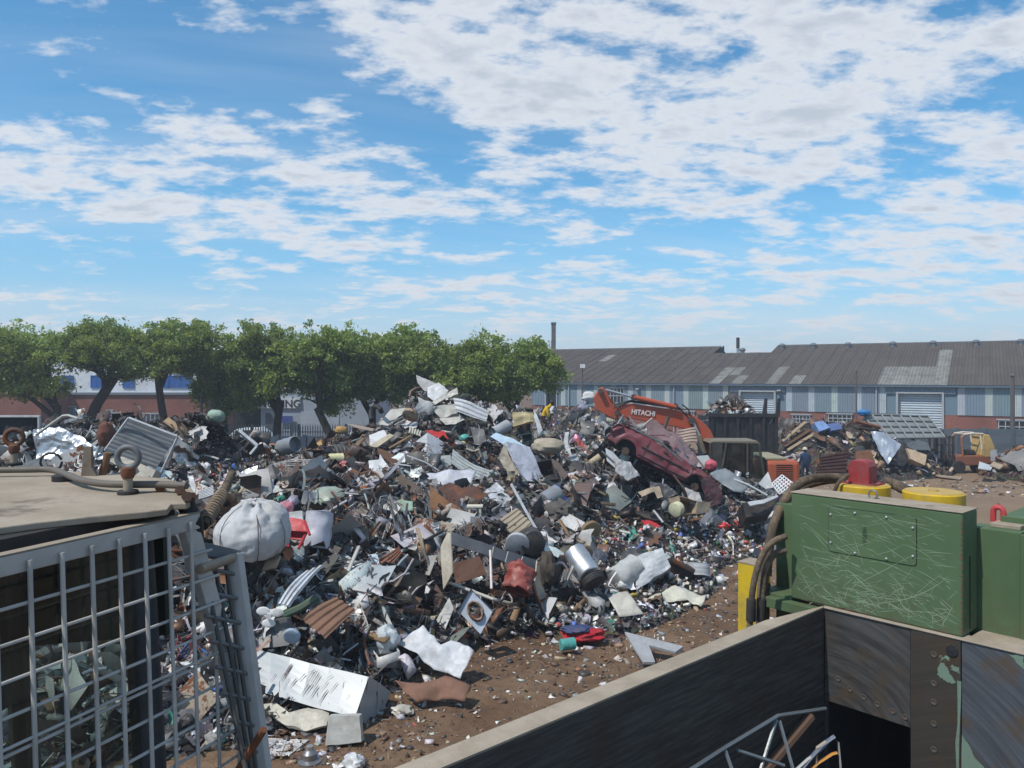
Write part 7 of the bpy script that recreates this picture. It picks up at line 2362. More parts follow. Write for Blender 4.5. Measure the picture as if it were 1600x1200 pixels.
for px, r in ((1490, .36), (1532, .30)):
    for y in (-.55, .35):
        w_ = MB().lathe([(r * .55, 0), (r * .95, .0), (r, .04), (r, .18), (r * .95, .22), (r * .55, .22)], 20, Matrix.Translation((fx(px), y + .2, r)) @ Matrix.Rotation(math.radians(90), 4, 'X')).build('wheel', M_RUBBER, fk, autosmooth=True)
        MB().lathe([(r * .12, -.02), (r * .5, -.01), (r * .53, .04)], 16, Matrix.Translation((fx(px), y + .2, r)) @ Matrix.Rotation(math.radians(90), 4, 'X')).build('rim', M_PAINT, w_, col=(.4, .24, .1, .4))
o = sheet('board', 'white printed board leaning right of the forklift', 'board', [(1547, 704), (1557, 702), (1559, 718), (1548, 721)], 'lgrey', 'l', tilt=.1, d=42.0, amp=.01, rust=0)
for i, (pts, c_) in enumerate((([(1530, 722), (1552, 729), (1548, 735), (1528, 733)], (.45, .5, .53)), ([(1552, 722), (1568, 728), (1562, 734), (1546, 728)], (.36, .28, .2)), ([(1458, 742), (1504, 746), (1500, 750), (1470, 746)], (.32, .25, .18)))):
    sheet('flat_board', ('pale sheet lying on the earth under the tail of the forklift', 'tan board lying right of the forklift wheel', 'long board lying on the earth in front of the forklift')[i], 'board', pts, c_, 'w', tilt=3.5, d=39.5 if i < 2 else 40.4, amp=.02, thick=.04)

# ================================================================ FOREGROUND: THE BALING MACHINE ON THE RIGHT
bal = empty('baling_press', (3.36, 8.26, 0), math.atan2(.664, .748), 'dark steel baling press with green scratched housing and dusty wall tops in the right foreground', 'machine')


def bx(name, u0, u1, v0, v1, z0, z1, mat, col=None, bevel=0.006, parent=None):
    return MB().span(u0, u1, -v0, -v1, z0, z1).build(name, mat, parent or bal, col=col, bevel=bevel)


# steel worn by sliding scrap
M_PLATE, t, b = material('scraped plate steel')
v, oi = coords(t)
st_ = t.mapping(v, scale=(1.2, 1.2, 16))
n1 = t.noise(t.mapping(v, scale=(1, 1, 14), rot=(math.radians(14), math.radians(6), 0)), 2.2, 6, .65)
n2 = t.noise(v, 2.6, 5, .6)
n3 = t.noise(v, 40, 3, .6)
c = t.mix(t.ramp(n1, .36, .68), (.060, .056, .053), (.125, .118, .110))
c = t.mix(t.ramp(n2, .52, .72, 0, .65), c, (.075, .048, .030))
c = t.mix(t.ramp(n1, .68, .78, 0, .35), c, (.15, .155, .165))
t.l.new(c, b.inputs['Base Color'])
b.inputs['Metallic'].default_value = .45
t.l.new(t.ramp(n1, .3, .7, .62, .38), b.inputs['Roughness'])
bump(t, b, t.math('ADD', n1, t.math('MULTIPLY', n3, .3)), .25, .01)

# plate with the arcs that the swinging lid has scraped into it; arc centre in the plate's own coordinates
def arc_plate(name, centre, c_lo, c_hi, c_rust, paint=None):
    m_, t, b = material(name)
    v, _ = coords(t, False)
    dv = t.vmath('SUBTRACT', v, centre)
    r = t.vmath('LENGTH', t.vmath('MULTIPLY', dv, (0.0, 1.0, 1.0)))
    cr_ = t.new('ShaderNodeCombineXYZ')
    t.put(cr_.inputs[0], t.math('MULTIPLY', r, 15.0))
    sp = t.new('ShaderNodeSeparateXYZ')
    t.l.new(dv, sp.inputs[0])
    t.put(cr_.inputs[1], t.math('MULTIPLY', t.math('ARCTAN2', sp.outputs[1], sp.outputs[2]), 1.6))
    n1 = t.noise(cr_.outputs[0], 1.0, 5, .65)
    n2 = t.noise(v, 3.0, 5, .62)
    n3 = t.noise(v, 9.0, 4, .6)
    c = t.mix(t.ramp(n1, .34, .68), c_lo, c_hi)
    c = t.mix(t.ramp(n2, .46, .70, 0, .8), c, c_rust)
    c = t.mix(t.ramp(n1, .66, .76, 0, .5), c, (.22, .24, .26))
    if paint:
        pm = t.ramp(t.math('ADD', t.math('MULTIPLY', n2, .6), t.math('MULTIPLY', n3, .4)), paint, paint + .03)
        c = t.mix(pm, c, t.mix(n3, (.16, .27, .20), (.30, .42, .33)))
    t.l.new(c, b.inputs['Base Color'])
    b.inputs['Metallic'].default_value = .35
    t.l.new(t.ramp(n1, .3, .7, .6, .36), b.inputs['Roughness'])
    bump(t, b, n1, .2, .01)
    return m_


M_ARC = arc_plate('arc-scraped plate', (0, -.05, 1.55), (.040, .039, .039), (.118, .116, .112), (.110, .076, .046), .70)
M_ARC2 = arc_plate('grey scraped plate', (0, -.2, .6), (.065, .072, .084), (.13, .145, .165), (.125, .08, .042))
M_BOLTP = arc_plate('brown worn plate', (0, -3.0, -2.0), (.050, .046, .040), (.078, .070, .058), (.085, .055, .030), .62)
M_DUST, t, b = material('dust on top of steel')
v, _ = coords(t, False)
n1, n2 = t.noise(v, 3.0, 5, .6), t.noise(v, 45, 4, .7)
c = t.mix(t.ramp(n1, .35, .7), (.27, .226, .172), (.355, .305, .24))
c = t.mix(t.ramp(n2, .55, .75, 0, .5), c, (.15, .11, .08))
c = t.mix(t.ramp(t.noise(v, 1.7, 5, .7), .62, .72, 0, .7), c, (.10, .085, .07))
t.l.new(c, b.inputs['Base Color'])
b.inputs['Roughness'].default_value = .95
b.inputs['Specular IOR Level'].default_value = .1
bump(t, b, n2, .3, .006)
M_GREEN, t, b = material('scuffed green paint')
v, _ = coords(t, False)
n1, n2, n3 = t.noise(v, 1.4, 5, .6), t.noise(v, 7, 5, .65), t.noise(v, 60, 3, .6)
c = t.mix(t.ramp(n1, .3, .7), (.068, .116, .054), (.088, .142, .068))
c = t.mix(t.ramp(n2, .52, .8, 0, .45), c, (.10, .125, .078))
sx = t.new('ShaderNodeSeparateXYZ')
t.l.new(v, sx.inputs[0])
grime = t.math('MULTIPLY', t.ramp(sx.outputs[2], 3.55, 3.0), t.ramp(n2, .35, .65))      # rubbed brown low down where scrap drags over it
c = t.mix(t.math('MULTIPLY', grime, .5), c, (.085, .078, .045))
sd_ = t.vmath('MULTIPLY', t.vmath('SUBTRACT', v, (0.02, -.42, 3.83)), (0.0, 26.0, 6.5))
c = t.mix(t.math('MULTIPLY', t.ramp(t.math('ADD', t.vmath('LENGTH', sd_), t.math('MULTIPLY', n2, 1.2)), 1.5, .9), .75), c, (.018, .036, .018))      # oil run on the hatch
t.l.new(c, b.inputs['Base Color'])
t.l.new(t.ramp(n2, .3, .7, .5, .75), b.inputs['Roughness'])
b.inputs['Specular IOR Level'].default_value = .25
bump(t, b, n3, .08, .005)

# long side wall with its dusty top
MB().prism([(-7.6, .19, 0), (-7.6, 0, 0), (-.01, 0, 0), (-.01, .03, 0), (-.9, .17, 0)], (0, 0, 2.985)).build('side_wall', M_PLATE, bal)
MB().prism([(-7.6, .20, 2.988), (-7.6, -.004, 2.988), (0.0, -.004, 2.988), (0.0, .02, 2.988), (-.9, .178, 2.988)], (0, 0, .016)).build('wall_top', M_DUST, bal)
MB().tube([(-4.4, -.06, .95), (-2.6, -.06, 1.35), (-.4, -.05, 1.95)], [.05, .055, .05], 8).build('worn_lip', M_RUST, bal, col=(.12, .07, .045, .3), autosmooth=True)
# end wall plates
bx('end_plate', 0, .10, .002, .88, 2.0, 2.985, M_ARC)
bx('bolted_plate', -.012, .10, .884, 1.335, .4, 2.985, M_BOLTP)
bx('scraped_plate', -.006, .10, 1.341, 1.86, .4, 2.985, M_ARC2)
bx('edge_plate', -.02, .10, 1.868, 1.91, .4, 2.985, M_PLATE)
bx('edge_plate', .0, .10, 1.925, 3.4, .4, 2.985, M_BOLTP)
bx('end_wall_top', -.022, .16, -.02, 3.4, 2.988, 3.004, M_DUST)
bx('floor', -7.6, .1, .003, 3.3, .36, .40, M_PLATE)
bx('far_side_wall', -7.6, .1, 3.3, 3.45, 0, 2.2, M_PLATE)
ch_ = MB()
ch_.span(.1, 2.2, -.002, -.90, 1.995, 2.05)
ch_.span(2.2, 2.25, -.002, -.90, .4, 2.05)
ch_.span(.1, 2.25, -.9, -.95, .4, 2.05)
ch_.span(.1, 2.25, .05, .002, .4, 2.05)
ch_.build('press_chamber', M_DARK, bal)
bolt_me = MB().lathe([(.030, 0), (.030, .004), (.022, .006), (.019, .002), (.007, .001)], 18).mesh('bolt', True)
bolt_me.materials.append(M_RUST)
RB = Matrix.Rotation(math.radians(-90), 4, 'Y')
for vv, zz_, u in [(1.10, z, -.013) for z in (2.79, 2.51, 2.33, 2.12, 1.87, 1.55)] + [(.15, 2.27, -.001), (.28, 2.20, -.001), (.42, 2.16, -.001), (.56, 2.13, -.001), (.71, 2.11, -.001), (.83, 2.09, -.001)]:
    o = link('bolt', bolt_me, None, bal, (.075, .066, .055, .2))
    o.matrix_local = Matrix.Translation((u, -vv, zz_)) @ RB
MB().lathe([(.052, 0), (.052, .012), (.004, .014)], 20, Matrix.Translation((-.013, -1.26, 2.87)) @ RB).build('hole', M_DARK, bal)
# pale green primer left where the wear has not reached
def primer(pts, u, seed):
    rr_ = random.Random(seed)
    poly = []
    for i in range(len(pts)):
        (a0, b0), (a1, b1) = pts[i], pts[(i + 1) % len(pts)]
        for k in range(5):
            f = k / 5
            poly.append((u, -(a0 + (a1 - a0) * f + rr_.gauss(0, .008)), b0 + (b1 - b0) * f + rr_.gauss(0, .008)))
    MB().prism(poly, (-.0025, 0, 0)).build('primer_patch', M_PAINT, bal, col=(.155, .23, .175, .4))


primer([(1.13, 2.62), (1.16, 2.74), (1.21, 2.70), (1.25, 2.63), (1.30, 2.58), (1.24, 2.56), (1.17, 2.58)], -.013, 1)
primer([(1.24, 2.74), (1.33, 2.73), (1.33, 2.67), (1.28, 2.68)], -.013, 2)
primer([(1.305, 2.60), (1.333, 2.60), (1.333, 1.6), (1.31, 1.6)], -.013, 3)
primer([(1.345, 2.10), (1.46, 1.92), (1.62, 1.74), (1.78, 1.50), (1.85, 1.30), (1.345, 1.30)], -.007, 4)
primer([(1.70, 2.98), (1.85, 2.98), (1.85, 2.86)], -.007, 5)
# green housing
hs = MB().span(.03, .43, .40, -1.34, 3.004, 4.18).build('green_housing', M_GREEN, bal, bevel=.018)
MB().span(.022, .435, .405, -1.345, 4.181, 4.192).build('dusty_top', M_DUST, hs, bevel=.004)


def face_pt(v_, z, u=.03):
    return Vector((u, -v_, z))


def rrect(v0, v1, z0, z1, r, n=5):
    out_ = []
    for cv, cz, a0 in ((v1 - r, z1 - r, 0), (v0 + r, z1 - r, 90), (v0 + r, z0 + r, 180), (v1 - r, z0 + r, 270)):
        for i in range(n + 1):
            a = math.radians(a0 + 90 * i / n)
            out_.append((cv + r * math.cos(a), cz + r * math.sin(a)))
    return out_


rr = rrect(.03, .93, 3.60, 4.09, .04)
MB().prism([face_pt(a, z, .031) for a, z in rr], (-.005, 0, 0)).build('hatch_gap', M_DARK, hs)
rr = rrect(.036, .924, 3.606, 4.084, .036)
MB().prism([face_pt(a, z, .0315) for a, z in rr], (-.010, 0, 0)).build('hatch', M_GREEN, hs)
for a, z in ((.06, 4.0), (.06, 3.70), (.32, 4.05), (.32, 3.63), (.64, 4.05), (.64, 3.63), (.895, 3.98), (.895, 3.70)):
    o = MB().lathe([(.013, 0), (.013, .008), (.006, .011)], 10, Matrix.Translation(face_pt(a, z, .020)) @ RB).build('screw', M_GALV, hs, col=(.55, .58, .55, .1))
# scratches through the paint, thin slivers of pale primer
sr = random.Random(5)
mb = MB()
for k in range(460):
    if k < 250:
        z0 = 3.03 + abs(sr.gauss(0, .24))
        v0 = sr.uniform(-.33, 1.28)
        if sr.random() < .45:
            v0 = sr.gauss(.36, .25)
        a = sr.gauss(-.35, .75)
        Ls = abs(sr.gauss(.10, .13)) + .03
    else:
        z0, v0 = sr.uniform(3.1, 4.12), sr.uniform(-.36, 1.30)
        a = sr.gauss(-.25, .35)
        Ls = abs(sr.gauss(.12, .14)) + .03
    if k < 12:
        Ls *= 2.8
    cur = sr.gauss(0, .8)
    wd_ = sr.uniform(.0009, .0024) * (1.5 if k < 12 else 1)
    pts, x, z = [], v0, z0
    ns = 7
    for i in range(ns + 1):
        pts.append((x, z))
        x += math.cos(a) * Ls / ns
        z += math.sin(a) * Ls / ns
        a += cur * Ls / ns
    if any(not (-.37 < p[0] < 1.31 and 3.02 < p[1] < 4.15) for p in pts):
        continue
    vs = []
    for i, (x, z) in enumerate(pts):
        w_ = wd_ * math.sin(math.pi * (i + .3) / (ns + .6))
        j = min(i, ns - 1)
        dx_, dz_ = pts[j + 1][0] - pts[j][0], pts[j + 1][1] - pts[j][1]
        l_ = math.hypot(dx_, dz_)
        on = .0205 if (.03 < x < .93 and 3.6 < z < 4.09) else .0290
        vs += [face_pt(x - dz_ / l_ * w_, z + dx_ / l_ * w_, on), face_pt(x + dz_ / l_ * w_, z - dx_ / l_ * w_, on)]
    mb.add(vs, [(2 * i, 2 * i + 2, 2 * i + 3, 2 * i + 1) for i in range(ns)])
o = mb.build('scratches', M_PLAST, hs, col=(.30, .40, .28, 0))
o['kind'] = 'stuff'
cr2 = random.Random(12)
for k in range(34):                                       # paint knocked off the edges down to brown steel
    if k < 22:
        v0, z0, dv_, dz_ = 1.325, 3.03 + k * .05, cr2.uniform(.006, .022), cr2.uniform(.02, .05)
    else:
        v0, z0, dv_, dz_ = cr2.uniform(-.38, 1.25), 3.012, cr2.uniform(.03, .12), cr2.uniform(.006, .02)
    MB().prism([face_pt(v0 + .012, z0, .0288), face_pt(v0 + .012, z0 + dz_, .0288), face_pt(v0 - dv_ * .6, z0 + dz_ * .8, .0288), face_pt(v0 - dv_, z0 + dz_ * .35, .0288)], (-.0006, 0, 0)).build('paint_chip', M_RUST, hs, col=(.13, .085, .055, .3))
bx('slot', .20, .235, 1.335, 1.3425, 3.05, 3.75, M_DARK, bevel=0)
ey = MB().tube([(.22 + .0 * a, -.42 + .045 * math.cos(a * .524), 4.235 + .045 * math.sin(a * .524)) for a in range(12)], .012, 8, closed=True).build('eye_bolt', M_GALV, hs, col=(.30, .28, .22, .4), autosmooth=True)
# plates and brackets round the housing
bx('side_bracket', .38, .62, -.78, -.43, 2.6, 3.98, M_GREEN)
bx('foot_plate', .06, .60, -.80, -.41, 2.90, 3.0, M_GREEN)
bx('foot_flange', -.05, .06, -.74, -.05, 2.86, 2.97, M_GREEN)
bx('side_frame', .46, .74, 1.26, 1.70, 2.5, 3.99, M_GREEN)
bx('side_frame', .60, 1.4, 1.40, 1.66, 3.99, 4.03, M_DUST)
bx('ledge', .1, .46, 1.36, 1.86, 2.93, 2.99, M_DUST)
bx('rib_post', .44, .50, 1.70, 1.75, 2.4, 3.98, M_GREEN)
for z in (2.55, 3.0, 3.45, 3.93):
    bx('rib_shelf', .50, 1.3, 1.75, 2.6, z, z + .05, M_DUST if z > 3.9 else M_GREEN)
bx('rib_back', 1.0, 1.05, 1.7, 2.6, 2.4, 3.93, M_GREEN)
bx('top_beam', .75, 1.5, 1.45, 2.3, 4.0, 4.09, M_GREEN)
bx('deck', .45, 2.4, -.5, 2.4, 2.75, 2.86, M_DUST)
bx('under_frame', 2.3, 2.5, -.4, 2.3, .1, 2.75, M_GREEN)
bx('under_frame', .5, 2.3, -.42, -.36, .1, 2.75, M_GREEN)
bx('under_frame', .5, 2.3, 2.3, 2.36, .1, 2.75, M_GREEN)
# red lifting eye
lp = [(0, -.045, 0), (0, -.045, .10)] + [(0, -.045 * math.cos(a * .35), .10 + .045 * math.sin(a * .35)) for a in range(1, 9)] + [(0, .045, .10), (0, .045, 0)]
MB().tube([Vector((.78, -1.42, 4.02)) + Vector(p) for p in lp], .028, 8).build('lifting_eye', M_PAINT, bal, col=(.50, .035, .04, .1), autosmooth=True)
# yellow cylinder heads
YL = (.60, .38, .015, .14)
for (u, v_, r, z0, z1) in ((1.16, -.10, .30, 2.86, 4.20), (.93, .76, .305, 2.86, 4.235)):
    cy = MB().lathe([(r - .012, z0), (r, z0 + .012), (r, z1 - .012), (r - .014, z1)], 40, Matrix.Translation((u, -v_, 0))).build('cylinder_head', M_PAINT, bal, col=YL, autosmooth=True)
    MB().lathe([(r - .02, z1 + .001), (r - .022, z1 + .006)], 40, Matrix.Translation((u, -v_, 0))).build('cylinder_top', M_PAINT, cy, col=(.50, .33, .06, .1), autosmooth=True)
    if v_ > .5:
        MB().lathe([(.055, z1 + .007), (.05, z1 + .02)], 20, Matrix.Translation((u, -v_, 0))).build('cap_bolt', M_PAINT, cy, col=(.42, .27, .06, .3))
RD = (.27, .026, .03, .12)
rc_ = MB().prism([(1.16 + .10, -(-.10) + y, z) for y, z in ((-.125, 4.21), (.125, 4.21), (.125, 4.42), (.10, 4.47), (.06, 4.49), (-.06, 4.49), (-.10, 4.47), (-.125, 4.42))], (-.22, 0, 0)).build('valve_block', M_PAINT, bal, col=RD, bevel=.012)
MB().span(1.02, 1.30, .10 - .20, .10 + .20, 4.207, 4.225).build('flange', M_PAINT, rc_, col=RD)
for du in (-.11, .11):
    for dv_ in (-.17, .17):
        MB().cyl((1.16 + du, .10 + dv_, 4.225), (1.16 + du, .10 + dv_, 4.245), .018, n=6).build('bolt', M_STEEL, rc_)


# hoses (pixels at a distance, in the machine's frame)
Mi = (Matrix.Translation(bal.location) @ Matrix.Rotation(bal.rotation_euler.z, 4, 'Z')).inverted()


def spline(pts, n=8):
    pts = [Vector(p) for p in pts]
    out_ = []
    for i in range(len(pts) - 1):
        p0, p1, p2_, p3 = pts[max(i - 1, 0)], pts[i], pts[i + 1], pts[min(i + 2, len(pts) - 1)]
        for k in range(n):
            s_ = k / n
            out_.append(.5 * ((2 * p1) + (p2_ - p0) * s_ + (2 * p0 - 5 * p1 + 4 * p2_ - p3) * s_ ** 2 + (3 * p1 - p0 - 3 * p2_ + p3) * s_ ** 3))
    return out_ + [pts[-1]]


M_HOSE = surface('dusty hose sleeve', .9, 0, .7, dirt_scale=5, dust=(.25, .185, .12), fixed=(.07, .055, .042), rusty=False, bumps=.4, bscale=70, spec=.15)
for pts, r in (([(1376, 762, 9.6), (1350, 752, 9.6), (1300, 746, 9.5), (1262, 750, 9.3), (1236, 768, 9.2), (1212, 812, 9.0), (1200, 862, 8.8), (1192, 905, 8.8), (1189, 960, 8.8), (1188, 1000, 8.8)], .055),
               ([(1330, 750, 9.9), (1290, 752, 9.7), (1250, 764, 9.5), (1226, 790, 9.3), (1206, 840, 9.0), (1200, 900, 8.9)], .042),
               ([(1228, 838, 8.45), (1206, 848, 8.4), (1190, 870, 8.4), (1180, 900, 8.4), (1174, 940, 8.4), (1171, 985, 8.4)], .034),
               ([(1228, 860, 8.45), (1210, 866, 8.45), (1197, 888, 8.45), (1192, 920, 8.45), (1189, 985, 8.45)], .034)):
    q_ = [Mi @ P(*p) for p in spline(pts)]
    rs = [r * (1 + .08 * mnoise.noise(Vector((i * .9, r * 90, 0)))) for i in range(len(q_))]
    MB().tube(q_, rs, 12).build('hose', M_HOSE, bal, autosmooth=True)
q_ = [Mi @ P(*p) for p in spline([(1326, 742, 9.05), (1312, 752, 9.0), (1303, 770, 9.0), (1300, 785, 9.0)])]
MB().tube(q_, .022, 8).build('hose', M_HOSE, bal, autosmooth=True)
q_ = [Mi @ P(*p) for p in spline([(1380, 752, 10.2), (1398, 757, 10.1), (1412, 764, 10.0), (1425, 770, 10.0)])]
MB().tube(q_, .07, 10).build('hose', M_HOSE, bal, autosmooth=True)
for px, py, d in ((1174, 940, 8.4), (1190, 940, 8.45)):
    MB().cyl(Mi @ P(px, py - 4, d), Mi @ P(px - 1, py + 30, d), .052, n=12).build('hose_sleeve', M_RUBBER, bal, autosmooth=True)
# yellow cabinet beyond the wall
yb = Mi @ P(1178, 880, 9.0)
yc = MB().box((yb.x, yb.y, 1.65), (.27, .26, 3.3)).build('yellow_cabinet', M_PAINT, bal, col=(.58, .40, .012, .08), bevel=.01)
MB().box((yb.x, yb.y, 3.305), (.28, .27, .012)).build('dusty_top', M_DUST, yc)
MB().box((yb.x, yb.y - .132, 2.98), (.26, .012, .16)).build('green_band', M_GREEN, yc)

# bent frames and straps lying in the press box
sf = empty('steel_lattice', P(1200, 1150, 6.6), 0, 'bent thin steel frame lying in the dark press box', 'frame')
for a, b_ in (((1060, 1215, 6.0), (1133, 1168, 6.4)), ((1133, 1168, 6.4), (1216, 1118, 6.8)), ((1216, 1118, 6.8), (1290, 1107, 7.1)), ((1213, 1124, 6.8), (1186, 1210, 6.5)), ((1218, 1126, 6.8), (1240, 1205, 6.6)), ((1133, 1172, 6.4), (1148, 1215, 6.3)), ((1152, 1172, 6.5), (1225, 1196, 6.6))):
    MB().tube([P(*a) - sf.location, P(*b_) - sf.location], .016, 6).build('bar', M_GALV, sf, col=(.26, .28, .29, .15), autosmooth=True)
sb = empty('strap_bundle', P(1285, 1170, 6.6), 0, 'looped grey and orange metal straps in the press box near the bottom edge', 'straps')
for pts, c_, w_ in (([(1230, 1215), (1262, 1186), (1282, 1172), (1300, 1152), (1310, 1160), (1314, 1205)], (.40, .41, .40), .02), ([(1252, 1215), (1278, 1192), (1300, 1178), (1308, 1176)], (.45, .20, .03), .022), ([(1245, 1210), (1270, 1180), (1284, 1164), (1304, 1150)], (.12, .15, .2), .028), ([(1275, 1200), (1276, 1168), (1290, 1158)], (.36, .31, .24), .018)):
    MB().tube([P(x, y, 6.6) - sb.location for x, y in pts], w_, 6, flat=.35).build('strap', M_PAINT, sb, col=(*c_, .15), autosmooth=True)

# ================================================================ FOREGROUND: MACHINE CAB ON THE LEFT
cab = empty('machine_cab', (-1.9, 2.6, 0), 0, 'machine cab with dusty tan roof, lifting eyes and grey mesh window guard on the left', 'cab')
CO = cab.location
W = lambda p: Vector(p) - CO
RZ = 5.05                                            # roof level


def R_(px, py, z=RZ):
    return W(G(px, py, z))


roof_poly = [(-160, 850), (-160, 738), (0, 734), (120, 737), (200, 742), (262, 748), (294, 757), (306, 770), (306, 779), (292, 786), (268, 787), (262, 795), (230, 799), (150, 806), (60, 816), (0, 824)]
q_ = [R_(*p) for p in roof_poly]
MB().prism(q_, (0, 0, -.022)).build('roof_plate', M_DUST, cab, bevel=.004)
GR = (.16, .175, .185, .04)
# the beam under the roof edge
e0, e1 = W(G(-160, 862, 4.985)), W(G(266, 801, 4.985))
dirn = (e1 - e0).normalized()
MB().tube([e0, e1], .034, 12).build('roof_beam', M_BLACK, cab, col=(.075, .085, .095, .05), autosmooth=True)
MB().tube([e0 + Vector((-.05, .05, -.075)), e1 + Vector((-.05, .03, -.08))], .03, 10).build('roof_beam', M_PAINT, cab, col=(.02, .022, .024, .05), autosmooth=True)
# lifting eyes
M_EYE = surface('rusty eye steel', .6, .3, .4, fixed=(.13, .15, .17, .34), dirt_scale=6)
for px, py, r, tilt in ((200, 772, .031, 0.1), (22, 727, .031, .35)):
    bp = G(px, py, RZ)
    root = empty('lifting_eye_bolt')
    root.parent = cab
    root.location = W(bp)
    MB().lathe([(.037, 0), (.037, .012), (.034, .015)], 24).build('washer', M_RUBBER, root, autosmooth=True)
    MB().lathe([(.017, .013), (.017, .062)], 16).build('shank', M_DUST, root, autosmooth=True)
    MB().lathe([(.020, .06), (.027, .078), (.025, .098), (.018, .104)], 16).build('collar', M_RUST, root, col=(.14, .06, .035, .5), autosmooth=True)
    MB().tube([(math.cos(tilt) * r * 1.25 * math.cos(a * .262), math.sin(tilt) * r * 1.25 * math.cos(a * .262), (.138) + r * 1.25 * math.sin(a * .262)) for a in range(24)], .0115, 12, closed=True).build('ring', M_EYE if px > 100 else M_RUST, root, col=(.10, .06, .045, .6), autosmooth=True)
# hose, bracket, discs and bolts on the roof
q_ = [R_(px, py, RZ + .03) for px, py in [(-40, 735), (40, 734), (80, 734), (105, 742), (130, 751), (165, 756), (205, 757), (250, 757), (292, 759)]]
MB().tube(spline(q_, 5), .014, 10).build('roof_hose', M_BLACK, cab, autosmooth=True, col=(.12, .105, .085, 0))
MB().lathe([(.046, 0), (.046, .022), (.04, .026)], 24, Matrix.Translation(R_(100, 751, RZ + .001))).build('roof_disc', M_RUBBER, cab, autosmooth=True)
c_ = R_(137, 744, RZ)
MB().prism([c_ + Vector((-.03, 0, 0)), c_ + Vector((.04, 0, 0)), c_ + Vector((.016, 0, .04)), c_ + Vector((.014, 0, .13)), c_ + Vector((-.016, 0, .13))], (0, .02, 0)).build('bracket', M_RUST, cab, col=(.20, .17, .13, .4))
MB().tube([R_(160, 742, RZ), R_(160, 742, RZ) + Vector((.025, 0, .10))], .016, 10).build('stub_pipe', M_RUST, cab, col=(.17, .10, .06, .5), autosmooth=True)
for px, py, h_ in ((281, 766, .02), (292, 776, .045), (300, 777, .015), (250, 763, .015)):
    MB().cyl(R_(px, py, RZ), R_(px, py, RZ + h_), .018, n=6).build('roof_bolt', M_RUST, cab, col=(.10, .06, .045, .6))
# dark rubber boot and coil-wrapped hose off the roof corner
MB().tube([W(P(290, 786, 2.74)), W(P(302, 815, 2.75)), W(P(310, 850, 2.78))], [.03, .035, .02], 10).build('corner_boot', M_RUBBER, cab, autosmooth=True)
q_ = [W(P(*p)) for p in spline([(318, 822, 3.1), (328, 802, 3.2), (342, 780, 3.35), (352, 762, 3.6), (362, 740, 3.9)], 6)]
MB().tube(q_, .020, 10).build('spring_hose', M_HOSE, cab, autosmooth=True)
for k in range(3, 15):
    a = q_[k]
    tdir = (q_[k + 1] - q_[k - 1]).normalized()
    s1 = tdir.orthogonal().normalized()
    s2 = tdir.cross(s1)
    MB().tube([a + (s1 * math.cos(j * .524) + s2 * math.sin(j * .524)) * .025 for j in range(12)], .0055, 6, closed=True).build('spring_coil', M_RUST, cab, col=(.28, .22, .16, .3), autosmooth=True)

# mesh window guard: a plane leaning out at the foot
g1 = P(300, 806, 2.73)                                   # top right corner
g0 = P(-60, 888, 2.0)                                    # top left, out of frame
gd = Vector((g1.x - g0.x, g1.y - g0.y, 0)).normalized()
gn = Vector((gd.y, -gd.x, 0))                            # outward, towards the right
gdn = (gn * .035 + Vector((0, 0, -.80))).normalized()
LENG, HG = (g1 - g0).length + .3, 1.35


def GP(a, h_, o_=0.0):
    """a: metres back from the right post along the top; h_: metres down; o_: metres outward"""
    return W(g1 - gd * a + gdn * h_ + gn * o_ - Vector((0, 0, 0)))


gd_root = empty('window_guard')
gd_root.parent = cab
GRY = (.45, .445, .42, .05)


def flatbar(name, a, b_, w_, th, col=GRY, mat=None):
    a, b_ = Vector(a), Vector(b_)
    ax = (b_ - a).normalized()
    s1 = (gn - ax * gn.dot(ax)).normalized()
    s2 = ax.cross(s1)
    MB().hexa([a - s1 * th / 2 - s2 * w_ / 2, a + s1 * th / 2 - s2 * w_ / 2, a + s1 * th / 2 + s2 * w_ / 2, a - s1 * th / 2 + s2 * w_ / 2], b_ - a).build(name, mat or M_PAINT, gd_root, col=col, bevel=.003)


flatbar('top_bar', GP(-.02, .02), GP(LENG, .02), .055, .035)
MB().hexa([GP(-.02, -.009, -.018), GP(-.02, -.009, .02), GP(LENG, -.009, .02), GP(LENG, -.009, -.018)], (0, 0, .004)).build('top_dust', M_DUST, gd_root)
SL = .30                                                 # the right post slants: metres back per metre down
flatbar('side_post', GP(0.01, .04, -.01), GP(.01 - SL * HG, HG, -.01), .065, .04)
for k in range(1, 13):
    a = .035 + k * .098 - .098
    MB().tube([GP(a, -.005 + .02, .028), GP(a + .002 * math.sin(k * 2), HG, .028)], .0070, 8).build('wire', M_PAINT, gd_root, col=GRY, autosmooth=True)
for k in range(1, 4):                                    # wires that start on the slanting post
    MB().tube([GP(.035 - k * .098, .07 + k * .098 / SL, .028), GP(.035 - k * .098, HG, .028)], .0070, 8).build('wire', M_PAINT, gd_root, col=GRY, autosmooth=True)
for k in range(1, 14):
    h_ = .035 + k * .098
    MB().tube([GP(-.03 - SL * h_, h_, .018), GP(LENG, h_ + .004 * math.sin(k * 3), .018)], .0054, 8).build('wire', M_PAINT, gd_root, col=GRY, autosmooth=True)
for h_ in (.49, 1.10):
    MB().tube([GP(-.03 - SL * h_, h_ + .012, .030), GP(LENG, h_ + .012, .030)], .0050, 8).build('wire', M_PAINT, gd_root, col=GRY, autosmooth=True)
# second guard round the corner
sg = empty('side_guard')
sg.parent = cab
A0, A1 = P(306, 862, 2.80), P(372, 868, 2.98)
B0, B1 = P(385, 1230, 2.62), P(412, 1230, 2.80)
DG = (.11, .12, .125, .06)


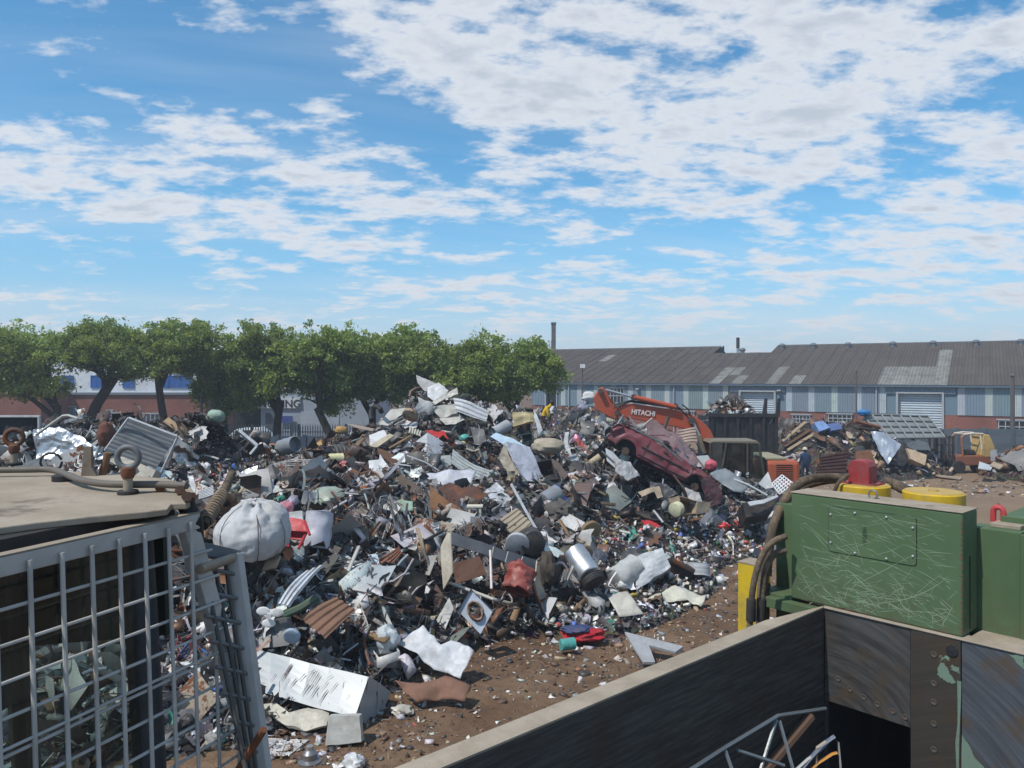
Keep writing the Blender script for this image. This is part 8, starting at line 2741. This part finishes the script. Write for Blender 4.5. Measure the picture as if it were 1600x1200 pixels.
def sbar(name, a, b_, r=.014, n=8, col=DG, mat=None):
    MB().tube([W(a), W(b_)], r, n).build(name, mat or M_PAINT, sg, col=col, autosmooth=n > 4)


def boxbar(name, a, b_, w_, th, col, mat=None):
    a, b_ = W(a), W(b_)
    ax = (b_ - a).normalized()
    s1 = Vector((1, 0, 0)) - ax * ax.x
    s1.normalize()
    s2 = ax.cross(s1)
    MB().hexa([a - s1 * w_ / 2 - s2 * th / 2, a + s1 * w_ / 2 - s2 * th / 2, a + s1 * w_ / 2 + s2 * th / 2, a - s1 * w_ / 2 + s2 * th / 2], b_ - a).build(name, mat or M_PAINT, sg, col=col, bevel=.004)


boxbar('corner_post', P(364, 866, 2.98), B1, .062, .06, GRY)
boxbar('top_bar', P(305, 856, 2.86), P(372, 871, 3.0), .03, .05, DG)
sbar('dusty_rod', P(312, 890, 2.72), P(362, 872, 2.94), .018, 10, (.28, .22, .15, .2))
for k in range(3):
    u = .15 + k * .27
    sbar('wire', A0.lerp(A1, u) + Vector((0, 0, -.03)), B0.lerp(B1, u), .0085, 8, (.05, .047, .045, .3))
for k in range(9):
    u = .09 + k * .11
    sbar('wire', A0.lerp(B0, u) + Vector((-.02, 0, .02)), A1.lerp(B1, u), .0075, 8, (.13, .14, .145, .1))
sbar('rusty_rebar', P(365, 1215, 2.70), P(412, 1140, 2.66), .014, 8, (.14, .06, .035, .6), M_RUST)
# cab body behind the guard: pillars, sills and glass
for a, w_, c_ in ((.10, .09, (.035, .045, .055, .02)), (.55, .03, (.03, .032, .034, .1)), (1.25, .07, (.03, .03, .032, .1))):
    a0, b0 = GP(a, -.03, -.16), GP(a - .02, HG + .2, -.13)
    MB().tube([a0, b0], w_ * .6, 10).build('pillar', M_BLACK, cab, col=c_, autosmooth=True)
MB().tube([GP(.45, .35, -.7), GP(.80, HG + .2, -.5)], .07, 10).build('inner_pillar', M_BLACK, cab, col=(.03, .026, .022, .2), autosmooth=True)
MB().tube([GP(.05, .25, -.75), GP(1.0, .95, -.75)], .03, 8).build('inner_rail', M_BLACK, cab, col=(.03, .028, .026, .2), autosmooth=True)
MB().hexa([GP(-.02, -.03, -.9), GP(LENG, -.03, -.9), GP(LENG, -.03, -.1), GP(-.02, -.03, -.1)], (0, 0, -.05)).build('ceiling', M_RUBBER, cab)
MB().hexa([GP(.02, .03, -.9), GP(LENG, .03, -.9), GP(LENG, .95, -.80), GP(.02, .72, -.82)], gn * .03).build('far_reflection_panel', M_BLACK, cab, col=(.035, .045, .04, 0))  # added panel; its dark green imitates the reflection in the upper glass
MB().hexa([GP(.0, -.02, -.14), GP(.0, -.02, -1.0), GP(.0, .60, -1.0), GP(.0, .44, -.14)], gd * .03).build('end_reflection_panel', M_BLACK, cab, col=(.04, .055, .048, 0))  # added to hide bright scrap; dark green stands in for glass reflection
for a in (.05, 1.3):
    MB().tube([GP(a, 0, -.88), GP(a, HG + .2, -.80)], .05, 8).build('pillar', M_BLACK, cab, col=(.025, .026, .028, .1), autosmooth=True)
MB().add([GP(.16, .0, -.12), GP(LENG, .0, -.12), GP(LENG, HG + .1, -.10), GP(.14, HG + .1, -.10)], [(0, 1, 2, 3)]).build('window_glass', M_GLASS, cab)
MB().hexa([GP(.02, HG + .05, -.95), GP(LENG, HG + .05, -.95), GP(LENG, HG + .05, -.06), GP(.02, HG + .05, -.06)], (0, 0, -3.4)).build('lower_body', M_PAINT, cab, col=(.10, .11, .115, .2))

# ---------------------------------------------------------------- thin haze in the air
hz_m = bpy.data.materials.new('haze')
hz_m.use_nodes = True
ht = hz_m.node_tree
ht.nodes.remove(ht.nodes['Principled BSDF'])
pv = ht.nodes.new('ShaderNodeVolumePrincipled')
pv.inputs['Color'].default_value = (0.86, 0.92, 1.0, 1)
pv.inputs['Density'].default_value = 0.0016
pv.inputs['Anisotropy'].default_value = 0.3
ht.links.new(pv.outputs[0], ht.nodes['Material Output'].inputs['Volume'])
hz_o = MB().span(-120, 140, -30, 270, -1.0, 16.5).build('haze', hz_m)
tag(hz_o, 'thin pale haze in the air over the whole yard', kind='stuff')
